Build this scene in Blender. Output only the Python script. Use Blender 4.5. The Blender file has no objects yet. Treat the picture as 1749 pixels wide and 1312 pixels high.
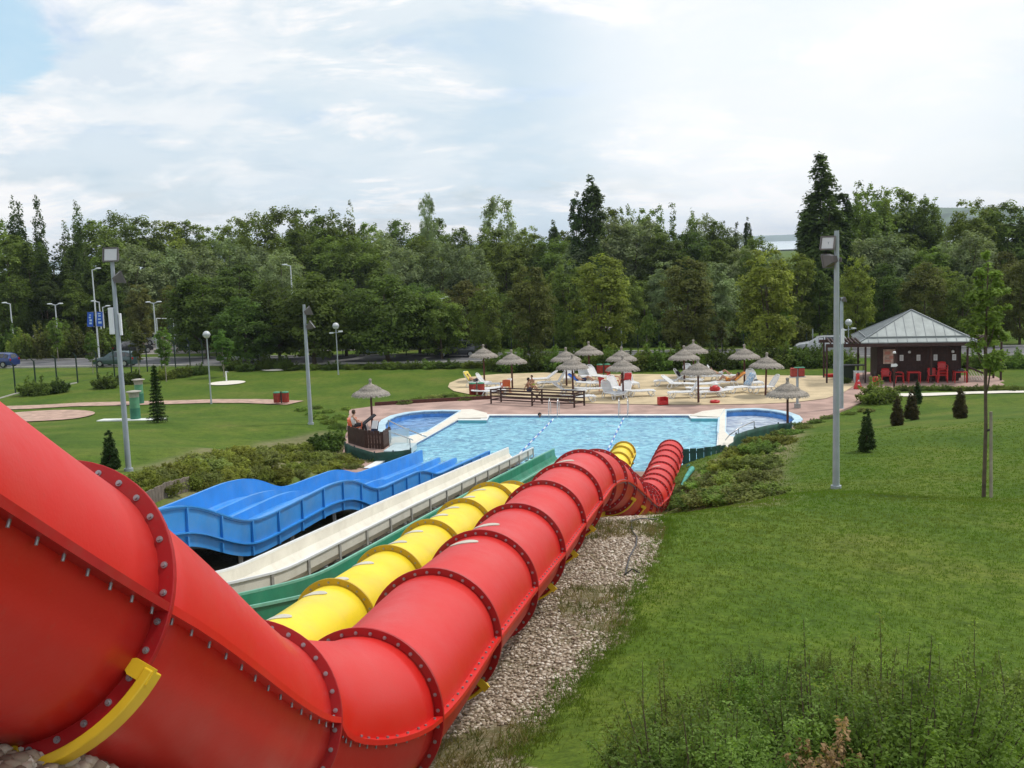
import bpy, math, random
import numpy as np
from mathutils import Matrix, Vector
random.seed(7); rng = np.random.default_rng(7)
PI = math.pi
scene = bpy.context.scene
col = scene.collection
# ------------------------------------------------------------------ camera
FPX, W0, H0, CAMZ = 1850.0, 1749.0, 1312.0, 10.0
PITCH, ROLL = -7.1, -2.0
cam_d = bpy.data.cameras.new('camera'); cam = bpy.data.objects.new('camera', cam_d); col.objects.link(cam)
cam_d.sensor_width = 36.0; cam_d.lens = FPX/W0*36.0; cam_d.clip_end = 20000; cam_d.clip_start = 0.1
MROT = Matrix.Rotation(math.radians(90+PITCH), 4, 'X') @ Matrix.Rotation(math.radians(ROLL), 4, 'Z')
cam.matrix_world = Matrix.Translation((0, 0, CAMZ)) @ MROT
scene.camera = cam
R3 = np.array(MROT.to_3x3())
def ray(px, py):
    return R3 @ np.array([(px-W0/2)/FPX, -(py-H0/2)/FPX, -1.0])
def G(px, py, z=0.0):
    d = ray(px, py); t = (z-CAMZ)/d[2]; return (float(d[0]*t), float(d[1]*t))
def onY(px, py, Y):
    d = ray(px, py); t = Y/d[1]; return np.array([d[0]*t, Y, CAMZ+d[2]*t])
def proj(p):
    v = R3.T @ (np.array(p, float)-np.array([0, 0, CAMZ])); return (W0/2+FPX*v[0]/-v[2], H0/2-FPX*v[1]/-v[2])
AZ = math.radians(12.5)
UX, UY = math.cos(AZ), -math.sin(AZ)      # lateral axis of slides / pool
VX, VY = math.sin(AZ), math.cos(AZ)       # along axis
def AL(a, l): return (a*VX+l*UX, a*VY+l*UY)
# ------------------------------------------------------------------ materials
MATS = {}
def mat(name, base, rough=0.6, var=0.0, vscale=5.0, col2=None, bump=0.0, bscale=20.0, spec=0.5, metal=0.0,
        objvar=0.0, detail=4.0, trans=0.0, contrast=None, extra=None, sheen=0.0, coat=0.0):
    if name in MATS: return MATS[name]
    m = bpy.data.materials.new(name); m.use_nodes = True; MATS[name] = m
    nt = m.node_tree; N = nt.nodes; L = nt.links
    b = N['Principled BSDF']
    b.inputs['Roughness'].default_value = rough
    b.inputs['Metallic'].default_value = metal
    b.inputs['Specular IOR Level'].default_value = spec
    if coat: b.inputs['Coat Weight'].default_value = coat
    base = tuple(base)+(1.0,)
    tc = N.new('ShaderNodeTexCoord')
    src = None
    if var or col2:
        n = N.new('ShaderNodeTexNoise'); n.inputs['Scale'].default_value = vscale; n.inputs['Detail'].default_value = detail
        L.new(tc.outputs['Object'], n.inputs['Vector'])
        r = N.new('ShaderNodeMapRange'); lo, hi = contrast or (0.35, 0.65)
        r.inputs['From Min'].default_value = lo; r.inputs['From Max'].default_value = hi
        L.new(n.outputs['Fac'], r.inputs['Value'])
        mx = N.new('ShaderNodeMix'); mx.data_type = 'RGBA'
        L.new(r.outputs['Result'], mx.inputs[0])
        if col2: c2 = tuple(col2)+(1.0,); c1 = base
        else:
            c1 = tuple(c*(1-var) for c in base[:3])+(1.0,); c2 = tuple(min(1, c*(1+var)) for c in base[:3])+(1.0,)
        mx.inputs[6].default_value = c1; mx.inputs[7].default_value = c2
        src = mx.outputs[2]
    else:
        b.inputs['Base Color'].default_value = base
    if objvar:
        oi = N.new('ShaderNodeObjectInfo')
        hs = N.new('ShaderNodeHueSaturation')
        if src: L.new(src, hs.inputs['Color'])
        else: hs.inputs['Color'].default_value = base
        mr = N.new('ShaderNodeMapRange'); mr.inputs['To Min'].default_value = 1-objvar; mr.inputs['To Max'].default_value = 1+objvar
        L.new(oi.outputs['Random'], mr.inputs['Value']); L.new(mr.outputs['Result'], hs.inputs['Value'])
        mr2 = N.new('ShaderNodeMapRange'); mr2.inputs['To Min'].default_value = 0.5-objvar*0.06; mr2.inputs['To Max'].default_value = 0.5+objvar*0.06
        ml = N.new('ShaderNodeMath'); ml.operation = 'MULTIPLY'; ml.inputs[1].default_value = 7.3
        fr = N.new('ShaderNodeMath'); fr.operation = 'FRACT'
        L.new(oi.outputs['Random'], ml.inputs[0]); L.new(ml.outputs[0], fr.inputs[0]); L.new(fr.outputs[0], mr2.inputs['Value'])
        L.new(mr2.outputs['Result'], hs.inputs['Hue'])
        src = hs.outputs['Color']
    if src: L.new(src, b.inputs['Base Color'])
    if bump:
        n2 = N.new('ShaderNodeTexNoise'); n2.inputs['Scale'].default_value = bscale; n2.inputs['Detail'].default_value = 3
        L.new(tc.outputs['Object'], n2.inputs['Vector'])
        bp = N.new('ShaderNodeBump'); bp.inputs['Strength'].default_value = bump; bp.inputs['Distance'].default_value = 0.02
        L.new(n2.outputs['Fac'], bp.inputs['Height']); L.new(bp.outputs['Normal'], b.inputs['Normal'])
    if trans:
        b.inputs['Transmission Weight'].default_value = trans
    return m
def weather(m, dust, amt=.3, sc=2.2, r0=.3, r1=.6, stretch=(1, 1, 1)):
    """dust film and scuffs: a second noise lays a dull colour over the paint and roughens it"""
    nt = m.node_tree; N = nt.nodes; L = nt.links; b = N['Principled BSDF']; tc = N.new('ShaderNodeTexCoord')
    mp = N.new('ShaderNodeMapping'); mp.inputs['Scale'].default_value = stretch; L.new(tc.outputs['Object'], mp.inputs['Vector'])
    def nz(s_, det, lo, hi, to):
        n = N.new('ShaderNodeTexNoise'); n.inputs['Scale'].default_value = s_; n.inputs['Detail'].default_value = det; n.inputs['Roughness'].default_value = .7; L.new(mp.outputs[0], n.inputs['Vector'])
        r = N.new('ShaderNodeMapRange'); r.inputs['From Min'].default_value = lo; r.inputs['From Max'].default_value = hi; r.inputs['To Max'].default_value = to; L.new(n.outputs['Fac'], r.inputs['Value']); return r.outputs['Result']
    src = b.inputs['Base Color'].links[0].from_socket if b.inputs['Base Color'].links else None
    x = N.new('ShaderNodeMix'); x.data_type = 'RGBA'; L.new(nz(sc, 9, .48, .72, amt), x.inputs[0])
    if src: L.new(src, x.inputs[6])
    else: x.inputs[6].default_value = b.inputs['Base Color'].default_value
    x.inputs[7].default_value = tuple(dust)+(1,)
    y = N.new('ShaderNodeMix'); y.data_type = 'RGBA'; L.new(nz(sc*14, 4, .60, .72, amt*1.3), y.inputs[0]); L.new(x.outputs[2], y.inputs[6]); y.inputs[7].default_value = tuple(dust)+(1,)
    L.new(y.outputs[2], b.inputs['Base Color'])
    rr_ = nz(sc*.6, 6, .35, .65, 1.0); mr = N.new('ShaderNodeMapRange'); mr.inputs['To Min'].default_value = r0; mr.inputs['To Max'].default_value = r1; L.new(rr_, mr.inputs['Value']); L.new(mr.outputs[0], b.inputs['Roughness'])
    return m
def leafmat(name, c, var=0.35, objvar=0.25, vs=0.6, tr=0.45, c2=None):
    if name in MATS: return MATS[name]
    m = mat(name, c, 0.55, var=var, vscale=vs, objvar=objvar, spec=0.10, col2=c2)
    nt = m.node_tree; N = nt.nodes; L = nt.links
    b = N['Principled BSDF']; out = N['Material Output']
    t = N.new('ShaderNodeBsdfTranslucent'); mx = N.new('ShaderNodeMixShader'); mx.inputs[0].default_value = tr
    lk = b.inputs['Base Color'].links[0].from_socket
    g = N.new('ShaderNodeMix'); g.data_type = 'RGBA'; g.blend_type = 'MULTIPLY'; g.inputs[0].default_value = 1
    L.new(lk, g.inputs[6]); g.inputs[7].default_value = (1.1, 1.15, 0.6, 1)
    L.new(g.outputs[2], t.inputs['Color'])
    L.new(b.outputs[0], mx.inputs[1]); L.new(t.outputs[0], mx.inputs[2]); L.new(mx.outputs[0], out.inputs['Surface'])
    return m
# ------------------------------------------------------------------ mesh builder
class MB:
    def __init__(s): s.v = []; s.f = []; s.sm = []
    def poly(s, pts, faces, smooth=False):
        o = len(s.v); s.v += [tuple(map(float, p)) for p in pts]
        for f in faces: s.f.append([o+i for i in f]); s.sm.append(smooth)
        return s
    def box(s, cx, cy, cz, sx, sy, sz, rz=0.0, M=None):
        P = []
        for dx in (-.5, .5):
            for dy in (-.5, .5):
                for dz in (-.5, .5):
                    x, y, z = dx*sx, dy*sy, dz*sz
                    if M is not None:
                        q = M @ Vector((x, y, z)); x, y, z = q
                    else:
                        x, y = x*math.cos(rz)-y*math.sin(rz), x*math.sin(rz)+y*math.cos(rz)
                    P.append((cx+x, cy+y, cz+z))
        return s.poly(P, [(0, 1, 3, 2), (4, 6, 7, 5), (0, 4, 5, 1), (2, 3, 7, 6), (0, 2, 6, 4), (1, 5, 7, 3)])
    def beam(s, a, b, w, h):                        # square bar between two points
        a = Vector(a); b = Vector(b); d = b-a
        if d.length < 1e-6: return s
        q = d.to_track_quat('X', 'Z').to_matrix()
        c = (a+b)/2
        return s.box(c.x, c.y, c.z, d.length, w, h, M=q)
    def tube(s, pts, rad, n=8, caps=True, closed=False):
        pts = [Vector(p) for p in pts]; m = len(pts)
        if not hasattr(rad, '__len__'): rad = [rad]*m
        rings = []; up = None
        for i, p in enumerate(pts):
            if closed: t = pts[(i+1) % m]-pts[i-1]
            else: t = pts[min(i+1, m-1)]-pts[max(i-1, 0)]
            if t.length < 1e-9: t = Vector((0, 0, 1))
            t.normalize()
            if up is None: up = Vector((0, 0, 1)) if abs(t.z) < .9 else Vector((1, 0, 0))
            u = t.cross(up)
            if u.length < 1e-6: u = t.cross(Vector((0, 1, 0)))
            u.normalize(); w = u.cross(t); up = w
            rings.append([p+(u*math.cos(2*PI*k/n)+w*math.sin(2*PI*k/n))*rad[i] for k in range(n)])
        P = [q for r in rings for q in r]; F = []
        for i in range(m if closed else m-1):
            j = (i+1) % m
            for k in range(n):
                F.append((i*n+k, i*n+(k+1) % n, j*n+(k+1) % n, j*n+k))
        s.poly(P, F, True)
        if caps and not closed:
            s.poly(rings[0], [list(range(n))[::-1]]); s.poly(rings[-1], [list(range(n))])
        return s
    def lathe(s, prof, n=16, c=(0, 0, 0), smooth=True, wob=0.0):
        P = []; F = []
        for r, z in prof:
            for k in range(n):
                rr = r*(1+wob*random.uniform(-1, 1)); a = 2*PI*k/n
                P.append((c[0]+rr*math.cos(a), c[1]+rr*math.sin(a), c[2]+z))
        m = len(prof)
        for i in range(m-1):
            for k in range(n): F.append((i*n+k, i*n+(k+1) % n, (i+1)*n+(k+1) % n, (i+1)*n+k))
        return s.poly(P, F, smooth)
    def sphere(s, c, r, n=12, sz=1.0, sx=1.0, sy=1.0):
        prof = [(max(1e-4, r*math.sin(PI*i/(n//2+2))), -r*sz*math.cos(PI*i/(n//2+2))) for i in range(n//2+3)]
        o = len(s.v); s.lathe(prof, n, c)
        if sx != 1 or sy != 1:
            for i in range(o, len(s.v)):
                x, y, z = s.v[i]; s.v[i] = (c[0]+(x-c[0])*sx, c[1]+(y-c[1])*sy, z)
        return s
    def sheet(s, poly2, z, thick=0.0):
        n = len(poly2); P = [(x, y, z) for x, y in poly2]
        s.poly(P, [list(range(n))])
        if thick:
            Q = P+[(x, y, z-thick) for x, y in poly2]
            s.poly(Q, [(i, i+n, (i+1) % n+n, (i+1) % n) for i in range(n)])
        return s
    def prism(s, prof, axis_pts):                   # sweep closed 2D (l,h) profile along list of (origin, lateral vec, up vec)
        m = len(prof); P = []; F = []
        for o, l, u in axis_pts:
            for a, h in prof: P.append((o[0]+l[0]*a+u[0]*h, o[1]+l[1]*a+u[1]*h, o[2]+l[2]*a+u[2]*h))
        for i in range(len(axis_pts)-1):
            for k in range(m): F.append((i*m+k, i*m+(k+1) % m, (i+1)*m+(k+1) % m, (i+1)*m+k))
        F.append(list(range(m))[::-1]); F.append([(len(axis_pts)-1)*m+k for k in range(m)])
        return s.poly(P, F)
    def build(s, name, m, parent=None, loc=None, bevel=0.0, mode=None):
        me = bpy.data.meshes.new(name); me.from_pydata(s.v, [], s.f)
        me.polygons.foreach_set('use_smooth', s.sm)
        if m: me.materials.append(m)
        me.update()
        o = bpy.data.objects.new(name, me); col.objects.link(o)
        if parent: o.parent = parent
        if loc: o.location = loc
        if bevel:
            bm = o.modifiers.new('bevel', 'BEVEL'); bm.width = bevel; bm.segments = 2; bm.limit_method = 'ANGLE'
        return o
def tag(o, label=None, cat=None, group=None, kind=None):
    if label: o['label'] = label
    if cat: o['category'] = cat
    if group: o['group'] = group
    if kind: o['kind'] = kind
    return o
def thing(name, label, cat, loc=(0, 0, 0), rz=0.0, group=None):
    o = bpy.data.objects.new(name, None); col.objects.link(o); o.empty_display_size = .2
    o.location = loc; o.rotation_euler = (0, 0, rz); return tag(o, label, cat, group)
def copy_tree(o, parent=None):
    c = o.copy(); col.objects.link(c); c.parent = parent
    for ch in KIDS(o): copy_tree(ch, c)
    return c
def KIDS(o): return list(o.children)
def place(proto, used, loc, rz=0.0, scale=1.0, label=None, group=None):
    """first call moves the prototype itself, later calls copy it with its parts"""
    o = copy_tree(proto) if used.get(proto.name) else proto
    used[proto.name] = True
    o.location = loc; o.rotation_euler = (0, 0, rz)
    o.scale = (scale,)*3 if not hasattr(scale, '__len__') else scale
    if label: o['label'] = label
    if group: o['group'] = group
    return o
USED = {}
# ------------------------------------------------------------------ terrain
CP = [(-2.5, 3, 8.5), (0, 0, 8.3), (0, -10, 8.5), (-12, -10, 9), (12, -10, 8.0), (2, 3, 7.5), (-2.2, 4.35, 7.85), (-1.8, 6.5, 6.42), (-1.2, 7.9, 5.86), (0.1, 13.6, 5.42),
      (1.25, 19.5, 5.0), (3.0, 13, 5.3), (3.4, 19, 4.8), (3.4, 22, 4.36), (1.95, 22, 4.38), (-2.6, 13, 4.7), (-0.6, 20.8, 4.25), (-4.8, 18, 3.4), (-6, 22, 2.6),
      (-8.5, 24, 2.75), (-5, 13, 4.4), (-9, 14, 4.6), (-6, 8, 6.0), (-8.4, 28, 2.2), (-5.5, 28, 2.0), (-2.5, 28, 1.9), (-7.6, 33, 1.5), (-3, 35, .95), (-6.5, 40, .5), (-2, 42, .2), (1, 30, 1.8), (2.9, 24, 3.72), (3.2, 26, 3.1), (3.6, 28, 2.45), (4.0, 30.5, 1.75), (2.6, 27, 2.5),
      (2.5, 36, .75), (4.5, 36, .6), (5, 43, .1), (0, 48, -.2), (6, 48, -.1), (-4.5, 45, -.2), (-7, 43.5, .0), (-2, 46, -.25), (-6, 47, -.15), (-8.6, 41, .9), (-5.8, 36.5, .85), 
      (5, 24, 4.05), (9, 30, 2.95), (12, 27, 3.35), (12.6, 38, 2.35), (16.5, 46, 1.8), (21, 50, 1.45), (31.7, 62, .6), (26, 60, .3), (19, 58, .15), (10, 44, 1.7), (8, 38, 2.2), (7, 42, 1.3), (8, 46, .7), (10, 51, .15), (13, 54, .15),
      (6.6, 32, 2.5), (5, 31, 2.3), (7, 27, 3.5), (6, 12, 5.0), (10, 16, 4.5), (5, 6, 6.5), (12, 10, 5.2), (20, 20, 4.2), (25, 35, 3.0), (35, 50, 1.8), (40, 25, 4), (60, 60, 1),
      (-14, 37, 2.8), (-11, 31, 3.3), (-10, 36, 2.75), (-9.6, 42, 1.95), (-9.2, 49, .4), (-10, 54, .15), (-12, 61, .3), (-21, 60, 1.0), (-30, 64, .7), (-20, 50, 2.0), (-30, 45, 2.2), (-14, 48, 1.5), (-22, 35, 3.3), (-14, 72, .0), (-30, 75, .0),
      (-45, 60, .8), (-45, 30, 3), (-50, 80, 0), (0, 66, -.1), (10, 66, -.1), (20, 70, 0), (0, 80, 0), (30, 80, 0), (60, 90, 0), (-20, 90, 0)]
_C = np.array(CP, float)
def _k(r2): return 0.5*r2*np.log(r2+1e-9)
def _fit():
    n = len(_C); A = np.zeros((n+3, n+3)); d2 = ((_C[:, None, :2]-_C[None, :, :2])**2).sum(2)
    A[:n, :n] = _k(d2)+np.eye(n)*.6
    A[:n, n:] = np.c_[np.ones(n), _C[:, :2]]; A[n:, :n] = A[:n, n:].T
    return np.linalg.solve(A, np.r_[_C[:, 2], 0, 0, 0])
_W = _fit()
def smooth(x, a, b):
    t = np.clip((x-a)/(b-a), 0, 1); return t*t*(3-2*t)
def gzv(X, Y):
    X = np.asarray(X, float); Y = np.asarray(Y, float)
    Xc = np.clip(X, -60, 62); Yc = np.clip(Y, -12, 92)
    s = Xc.shape; x = Xc.ravel(); y = Yc.ravel()
    z = _W[-3]+_W[-2]*x+_W[-1]*y
    for (cx, cy, _), w in zip(_C, _W[:-3]): z = z+w*_k((x-cx)**2+(y-cy)**2)
    z = z.reshape(s)
    f = smooth(Y-0.0*X, 60, 80); z = z*(1-f)
    return z+0.05*np.sin(X*.9+1)*np.cos(Y*.7)*(1-f)
def gz(x, y): return float(gzv(np.array([x]), np.array([y]))[0])
def hit(px, py):
    d = ray(px, py); t = 3.0
    for _ in range(4000):
        x, y, z = d[0]*t, d[1]*t, CAMZ+d[2]*t
        h = gz(x, y)
        if z < h+1e-3: return (x, y, h)
        t += max(.02, (z-h)*.4)
    return (x, y, 0.0)
def inpoly(X, Y, P):
    X = np.asarray(X); Y = np.asarray(Y); r = np.zeros(X.shape, bool); n = len(P)
    for i in range(n):
        x1, y1 = P[i]; x2, y2 = P[(i+1) % n]
        c = ((y1 > Y) != (y2 > Y)) & (X < (x2-x1)*(Y-y1)/((y2-y1) if y2 != y1 else 1e-9)+x1)
        r ^= c
    return r
def grow(P, d):
    cx = sum(p[0] for p in P)/len(P); cy = sum(p[1] for p in P)/len(P)
    return [(cx+(x-cx)*(1+d/max(1e-6, math.hypot(x-cx, y-cy))), cy+(y-cy)*(1+d/max(1e-6, math.hypot(x-cx, y-cy)))) for x, y in P]
def arc(c, rx, ry, a0, a1, n, rot=0.0):
    out = []
    for i in range(n):
        a = math.radians(a0+(a1-a0)*i/(n-1)); x, y = rx*math.cos(a), ry*math.sin(a)
        out.append((c[0]+x*math.cos(rot)-y*math.sin(rot), c[1]+x*math.sin(rot)+y*math.cos(rot)))
    return out
# ------------------------------------------------------------------ setting
M_deck = mat('red_paving', (.36, .24, .20), .9, var=.22, vscale=.8, bump=.2, bscale=9)
M_white = mat('white_coping', (.68, .70, .68), .6, var=.10, vscale=2)
M_sand = mat('sand', (.50, .40, .25), .95, var=.18, vscale=.7, bump=.8, bscale=3, detail=8)
M_asph = mat('asphalt', (.115, .115, .12), .95, var=.2, vscale=.5, bump=.2)
M_lot = mat('pale_asphalt', (.22, .20, .19), .95, var=.2, vscale=.3)
M_poolblue = mat('pool_tiles', (.06, .22, .56), .35, var=.15, vscale=3)
M_floor = mat('pool_floor_tiles', (.18, .50, .72), .5, var=.15, vscale=.8)
M_lav = mat('sky_tinted_pool_floor', (.45, .55, .70), .5, var=.1, vscale=1)  # lavender of the reflected sky painted into the right pool's floor
M_path = mat('path_gravel', (.40, .27, .21), .95, var=.2, vscale=2)
def ground_material():
    m = bpy.data.materials.new('lawn_and_gravel'); m.use_nodes = True; nt = m.node_tree; N = nt.nodes; L = nt.links
    b = N['Principled BSDF']; b.inputs['Roughness'].default_value = .95; b.inputs['Specular IOR Level'].default_value = .15
    tc = N.new('ShaderNodeTexCoord')
    def noise(sc, det=4, rough=.5):
        n = N.new('ShaderNodeTexNoise'); n.inputs['Scale'].default_value = sc; n.inputs['Detail'].default_value = det
        n.inputs['Roughness'].default_value = rough; L.new(tc.outputs['Object'], n.inputs['Vector']); return n.outputs['Fac']
    def ramp(f, stops):
        r = N.new('ShaderNodeValToRGB'); e = r.color_ramp.elements
        e[0].position, e[0].color = stops[0][0], stops[0][1]+(1,); e[1].position, e[1].color = stops[-1][0], stops[-1][1]+(1,)
        for p, c in stops[1:-1]:
            q = e.new(p); q.color = c+(1,)
        L.new(f, r.inputs['Fac']); return r.outputs['Color']
    def mix(f, a, b_, mode='MIX', fv=None):
        x = N.new('ShaderNodeMix'); x.data_type = 'RGBA'; x.blend_type = mode
        if fv is not None: x.inputs[0].default_value = fv
        else: L.new(f, x.inputs[0])
        L.new(a, x.inputs[6]); L.new(b_, x.inputs[7]); return x.outputs[2]
    g1 = ramp(noise(.22, 6, .6), [(.3, (.048, .095, .009)), (.46, (.066, .116, .011)), (.58, (.088, .130, .016)), (.72, (.118, .136, .030))])
    g2 = ramp(noise(2.3, 6, .7), [(.3, (.62, .66, .55)), (.5, (1.0, 1.0, .98)), (.74, (1.35, 1.22, 1.3))])
    g3 = ramp(noise(13, 5, .75), [(.3, (.55, .58, .55)), (.7, (1.42, 1.38, 1.25))])
    grass = mix(None, mix(None, g1, g2, 'MULTIPLY', 1), g3, 'MULTIPLY', 1)
    vo = N.new('ShaderNodeTexVoronoi'); vo.inputs['Scale'].default_value = 24; L.new(tc.outputs['Object'], vo.inputs['Vector'])
    sep = N.new('ShaderNodeSeparateColor'); L.new(vo.outputs['Color'], sep.inputs['Color'])
    st = ramp(sep.outputs[0], [(0, (.17, .125, .085)), (.35, (.35, .28, .205)), (.7, (.50, .42, .33)), (1, (.64, .57, .48))])
    dk = ramp(vo.outputs['Distance'], [(.25, (1, 1, 1)), (.7, (.35, .33, .3))])
    stones = mix(None, st, dk, 'MULTIPLY', 1)
    weeds = ramp(noise(.7, 5, .65), [(.46, (0, 0, 0)), (.58, (1, 1, 1))])
    wcol = ramp(noise(9, 4), [(.3, (.09, .10, .035)), (.7, (.20, .165, .085))])
    wm = N.new('ShaderNodeMath'); wm.operation = 'MULTIPLY'; wm.inputs[1].default_value = .75; L.new(weeds, wm.inputs[0])
    gravel = mix(wm.outputs[0], stones, wcol)
    at = N.new('ShaderNodeAttribute'); at.attribute_name = 'gravel'
    ed = N.new('ShaderNodeMath'); ed.operation = 'MULTIPLY_ADD'; ed.inputs[1].default_value = .9; ed.inputs[2].default_value = -.45
    L.new(noise(2.6, 5, .7), ed.inputs[0])
    ad = N.new('ShaderNodeMath'); ad.operation = 'ADD'; L.new(at.outputs['Fac'], ad.inputs[0]); L.new(ed.outputs[0], ad.inputs[1])
    mr = N.new('ShaderNodeMapRange'); mr.inputs['From Min'].default_value = .42; mr.inputs['From Max'].default_value = .58; L.new(ad.outputs[0], mr.inputs['Value'])
    a2 = N.new('ShaderNodeAttribute'); a2.attribute_name = 'dirt'
    soil = ramp(noise(1.8, 6, .7), [(.3, (.15, .12, .075)), (.7, (.36, .28, .19))])
    c = mix(mr.outputs[0], grass, gravel); c = mix(a2.outputs['Fac'], c, soil)
    L.new(c, b.inputs['Base Color'])
    bp = N.new('ShaderNodeBump'); bp.inputs['Strength'].default_value = .6; bp.inputs['Distance'].default_value = .04
    L.new(noise(9, 5, .7), bp.inputs['Height']); L.new(bp.outputs['Normal'], b.inputs['Normal'])
    return m
M_ground = ground_material()
def isect(p, d, q, e):                              # p+t d meets q+s e in 2D
    t = ((q[0]-p[0])*e[1]-(q[1]-p[1])*e[0])/(d[0]*e[1]-d[1]*e[0]); return (p[0]+t*d[0], p[1]+t*d[1])
nearp = G(1080, 806)
ml0, ml1 = G(781, 719), G(696, 767)
NL = isect(ml0, (ml1[0]-ml0[0], ml1[1]-ml0[1]), nearp, (UX, UY)); mr1 = G(1226, 768); NR = isect(mr1, (VX, VY), nearp, (UX, UY))
MAIN = [NL, ml0, G(832, 719), G(836, 711), G(1176, 711), G(1180, 716), G(1228, 716), NR]
LEFT = [G(*p) for p in [(784, 704), (728, 739), (700, 746), (669, 748), (660, 738), (658, 727), (664, 719), (678, 712), (700, 707), (725, 704.5), (755, 703.5)]]
RIGHT = [G(*p) for p in [(1241, 703), (1262, 701.5), (1290, 701), (1315, 703), (1337, 707), (1352, 712.5), (1357, 718), (1350, 725), (1325, 733), (1290, 741), (1262, 747), (1246, 745), (1239, 738)]]
DECK = [G(*p) for p in [(585, 776), (597, 700), (640, 694), (700, 690), (770, 686), (838, 682), (850, 660), (1400, 655), (1450, 634), (1560, 640), (1700, 643), (1722, 655), (1700, 663), (1620, 667), (1500, 671),
                        (1487, 682), (1430, 704), (1398, 716), (1375, 726), (1352, 738), (1300, 752), (1262, 768), (1240, 790)]]+[(NR[0]+.9, NR[1]-1.2), (NL[0]-1.2, NL[1]-.9)]
SAND = [G(*p) for p in [(765, 662), (768, 655), (785, 648), (815, 643), (850, 640), (930, 637.5), (1000, 640), (1100, 640), (1200, 641), (1300, 642), (1420, 643), (1452, 647), (1462, 658), (1440, 672), (1410, 682), (1360, 688), (1300, 691),
                        (1200, 692.5), (1100, 692), (1000, 690), (960, 686), (900, 680), (846, 678), (800, 674), (775, 669)]]
GRAV = [hit(*p)[:2] for p in [(1128, 884), (1138, 905), (1110, 972), (1076, 1025), (1066, 1080), (1020, 1129), (972, 1180), (931, 1239), (870, 1300)]]
GRAV += [(.9, 5), (.2, 2.5), (-2, 2), (-7, 4), (-10, 12), (-10.6, 24), (-9.5, 34), (-7, 46), (-5, 47.5), (4, 47.5), (5.6, 44), (5.0, 36), (4.2, 30), (3.6, 25)]
def axis_vals(lo, hi, s, a, b, fine):
    v = list(np.arange(a, b, fine)); x = a; st = fine
    while x > lo: st *= 1.25; x -= st; v.insert(0, x)
    x = v[-1]; st = fine
    while x < hi: st *= 1.25; x += st; v.append(x)
    return np.array(v)
xs = axis_vals(-9000, 12000, 0, -24, 26, .4); ys = axis_vals(-300, 14000, 0, -2, 74, .4)
Xg, Yg = np.meshgrid(xs, ys); Zg = gzv(Xg, Yg)
inD = inpoly(Xg, Yg, DECK); Zg = np.where(inD, np.minimum(Zg, -.14), Zg)
for Pp in (MAIN, LEFT, RIGHT): Zg = np.where(inpoly(Xg, Yg, grow(Pp, .7)) & inD, -2.5, Zg)
Zg = np.where(Yg > 700, Zg-2.0*smooth(Yg, 700, 1000), Zg)
GRs = np.zeros(Xg.shape); k5 = [(-.45, 0), (.45, 0), (0, .45), (0, -.45), (0, 0)]
for dx, dy in k5: GRs += inpoly(Xg+dx, Yg+dy, GRAV)/5.0
DT = np.zeros(Xg.shape)
DP = [AL(20, -16.6), AL(48.6, -16.6), AL(48.6, -7.6), AL(20, -7.6)]
BED = [hit(*p)[:2] for p in [(1310, 862), (1345, 850), (1330, 800), (1352, 770), (1372, 735), (1340, 742), (1250, 770), (1130, 870), (1240, 870)]]
BED2 = [hit(*p)[:2] for p in [(230, 800), (330, 772), (450, 755), (560, 735), (590, 760), (700, 775), (560, 800), (300, 870)]]
for dx, dy in k5: DT += inpoly(Xg+dx, Yg+dy, DP)*.07+inpoly(Xg+dx, Yg+dy, BED)*.14+inpoly(Xg+dx, Yg+dy, BED2)*.1
ny, nx = Xg.shape
me = bpy.data.meshes.new('ground')
V = np.stack([Xg, Yg, Zg], -1).reshape(-1, 3)
idx = np.arange(ny*nx).reshape(ny, nx)
Fq = np.stack([idx[:-1, :-1], idx[:-1, 1:], idx[1:, 1:], idx[1:, :-1]], -1).reshape(-1, 4)
def np_mesh(name, V, F, m, smoothed=False):
    me = bpy.data.meshes.new(name); nf, k = F.shape
    me.vertices.add(len(V)); me.vertices.foreach_set('co', np.ascontiguousarray(V, dtype=np.float32).ravel())
    me.loops.add(nf*k); me.loops.foreach_set('vertex_index', np.ascontiguousarray(F, dtype=np.int32).ravel())
    me.polygons.add(nf); me.polygons.foreach_set('loop_start', np.arange(0, nf*k, k, dtype=np.int32))
    me.polygons.foreach_set('use_smooth', np.full(nf, smoothed))
    if m: me.materials.append(m)
    me.update(calc_edges=True); return me
me = np_mesh('ground', V, Fq, M_ground, True)
for nm, arr in (('gravel', GRs), ('dirt', DT)):
    a = me.attributes.new(nm, 'FLOAT', 'POINT'); a.data.foreach_set('value', np.ascontiguousarray(np.clip(arr, 0, 1), dtype=np.float32).ravel())
o = bpy.data.objects.new('ground', me); col.objects.link(o); tag(o, kind='structure')
def struct(o): return tag(o, kind='structure')
from mathutils.geometry import tessellate_polygon
def holed(name, outer, holes, z, m):
    polys = [[Vector((x, y, 0)) for x, y in P] for P in [outer]+holes]
    tr = tessellate_polygon(polys); fl = [p for P in polys for p in P]
    mb = MB(); mb.poly([(p.x, p.y, z) for p in fl], [tuple(t) for t in tr])
    n = len(outer); mb.poly([(x, y, z) for x, y in outer]+[(x, y, z-.35) for x, y in outer], [(i, (i+1) % n, (i+1) % n+n, i+n) for i in range(n)])
    ob = mb.build(name, m)
    return ob
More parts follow.
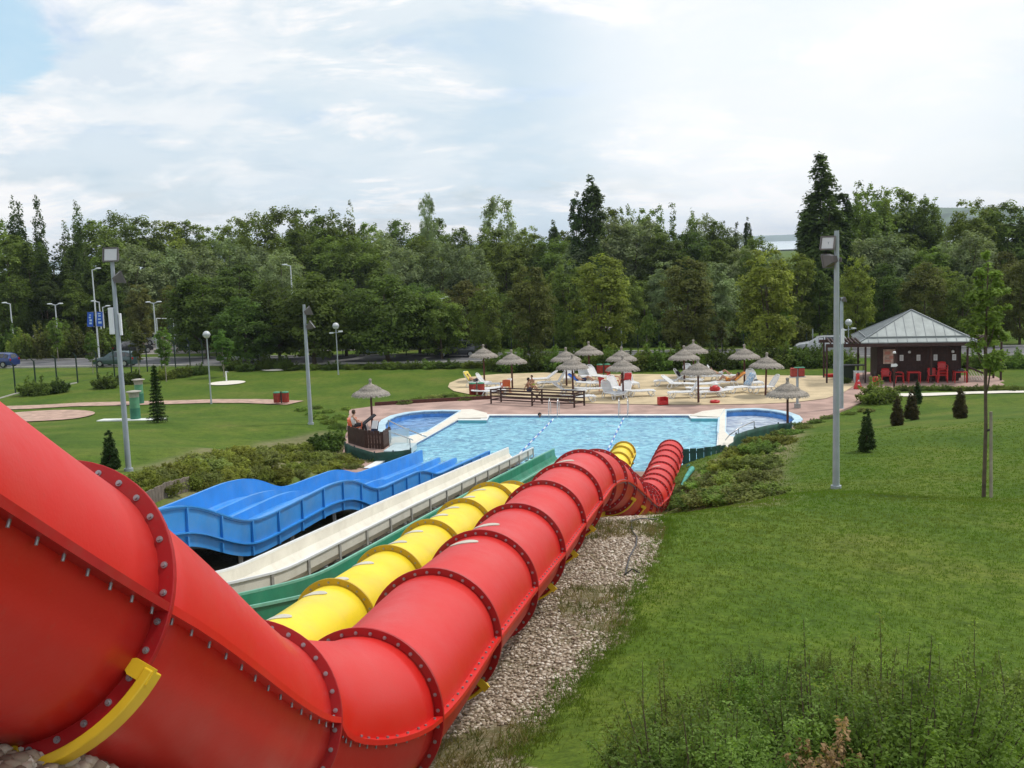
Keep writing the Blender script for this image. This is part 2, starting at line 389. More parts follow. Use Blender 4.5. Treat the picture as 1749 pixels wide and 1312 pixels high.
def strip(mb, P, w, z0, z1, closed=True, inside=0.0):
    n = len(P); area = sum(P[i][0]*P[(i+1) % n][1]-P[(i+1) % n][0]*P[i][1] for i in range(n)); sg = 1 if area > 0 else -1
    I = []; O = []
    for i in range(n):
        p = P[i]; a = P[i-1] if (closed or i > 0) else P[i]; b = P[(i+1) % n] if (closed or i < n-1) else P[i]
        d1 = Vector((p[0]-a[0], p[1]-a[1])); d2 = Vector((b[0]-p[0], b[1]-p[1]))
        if d1.length: d1.normalize()
        if d2.length: d2.normalize()
        t = d1+d2
        if t.length < 1e-6: t = d1
        t.normalize(); nrm = Vector((t.y, -t.x))*sg
        c = max(.5, nrm.dot(Vector((d1.y, -d1.x))*sg) if d1.length else 1)
        I.append((p[0]-nrm.x*inside, p[1]-nrm.y*inside)); O.append((p[0]+nrm.x*w/c, p[1]+nrm.y*w/c))
    for i in range(n if closed else n-1):
        j = (i+1) % n
        q = [I[i], I[j], O[j], O[i]]
        mb.poly([(x, y, z1) for x, y in q]+[(x, y, z0) for x, y in q], [(0, 1, 2, 3), (0, 4, 5, 1), (3, 2, 6, 7)])
    return mb
struct(holed('deck', DECK, [MAIN, LEFT, RIGHT], 0.02, M_deck))
mb = MB(); strip(mb, SAND, -.0001, 0, .001); mb = MB()
n = len(SAND); mb.poly([(x, y, .05) for x, y in SAND], [list(range(n))])
struct(mb.build('sand', M_sand))
def basin(name, P, depth, mw, mf):
    mb = MB(); n = len(P); mb.poly([(x, y, .02) for x, y in P]+[(x, y, -depth) for x, y in P], [(i, (i+1) % n, (i+1) % n+n, i+n) for i in range(n)])
    struct(mb.build(name+'_wall', mw)); mb = MB(); mb.poly([(x, y, -depth) for x, y in P], [list(range(n))]); struct(mb.build(name+'_floor', mf))
basin('pool', MAIN, 1.3, M_poolblue, M_floor); basin('pool', LEFT, .9, M_poolblue, M_floor); basin('pool', RIGHT, .8, M_poolblue, M_lav)
def water_mat(name, c, dif, sc, bs):
    m = bpy.data.materials.new(name); m.use_nodes = True; nt = m.node_tree; N = nt.nodes; L = nt.links
    for x in list(N):
        if x.type != 'OUTPUT_MATERIAL': N.remove(x)
    out = [x for x in N][0]
    tc = N.new('ShaderNodeTexCoord'); mp = N.new('ShaderNodeMapping'); mp.inputs['Scale'].default_value = (1, 1.7, 1); mp.inputs['Rotation'].default_value = (0, 0, .2)
    L.new(tc.outputs['Object'], mp.inputs['Vector'])
    n1 = N.new('ShaderNodeTexNoise'); n1.inputs['Scale'].default_value = sc; n1.inputs['Detail'].default_value = 4; n1.inputs['Roughness'].default_value = .6; n1.inputs['Distortion'].default_value = 1.2
    L.new(mp.outputs[0], n1.inputs['Vector'])
    bp = N.new('ShaderNodeBump'); bp.inputs['Strength'].default_value = 1; bp.inputs['Distance'].default_value = bs; L.new(n1.outputs['Fac'], bp.inputs['Height'])
    df = N.new('ShaderNodeBsdfDiffuse'); tr = N.new('ShaderNodeBsdfTransparent'); gl = N.new('ShaderNodeBsdfGlossy')
    rr = N.new('ShaderNodeValToRGB'); rr.color_ramp.elements[0].position = .38; rr.color_ramp.elements[1].position = .62
    rr.color_ramp.elements[0].color = tuple(x*.62 for x in c)+(1,); rr.color_ramp.elements[1].color = tuple(min(1, x*1.25+.07) for x in c)+(1,)
    n3 = N.new('ShaderNodeTexNoise'); n3.inputs['Scale'].default_value = sc*.8; n3.inputs['Detail'].default_value = 3; n3.inputs['Distortion'].default_value = 2.0; L.new(mp.outputs[0], n3.inputs['Vector'])  # light and dark of the ripples painted into the diffuse colour
    L.new(n3.outputs['Fac'], rr.inputs['Fac']); L.new(rr.outputs['Color'], df.inputs['Color'])
    tr.inputs['Color'].default_value = (.62, .88, .95, 1); gl.inputs['Roughness'].default_value = .14
    L.new(bp.outputs['Normal'], gl.inputs['Normal']); L.new(bp.outputs['Normal'], df.inputs['Normal'])
    m1 = N.new('ShaderNodeMixShader'); m1.inputs[0].default_value = dif; L.new(tr.outputs[0], m1.inputs[1]); L.new(df.outputs[0], m1.inputs[2])
    fr = N.new('ShaderNodeFresnel'); fr.inputs['IOR'].default_value = 1.33; L.new(bp.outputs['Normal'], fr.inputs['Normal'])
    m2 = N.new('ShaderNodeMixShader'); fm = N.new('ShaderNodeMath'); fm.operation = 'MULTIPLY'; fm.inputs[1].default_value = .30; L.new(fr.outputs[0], fm.inputs[0]); L.new(fm.outputs[0], m2.inputs[0]); L.new(m1.outputs[0], m2.inputs[1]); L.new(gl.outputs[0], m2.inputs[2]); L.new(m2.outputs[0], out.inputs['Surface'])
    return m
M_w1 = water_mat('rippled_pool_water', (.24, .62, .93), .80, 1.7, .22)
M_w2 = water_mat('still_pool_water', (.22, .44, .74), .6, 1.2, .08)
M_w3 = water_mat('sky_tinted_pool_water', (.62, .70, .86), .7, 1.2, .10)  # last one: sky reflection put into the pale lavender water colour
for P, z, m in ((MAIN, -.08, M_w1), (LEFT, -.32, M_w2), (RIGHT, -.32, M_w3)):
    mb = MB(); mb.poly([(x, y, z) for x, y in P], [list(range(len(P)))]); struct(mb.build('water', m))
# copings and dividers
mb = MB(); strip(mb, MAIN, .42, -.1, .055, closed=False); struct(mb.build('pool_coping', M_white))
M_rim = mat('pale_blue_rim', (.45, .62, .72), .5, var=.1, vscale=2)
mb = MB(); strip(mb, LEFT, .45, -.1, .075); struct(mb.build('pool_coping', M_rim)); mb = MB(); strip(mb, RIGHT, .45, -.1, .075); struct(mb.build('pool_coping', M_rim))
M_cream = mat('cream_paving', (.66, .62, .54), .7, var=.06, vscale=2)
def slab(name, pts, z, th, m): mb = MB(); mb.sheet(pts, z, th); return struct(mb.build(name, m))
slab('divider_slab', [G(788, 702), G(806, 701.5), G(832, 708), G(832, 716), G(782, 717)], .10, .25, M_cream)
slab('divider_slab', [G(786, 705), ml0, (ml1[0]-.1, ml1[1]), G(664, 766), G(670, 750), G(701, 747.5), G(729, 740.5)], .085, .2, M_cream)
slab('divider_slab', [G(1178, 712.5), G(1200, 705), G(1238, 700.5), G(1229, 715)], .10, .25, M_cream)
slab('divider_slab', [G(1229.5, 715.5), G(1239, 700.5), G(1238, 739), G(1245, 747), G(1262, 750), G(1275, 764), G(1236, 776), G(1226.5, 769)], .088, .2, M_cream)
M_teal = mat('teal_tiles', (.12, .40, .46), .4, var=.1, vscale=3)
for (p, q) in (((783, 720.5), (831, 720.5)), ((1180, 717.5), (1227, 717.5))):
    a_, b_ = G(*p), G(*q); mb = MB(); mb.beam((a_[0], a_[1], -.02), (b_[0], b_[1], -.02), .10, .20); struct(mb.build('pool_wall_tiles', M_teal))
# roads, parking, paths
def ribbon(name, pts, w, dz, m, n=4, h=None):
    mb = MB(); P = []
    pts = [Vector(p[:2]) for p in pts]; dense = []
    for i in range(len(pts)-1):
        for k in range(n): dense.append(pts[i].lerp(pts[i+1], k/n))
    dense.append(pts[-1])
    for i, p in enumerate(dense):
        t = dense[min(i+1, len(dense)-1)]-dense[max(i-1, 0)]; t.normalize(); nr = Vector((-t.y, t.x))
        ww = w[0]+(w[1]-w[0])*i/(len(dense)-1) if hasattr(w, '__len__') else w
        for s in (-1, -.33, .33, 1):
            q = p+nr*ww/2*s; P.append((q.x, q.y, (gz(q.x, q.y) if h is None else h)+dz))
    F = [(i*4+k, i*4+k+1, (i+1)*4+k+1, (i+1)*4+k) for i in range(len(dense)-1) for k in range(3)]
    mb.poly(P, F, True); return struct(mb.build(name, m))
RD0, RD1 = (-75, 116.5), (70, 84.5)
ribbon('road', [RD0, RD1], 7.2, .05, M_asph, h=0)
slab('car_park', [(-75, 124), (-10, 112), (-6, 150), (-75, 160)], .05, .1, M_lot)
slab('car_park', [(-10, 112), (14, 107), (20, 135), (-6, 142)], .052, .1, M_lot)
M_kerb = mat('kerb_stone', (.42, .40, .37), .9, var=.1)
for off in (3.75, -3.75):
    d = Vector((RD1[0]-RD0[0], RD1[1]-RD0[1])).normalized(); nn = Vector((-d.y, d.x))*off
    mb = MB(); mb.beam((RD0[0]+nn.x, RD0[1]+nn.y, .08), (RD1[0]+nn.x, RD1[1]+nn.y, .08), .25, .16); struct(mb.build('kerb', M_kerb))
ribbon('path', [hit(*p) for p in [(-60, 700), (60, 696), (130, 692), (215, 690), (300, 688), (361, 686), (430, 686), (505, 689)]], 1.9, .05, M_path)
ribbon('path', [hit(*p) for p in [(1497, 677), (1580, 675), (1660, 672), (1749, 670), (1800, 669)]], 1.3, .05, M_cream)
def disc(px, py, rx, m, name='paved_circle'):
    x, y, z = hit(px, py); mb = MB(); P = [(0, 0, 0)]; n = 40
    P = [(x+rx*math.cos(2*PI*k/n), y+rx*math.sin(2*PI*k/n)) for k in range(n)]
    mb.poly([(x, y, gz(x, y)+.06)]+[(a, b, gz(a, b)+.06) for a, b in P], [(0, k+1, (k+1) % n+1) for k in range(n)])
    return struct(mb.build(name, m))
disc(45, 715, 4.2, M_path); disc(388, 655, 1.45, M_cream); disc(478, 631, 1.6, M_cream)
# lake, far shore and hills
M_lake = mat('lake_water', (.42, .52, .55), .25)
slab('lake', [(-4000, 1150), (9000, 1150), (9000, 7000), (-4000, 7000)], -.5, 0, M_lake)
M_hill = mat('wooded_hill', (.060, .095, .045), .95, var=.45, vscale=.012, detail=8, contrast=(.4, .6))
M_shore = mat('hazy_shore', (.10, .15, .10), .95, var=.35, vscale=.004, detail=6)
def hill(x0, x1, y, h, m, seed, dep, prof, name='hills'):
    nn, mm = 120, 24; X = np.linspace(x0, x1, nn); r = np.random.default_rng(seed)
    base = np.array([prof((x-x0)/(x1-x0)) for x in X])*h
    P = []; F = []
    ph = r.uniform(0, 6, 6)
    for j in range(mm):
        t = j/(mm-1)
        for i in range(nn):
            e = math.sin(PI*min(1, t*1.0)*.5)**.8 if t < 1 else 1
            z = base[i]*e+h*.035*sum(math.sin(X[i]*(.01*(k+1))*900/(x1-x0)*9+ph[k]+j*.5)/(k+1) for k in range(5))*e
            P.append((X[i], y+dep*t, z-2))
    for j in range(mm-1):
        for i in range(nn-1): a = j*nn+i; F.append((a, a+1, a+nn+1, a+nn))
    mb = MB(); mb.poly(P, F, True); return struct(mb.build(name, m))
hill(880, 2600, 2300, 86, M_hill, 3, 900, lambda t: (min(1, max(0, t/.12))**.7*(.86+.14*math.sin(t*9+.3))*max(.2, 1-max(0, t-.35)*1.0)))
hill(-3000, 5500, 6900, 84, M_shore, 5, 1200, lambda t: .75+.25*math.sin(t*7+1))
# ------------------------------------------------------------------ sky and sun
w = bpy.data.worlds.new('World'); scene.world = w; w.use_nodes = True
nt = w.node_tree; N = nt.nodes; L = nt.links; bg = N['Background']
SUN_EL, SUN_AZ = 57.0, 66.0                       # degrees; azimuth measured from +Y towards +X
sky = N.new('ShaderNodeTexSky'); sky.sky_type = 'NISHITA'; sky.sun_disc = False
sky.sun_elevation = math.radians(SUN_EL); sky.sun_rotation = math.radians(SUN_AZ); sky.air_density = 1.0; sky.dust_density = 2.0
tc = N.new('ShaderNodeTexCoord'); sp = N.new('ShaderNodeSeparateXYZ'); L.new(tc.outputs['Generated'], sp.inputs[0])
def MA(op, a, b=None, v=None):
    m = N.new('ShaderNodeMath'); m.operation = op
    L.new(a, m.inputs[0]) if not isinstance(a, (int, float)) else setattr(m.inputs[0], 'default_value', a)
    if b is not None: L.new(b, m.inputs[1]) if not isinstance(b, (int, float)) else setattr(m.inputs[1], 'default_value', b)
    return m.outputs[0]
zz = MA('MAXIMUM', sp.outputs[2], 0.0); den = MA('ADD', zz, .27)
cx = MA('DIVIDE', sp.outputs[0], den); cy = MA('DIVIDE', sp.outputs[1], den)
cb = N.new('ShaderNodeCombineXYZ'); L.new(cx, cb.inputs[0]); L.new(cy, cb.inputs[1])
def WN(sc, det, ro, dist=0., off=(0, 0, 0), stretch=(1, 1, 1)):
    mp = N.new('ShaderNodeMapping'); mp.inputs['Location'].default_value = off; mp.inputs['Scale'].default_value = stretch; L.new(cb.outputs[0], mp.inputs['Vector'])
    n = N.new('ShaderNodeTexNoise'); n.inputs['Scale'].default_value = sc; n.inputs['Detail'].default_value = det; n.inputs['Roughness'].default_value = ro; n.inputs['Distortion'].default_value = dist
    L.new(mp.outputs[0], n.inputs['Vector']); return n.outputs['Fac']
def WR(f, stops):
    r = N.new('ShaderNodeValToRGB'); e = r.color_ramp.elements
    e[0].position, e[0].color = stops[0][0], stops[0][1]+(1,); e[1].position, e[1].color = stops[-1][0], stops[-1][1]+(1,)
    for p, c in stops[1:-1]:
        q = e.new(p); q.color = c+(1,)
    L.new(f, r.inputs['Fac']); return r.outputs['Color']
cloudf = WN(2.0, 7, .55, .3, (3.1, .6, 0), (1, 1.0, 1))
shade = WN(2.9, 10, .6, .4, (7.3, 1.2, 0), (1, 1.1, 1))
K = 10.0
ccol = WR(shade, [(.40, (.75*K, .84*K, .92*K)), (.47, (.89*K, .94*K, .98*K)), (.53, (1.01*K, 1.01*K, 1.02*K)), (.62, (1.08*K, 1.07*K, 1.06*K))])
cov = WR(cloudf, [(.42, (.35,)*3), (.50, (1,)*3)])
blue = N.new('ShaderNodeMix'); blue.data_type = 'RGBA'; blue.blend_type = 'ADD'; blue.inputs[0].default_value = 1
L.new(sky.outputs[0], blue.inputs[6]); blue.inputs[7].default_value = (.20*K, .29*K, .40*K, 1)
mx = N.new('ShaderNodeMix'); mx.data_type = 'RGBA'; L.new(cov, mx.inputs[0]); L.new(blue.outputs[2], mx.inputs[6]); L.new(ccol, mx.inputs[7])
# bright veil of cloud round the hidden sun
vd = N.new('ShaderNodeVectorMath'); vd.operation = 'DOT_PRODUCT'
el = math.radians(30); az_ = math.radians(19)
vd.inputs[1].default_value = Vector(ray(1380, 110)).normalized(); L.new(tc.outputs['Generated'], vd.inputs[0])
gr = N.new('ShaderNodeMapRange'); gr.inputs['From Min'].default_value = .965; gr.inputs['From Max'].default_value = .997; gr.interpolation_type = 'SMOOTHSTEP'; L.new(vd.outputs['Value'], gr.inputs['Value'])
gm = MA('MULTIPLY', gr.outputs[0], .62)
wob = WN(3.4, 8, .62, .5, (1.7, 4.2, 0), (.8, 1.5, 1))
def region(cur, px, py, d0, d1, colr, amt, wamt):
    v = N.new('ShaderNodeVectorMath'); v.operation = 'DOT_PRODUCT'; d = Vector(ray(px, py)).normalized(); v.inputs[1].default_value = d; L.new(tc.outputs['Generated'], v.inputs[0])
    nz = MA('MULTIPLY', MA('SUBTRACT', wob, .5), wamt); q = MA('ADD', v.outputs['Value'], nz)
    r_ = N.new('ShaderNodeMapRange'); r_.interpolation_type = 'SMOOTHSTEP'; r_.inputs['From Min'].default_value = d0; r_.inputs['From Max'].default_value = d1; r_.inputs['To Max'].default_value = amt; L.new(q, r_.inputs['Value'])
    m_ = N.new('ShaderNodeMix'); m_.data_type = 'RGBA'; L.new(r_.outputs['Result'], m_.inputs[0]); L.new(cur, m_.inputs[6]); m_.inputs[7].default_value = tuple(c*K for c in colr)+(1,); return m_.outputs[2]
cur = region(mx.outputs[2], 800, 130, .984, .996, (.66, .80, .90), .6, .09)
cur = region(cur, 1080, 120, .988, .997, (.68, .81, .91), .5, .07)
cur = region(cur, 1560, 190, .990, .998, (.76, .86, .92), .6, .04)
cur = region(cur, 380, 250, .988, .997, (.76, .86, .93), .5, .06)
cur = region(cur, -15, 58, .9987, .9996, (.50, .74, .92), .85, .0035)
mx2 = N.new('ShaderNodeMix'); mx2.data_type = 'RGBA'; L.new(gm, mx2.inputs[0]); L.new(cur, mx2.inputs[6]); mx2.inputs[7].default_value = (1.12*K, 1.12*K, 1.12*K, 1)
L.new(mx2.outputs[2], bg.inputs['Color']); bg.inputs['Strength'].default_value = 0.1
sd = bpy.data.lights.new('sun', 'SUN'); sd.energy = 2.5; sd.angle = math.radians(6); sd.color = (1, .96, .88)
so = bpy.data.objects.new('sun', sd); col.objects.link(so)
a, e = math.radians(SUN_AZ), math.radians(SUN_EL)
so.rotation_euler = Vector((math.sin(a)*math.cos(e), math.cos(a)*math.cos(e), math.sin(e))).to_track_quat('Z', 'Y').to_euler()
scene.view_settings.view_transform = 'Standard'; scene.view_settings.look = 'None'; scene.view_settings.exposure = 0; scene.view_settings.gamma = 1

M_hz = bpy.data.materials.new('haze'); M_hz.use_nodes = True; nt = M_hz.node_tree
for x in list(nt.nodes):
    if x.type != 'OUTPUT_MATERIAL': nt.nodes.remove(x)
pv = nt.nodes.new('ShaderNodeVolumePrincipled'); pv.inputs['Color'].default_value = (.72, .84, 1, 1); pv.inputs['Density'].default_value = .00011; pv.inputs['Anisotropy'].default_value = .2
nt.links.new(pv.outputs[0], [x for x in nt.nodes if x.type == 'OUTPUT_MATERIAL'][0].inputs['Volume'])
mb = MB(); mb.box(1500, 3900, 46, 14000, 9000, 110); hz_ = mb.build('haze', M_hz); tag(hz_, kind='stuff')
# ------------------------------------------------------------------ water slides
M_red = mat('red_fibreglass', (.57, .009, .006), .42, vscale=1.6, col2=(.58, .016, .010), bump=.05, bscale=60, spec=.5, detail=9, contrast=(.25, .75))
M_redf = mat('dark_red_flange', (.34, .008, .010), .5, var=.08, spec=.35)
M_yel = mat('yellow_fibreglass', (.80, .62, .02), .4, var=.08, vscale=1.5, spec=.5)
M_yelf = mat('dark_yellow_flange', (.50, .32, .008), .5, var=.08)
M_yelp = mat('yellow_steel', (.72, .50, .02), .45, var=.06)
M_blue = mat('blue_fibreglass', (.03, .25, .66), .35, var=.10, vscale=1.2, spec=.5)
M_whs = mat('white_fibreglass', (.70, .67, .58), .4, var=.07, vscale=1.0, spec=.5)
M_whr = mat('white_rail', (.74, .75, .74), .4, var=.04)
M_grn = mat('green_fibreglass', (.015, .20, .11), .35, var=.15, vscale=1.2, spec=.5)
M_grnr = mat('pale_green_rail', (.16, .42, .30), .4, var=.1)
M_rib = mat('weathered_rib', (.30, .29, .26), .8, var=.2, vscale=8)
M_bolt = mat('zinc_bolt', (.33, .33, .35), .4, metal=.6, var=.1)
M_steel = mat('galvanised_steel', (.33, .36, .39), .5, metal=.35, var=.1, vscale=2)
M_plate = mat('grey_plate', (.52, .50, .42), .7, var=.1)
weather(M_red, (.46, .06, .04), .22, 1.6, .32, .55); weather(M_yel, (.55, .42, .12), .30, 1.8); weather(M_blue, (.16, .30, .50), .35, 1.5); weather(M_whs, (.42, .38, .30), .35, 1.7); weather(M_grn, (.10, .20, .15), .35, 1.6); weather(M_redf, (.20, .07, .05), .4, 3.0)
def hermite(p0, t0, p1, t1, s):
    return p0*(2*s**3-3*s**2+1)+t0*(s**3-2*s**2+s)+p1*(-2*s**3+3*s**2)+t1*(s**3-s**2)
def tube_slide(name, label, rings, axes, rin, rout, mt, mf, nbolt, boltfull, supports, plates, group=None, end_open=True, base=None):
    C = [Vector(c) for c in rings]; n = len(C)
    A = []
    for i in range(n):
        if axes[i] is not None: A.append(Vector(axes[i]).normalized())
        else: A.append((C[min(i+1, n-1)]-C[max(i-1, 0)]).normalized())
    root = thing(name, label, 'water slide', tuple(base) if base else (0, 0, 0), 0, group)
    off = Vector(root.location)
    def frame(t):
        l = t.cross(Vector((0, 0, 1))).normalized(); return l, l.cross(t)
    NS = 48; bolts_rest = MB(); seam_rest = MB()
    for i in range(n-1):
        d = (C[i+1]-C[i]).length; P = []; F = []; ns = 10; cen = []
        for k in range(ns+1):
            s = k/ns; c = hermite(C[i], A[i]*d, C[i+1], A[i+1]*d, s); cen.append(c)
        cen = [c for c in cen]
        for k in range(ns+1):
            t = A[i] if k == 0 else (A[i+1] if k == ns else (cen[k+1]-cen[k-1]).normalized())
            l, u = frame(t)
            for r in (rin,):
                for q in range(NS):
                    a = 2*PI*q/NS; P.append(cen[k]+(l*math.cos(a)+u*math.sin(a))*r-off)
        for k in range(ns):
            for q in range(NS): F.append((k*NS+q, k*NS+(q+1) % NS, (k+1)*NS+(q+1) % NS, (k+1)*NS+q))
        mb = MB(); mb.poly(P, F, True)
        seg = mb.build('tube_segment', mt, root)
        so = seg.modifiers.new('thickness', 'SOLIDIFY'); so.thickness = .02; so.offset = -1
        # horizontal seam flanges left and right with small bolts
        for sgn in (-1, 1):
            mb = MB(); prof = []
            for k in range(ns+1):
                t = A[i] if k == 0 else (A[i+1] if k == ns else (cen[k+1]-cen[k-1]).normalized())
                l, u = frame(t); prof.append((cen[k]-off, l*sgn, u))
            w = rout-rin-.004
            mb.prism([(rin-.004, -.018), (rin+w, -.018), (rin+w, .018), (rin-.004, .018)], prof[0:])
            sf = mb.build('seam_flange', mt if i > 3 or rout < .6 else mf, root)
            nb = 14
            for b in range(nb):
                s = (b+.5)/nb; k = min(ns-1, int(s*ns)); fr_ = s*ns-k
                c = cen[k].lerp(cen[k+1], fr_)-off; t = (cen[k+1]-cen[k]).normalized(); l, u = frame(t)
                p = c+l*sgn*(rin+w*.55)
                own = (i in boltfull or i+1 in boltfull) and sgn > 0; q_ = MB() if own else seam_rest
                q_.tube([p+u*.018, p+u*.030], .011, 6); q_.tube([p+u*.030, p-u*.045], .007, 5)
                if own: q_.build('seam_bolt', M_bolt, sf)
        # oval plates on top
        if i in plates:
            for s in plates[i]:
                k = s*ns; k0 = min(ns-1, int(k)); c = cen[k0].lerp(cen[k0+1], k-k0); t = (cen[k0+1]-cen[k0]).normalized(); l, u = frame(t)
                ang = math.radians(100); nrm = l*math.cos(ang)+u*math.sin(ang); sd = nrm.cross(t).normalized()
                m_ = 20; P = []
                def pt_(a, h, f_=1.0): ph = .155*f_*math.cos(a)/rin; return c+(nrm*math.cos(ph)+sd*math.sin(ph))*(rin+.02+h)+t*(.085*f_*math.sin(a))-off
                P = [pt_(2*PI*q/m_, -.004) for q in range(m_)]+[pt_(2*PI*q/m_, .010) for q in range(m_)]+[pt_(2*PI*q/m_, .010, .5) for q in range(m_)]+[pt_(0, .010, 0)]
                mb = MB(); mb.poly(P, [(q+b*m_, (q+1) % m_+b*m_, (q+1) % m_+(b+1)*m_, q+(b+1)*m_) for q in range(m_) for b in (0, 1)]+[(2*m_+q, 2*m_+(q+1) % m_, 3*m_) for q in range(m_)]); mb.build('cover_plate', M_plate, root)
    for i in range(n):
        l, u = frame(A[i]); mb = MB(); nn = 64; hw = .014
        P = []
        for (r, h) in ((rin-.015, -hw), (rout, -hw), (rout, hw), (rin-.015, hw)):
            for q in range(nn):
                a = 2*PI*q/nn; P.append(C[i]+(l*math.cos(a)+u*math.sin(a))*r+A[i]*h-off)
        F = []
        for b in range(4):
            for q in range(nn): F.append((b*nn+q, b*nn+(q+1) % nn, ((b+1) % 4)*nn+(q+1) % nn, ((b+1) % 4)*nn+q))
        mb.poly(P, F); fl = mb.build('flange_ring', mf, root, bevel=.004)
        near = i in boltfull; tgt = bolts_rest
        for q in range(nbolt):
            a = 2*PI*(q+.5)/nbolt; p = C[i]+(l*math.cos(a)+u*math.sin(a))*(rin+(rout-rin)*.52)-off
            b = MB() if near else tgt
            b.tube([p-A[i]*hw, p-A[i]*(hw+.005)], .0145, 10); b.tube([p-A[i]*(hw+.005), p-A[i]*(hw+.013)], .0085, 6)
            if near: b.build('bolt', M_bolt, fl)
        if i in supports:                            # curved yellow saddle under the ring with two fixing lugs
            a0, a1 = supports[i]; mb = MB(); pr = []
            K = 16; P = []
            for k in range(K+1):
                a = math.radians(a0+(a1-a0)*k/K); d = l*math.cos(a)+u*math.sin(a)
                pr.append((C[i]-off, A[i], d))
            sw_, st_ = (.042, .045) if i in boltfull else (.035, .03); mb.prism([(-sw_, rout+.003), (sw_, rout+.003), (sw_, rout+st_), (-sw_, rout+st_)], pr)
            sd_ = mb.build('support_saddle', M_yelp, root, bevel=.006)
            for a in (a0+2, a1-2):
                a = math.radians(a); d = l*math.cos(a)+u*math.sin(a); e = d.cross(A[i]).normalized(); mb = MB(); P = []
                for h in (-hw-.004, -hw-.022):
                    for (x, y) in ((-.035, rout+.05), (.035, rout+.05), (.035, rout-.05), (.02, rout-.075), (0, rout-.083), (-.02, rout-.075), (-.035, rout-.05)):
                        P.append(C[i]+d*y+e*x+A[i]*h-off)
                mb.poly(P, [tuple(range(7)), tuple(range(13, 6, -1))]+[(q, (q+1) % 7, (q+1) % 7+7, q+7) for q in range(7)]); mb.build('fixing_lug', M_yelp, sd_)
    tag(bolts_rest.build('flange_bolt', M_bolt, root), kind='stuff'); tag(seam_rest.build('seam_bolt', M_bolt, root), kind='stuff')
    return root
RR = [(-2.68, .45, 11.15), (-2.36, 2.42, 9.93), (-2.03, 4.35, 8.61), (-1.77, 6.47, 7.12), (-1.21, 7.84, 6.56), (-.80, 9.74, 6.45), (-.41, 11.67, 6.29), (-.01, 13.59, 6.12), (.39, 15.53, 5.99),
      (.80, 17.47, 5.85), (1.22, 19.5, 5.68), (1.63, 21.4, 5.32), (2.02, 23.2, 4.80), (2.45, 25.0, 4.17), (2.86, 27.0, 3.52), (3.26, 29.0, 2.92), (3.62, 31.0, 2.44), (3.96, 33.0, 2.03), (4.43, 35.0, 1.73), (4.82, 37.0, 1.46), (5.21, 39.0, 1.23), (5.60, 41.0, 1.06), (5.99, 43.0, .91), (6.38, 45.0, .76), (6.77, 47.0, .60), (7.18, 49.1, .42)]
RR = [(-3.6, -3.3, 13.2), (-3.1, -1.45, 12.25)]+RR
RA = [None]*len(RR); RA[4] = (.16, .83, -.55); RA[5] = (.02, .90, -.42); RA[6] = (.25, .96, -.14)
red = tube_slide('tube_slide', 'closed red tube slide with bolted flanges, sweeping from the foreground to the pool', RR, RA, .555, .64, M_red, M_redf, 32,
                 {4, 5, 6}, {k+2: v for k, v in {2: (-82, -22), 4: (-100, -42), 5: (-100, -42), 7: (-100, -42), 8: (-100, -42), 9: (-100, -42), 12: (-100, -25), 13: (-100, -25), 14: (-100, -25), 17: (-120, -60), 20: (-120, -60), 23: (-120, -60)}.items()},
                 {7: (.80,), 8: (.35,), 11: (.35,), 12: (.35,), 22: (.5,)})
YR = [(-4.3, 4.2, 7.3), (-3.9, 6.2, 6.55), (-3.3, 9.3, 5.72), (-2.80, 11.2, 5.54), (-2.33, 13.17, 5.42), (-1.86, 15.09, 5.3), (-1.41, 17.0, 5.18), (-.96, 18.92, 5.06), (-.52, 20.84, 4.92), (-.1, 22.6, 4.55), (.3, 24.4, 3.9), (.7, 26.2, 3.2),
      (1.1, 28.1, 2.6), (1.5, 30.1, 2.1), (1.95, 32.2, 1.7), (2.4, 34.5, 1.45), (2.85, 37, 1.32), (3.3, 39.4, 1.2), (3.75, 41.8, 1.08), (4.15, 44.2, .96), (4.5, 46.3, .82), (4.82, 48.2, .66)]
YR = [(x+.12*min(1, max(0, (y-22)/10)), y, z) for x, y, z in YR]
yel = tube_slide('tube_slide', 'closed yellow tube slide lying between the red tube and the green chute', YR, [None]*len(YR), .455, .56, M_yel, M_yelf, 24, set(),
                 {4: (-110, -60), 6: (-110, -60), 8: (-110, -60), 20: (-110, -20)}, {3: (.3, .8), 4: (.15, .6), 5: (.3, .7), 6: (.4, .75), 7: (.3, .7)})
# open chutes ---------------------------------------------------------------
def chute(name, label, zf, a0, a1, step, lc, prof, body, rails, ribs, ribm, endm=None, group=None, bodyname='chute_body', lfun=None):
    root = thing(name, label, 'water slide', (0, 0, 0), 0, group)
    n = int((a1-a0)/step)+1; ax = [a0+(a1-a0)*i/(n-1) for i in range(n)]
    def fr(a):
        x, y = AL(a, lc); return ((x, y, zf(a)), (UX, UY, 0), (0, 0, 1))
    P = [fr(a) for a in ax]
    for nm, pr, m in body:
        mb = MB(); mb.prism(pr, P); mb.build(nm, m, root)
    for nm, pr, m in rails:
        mb = MB(); mb.prism(pr, P); mb.build(nm, m, root)
    for a in ribs:
        for pr in ribm[0]:
            mb = MB(); x, y = AL(a, lc); x2, y2 = AL(a+ribm[2], lc)
            mb.prism(pr, [((x, y, zf(a)), (UX, UY, 0), (0, 0, 1)), ((x2, y2, zf(a+ribm[2])), (UX, UY, 0), (0, 0, 1))]); mb.build('rib', ribm[1], root)
    return root
def interp(tab):
    xs_ = [t[0] for t in tab]; ys_ = [t[1] for t in tab]
    def f(a):
        # monotone-ish smooth: average of linear interp over a window
        return float(np.mean(np.interp([a-.5, a-.25, a, a+.25, a+.5], xs_, ys_)))
    return f
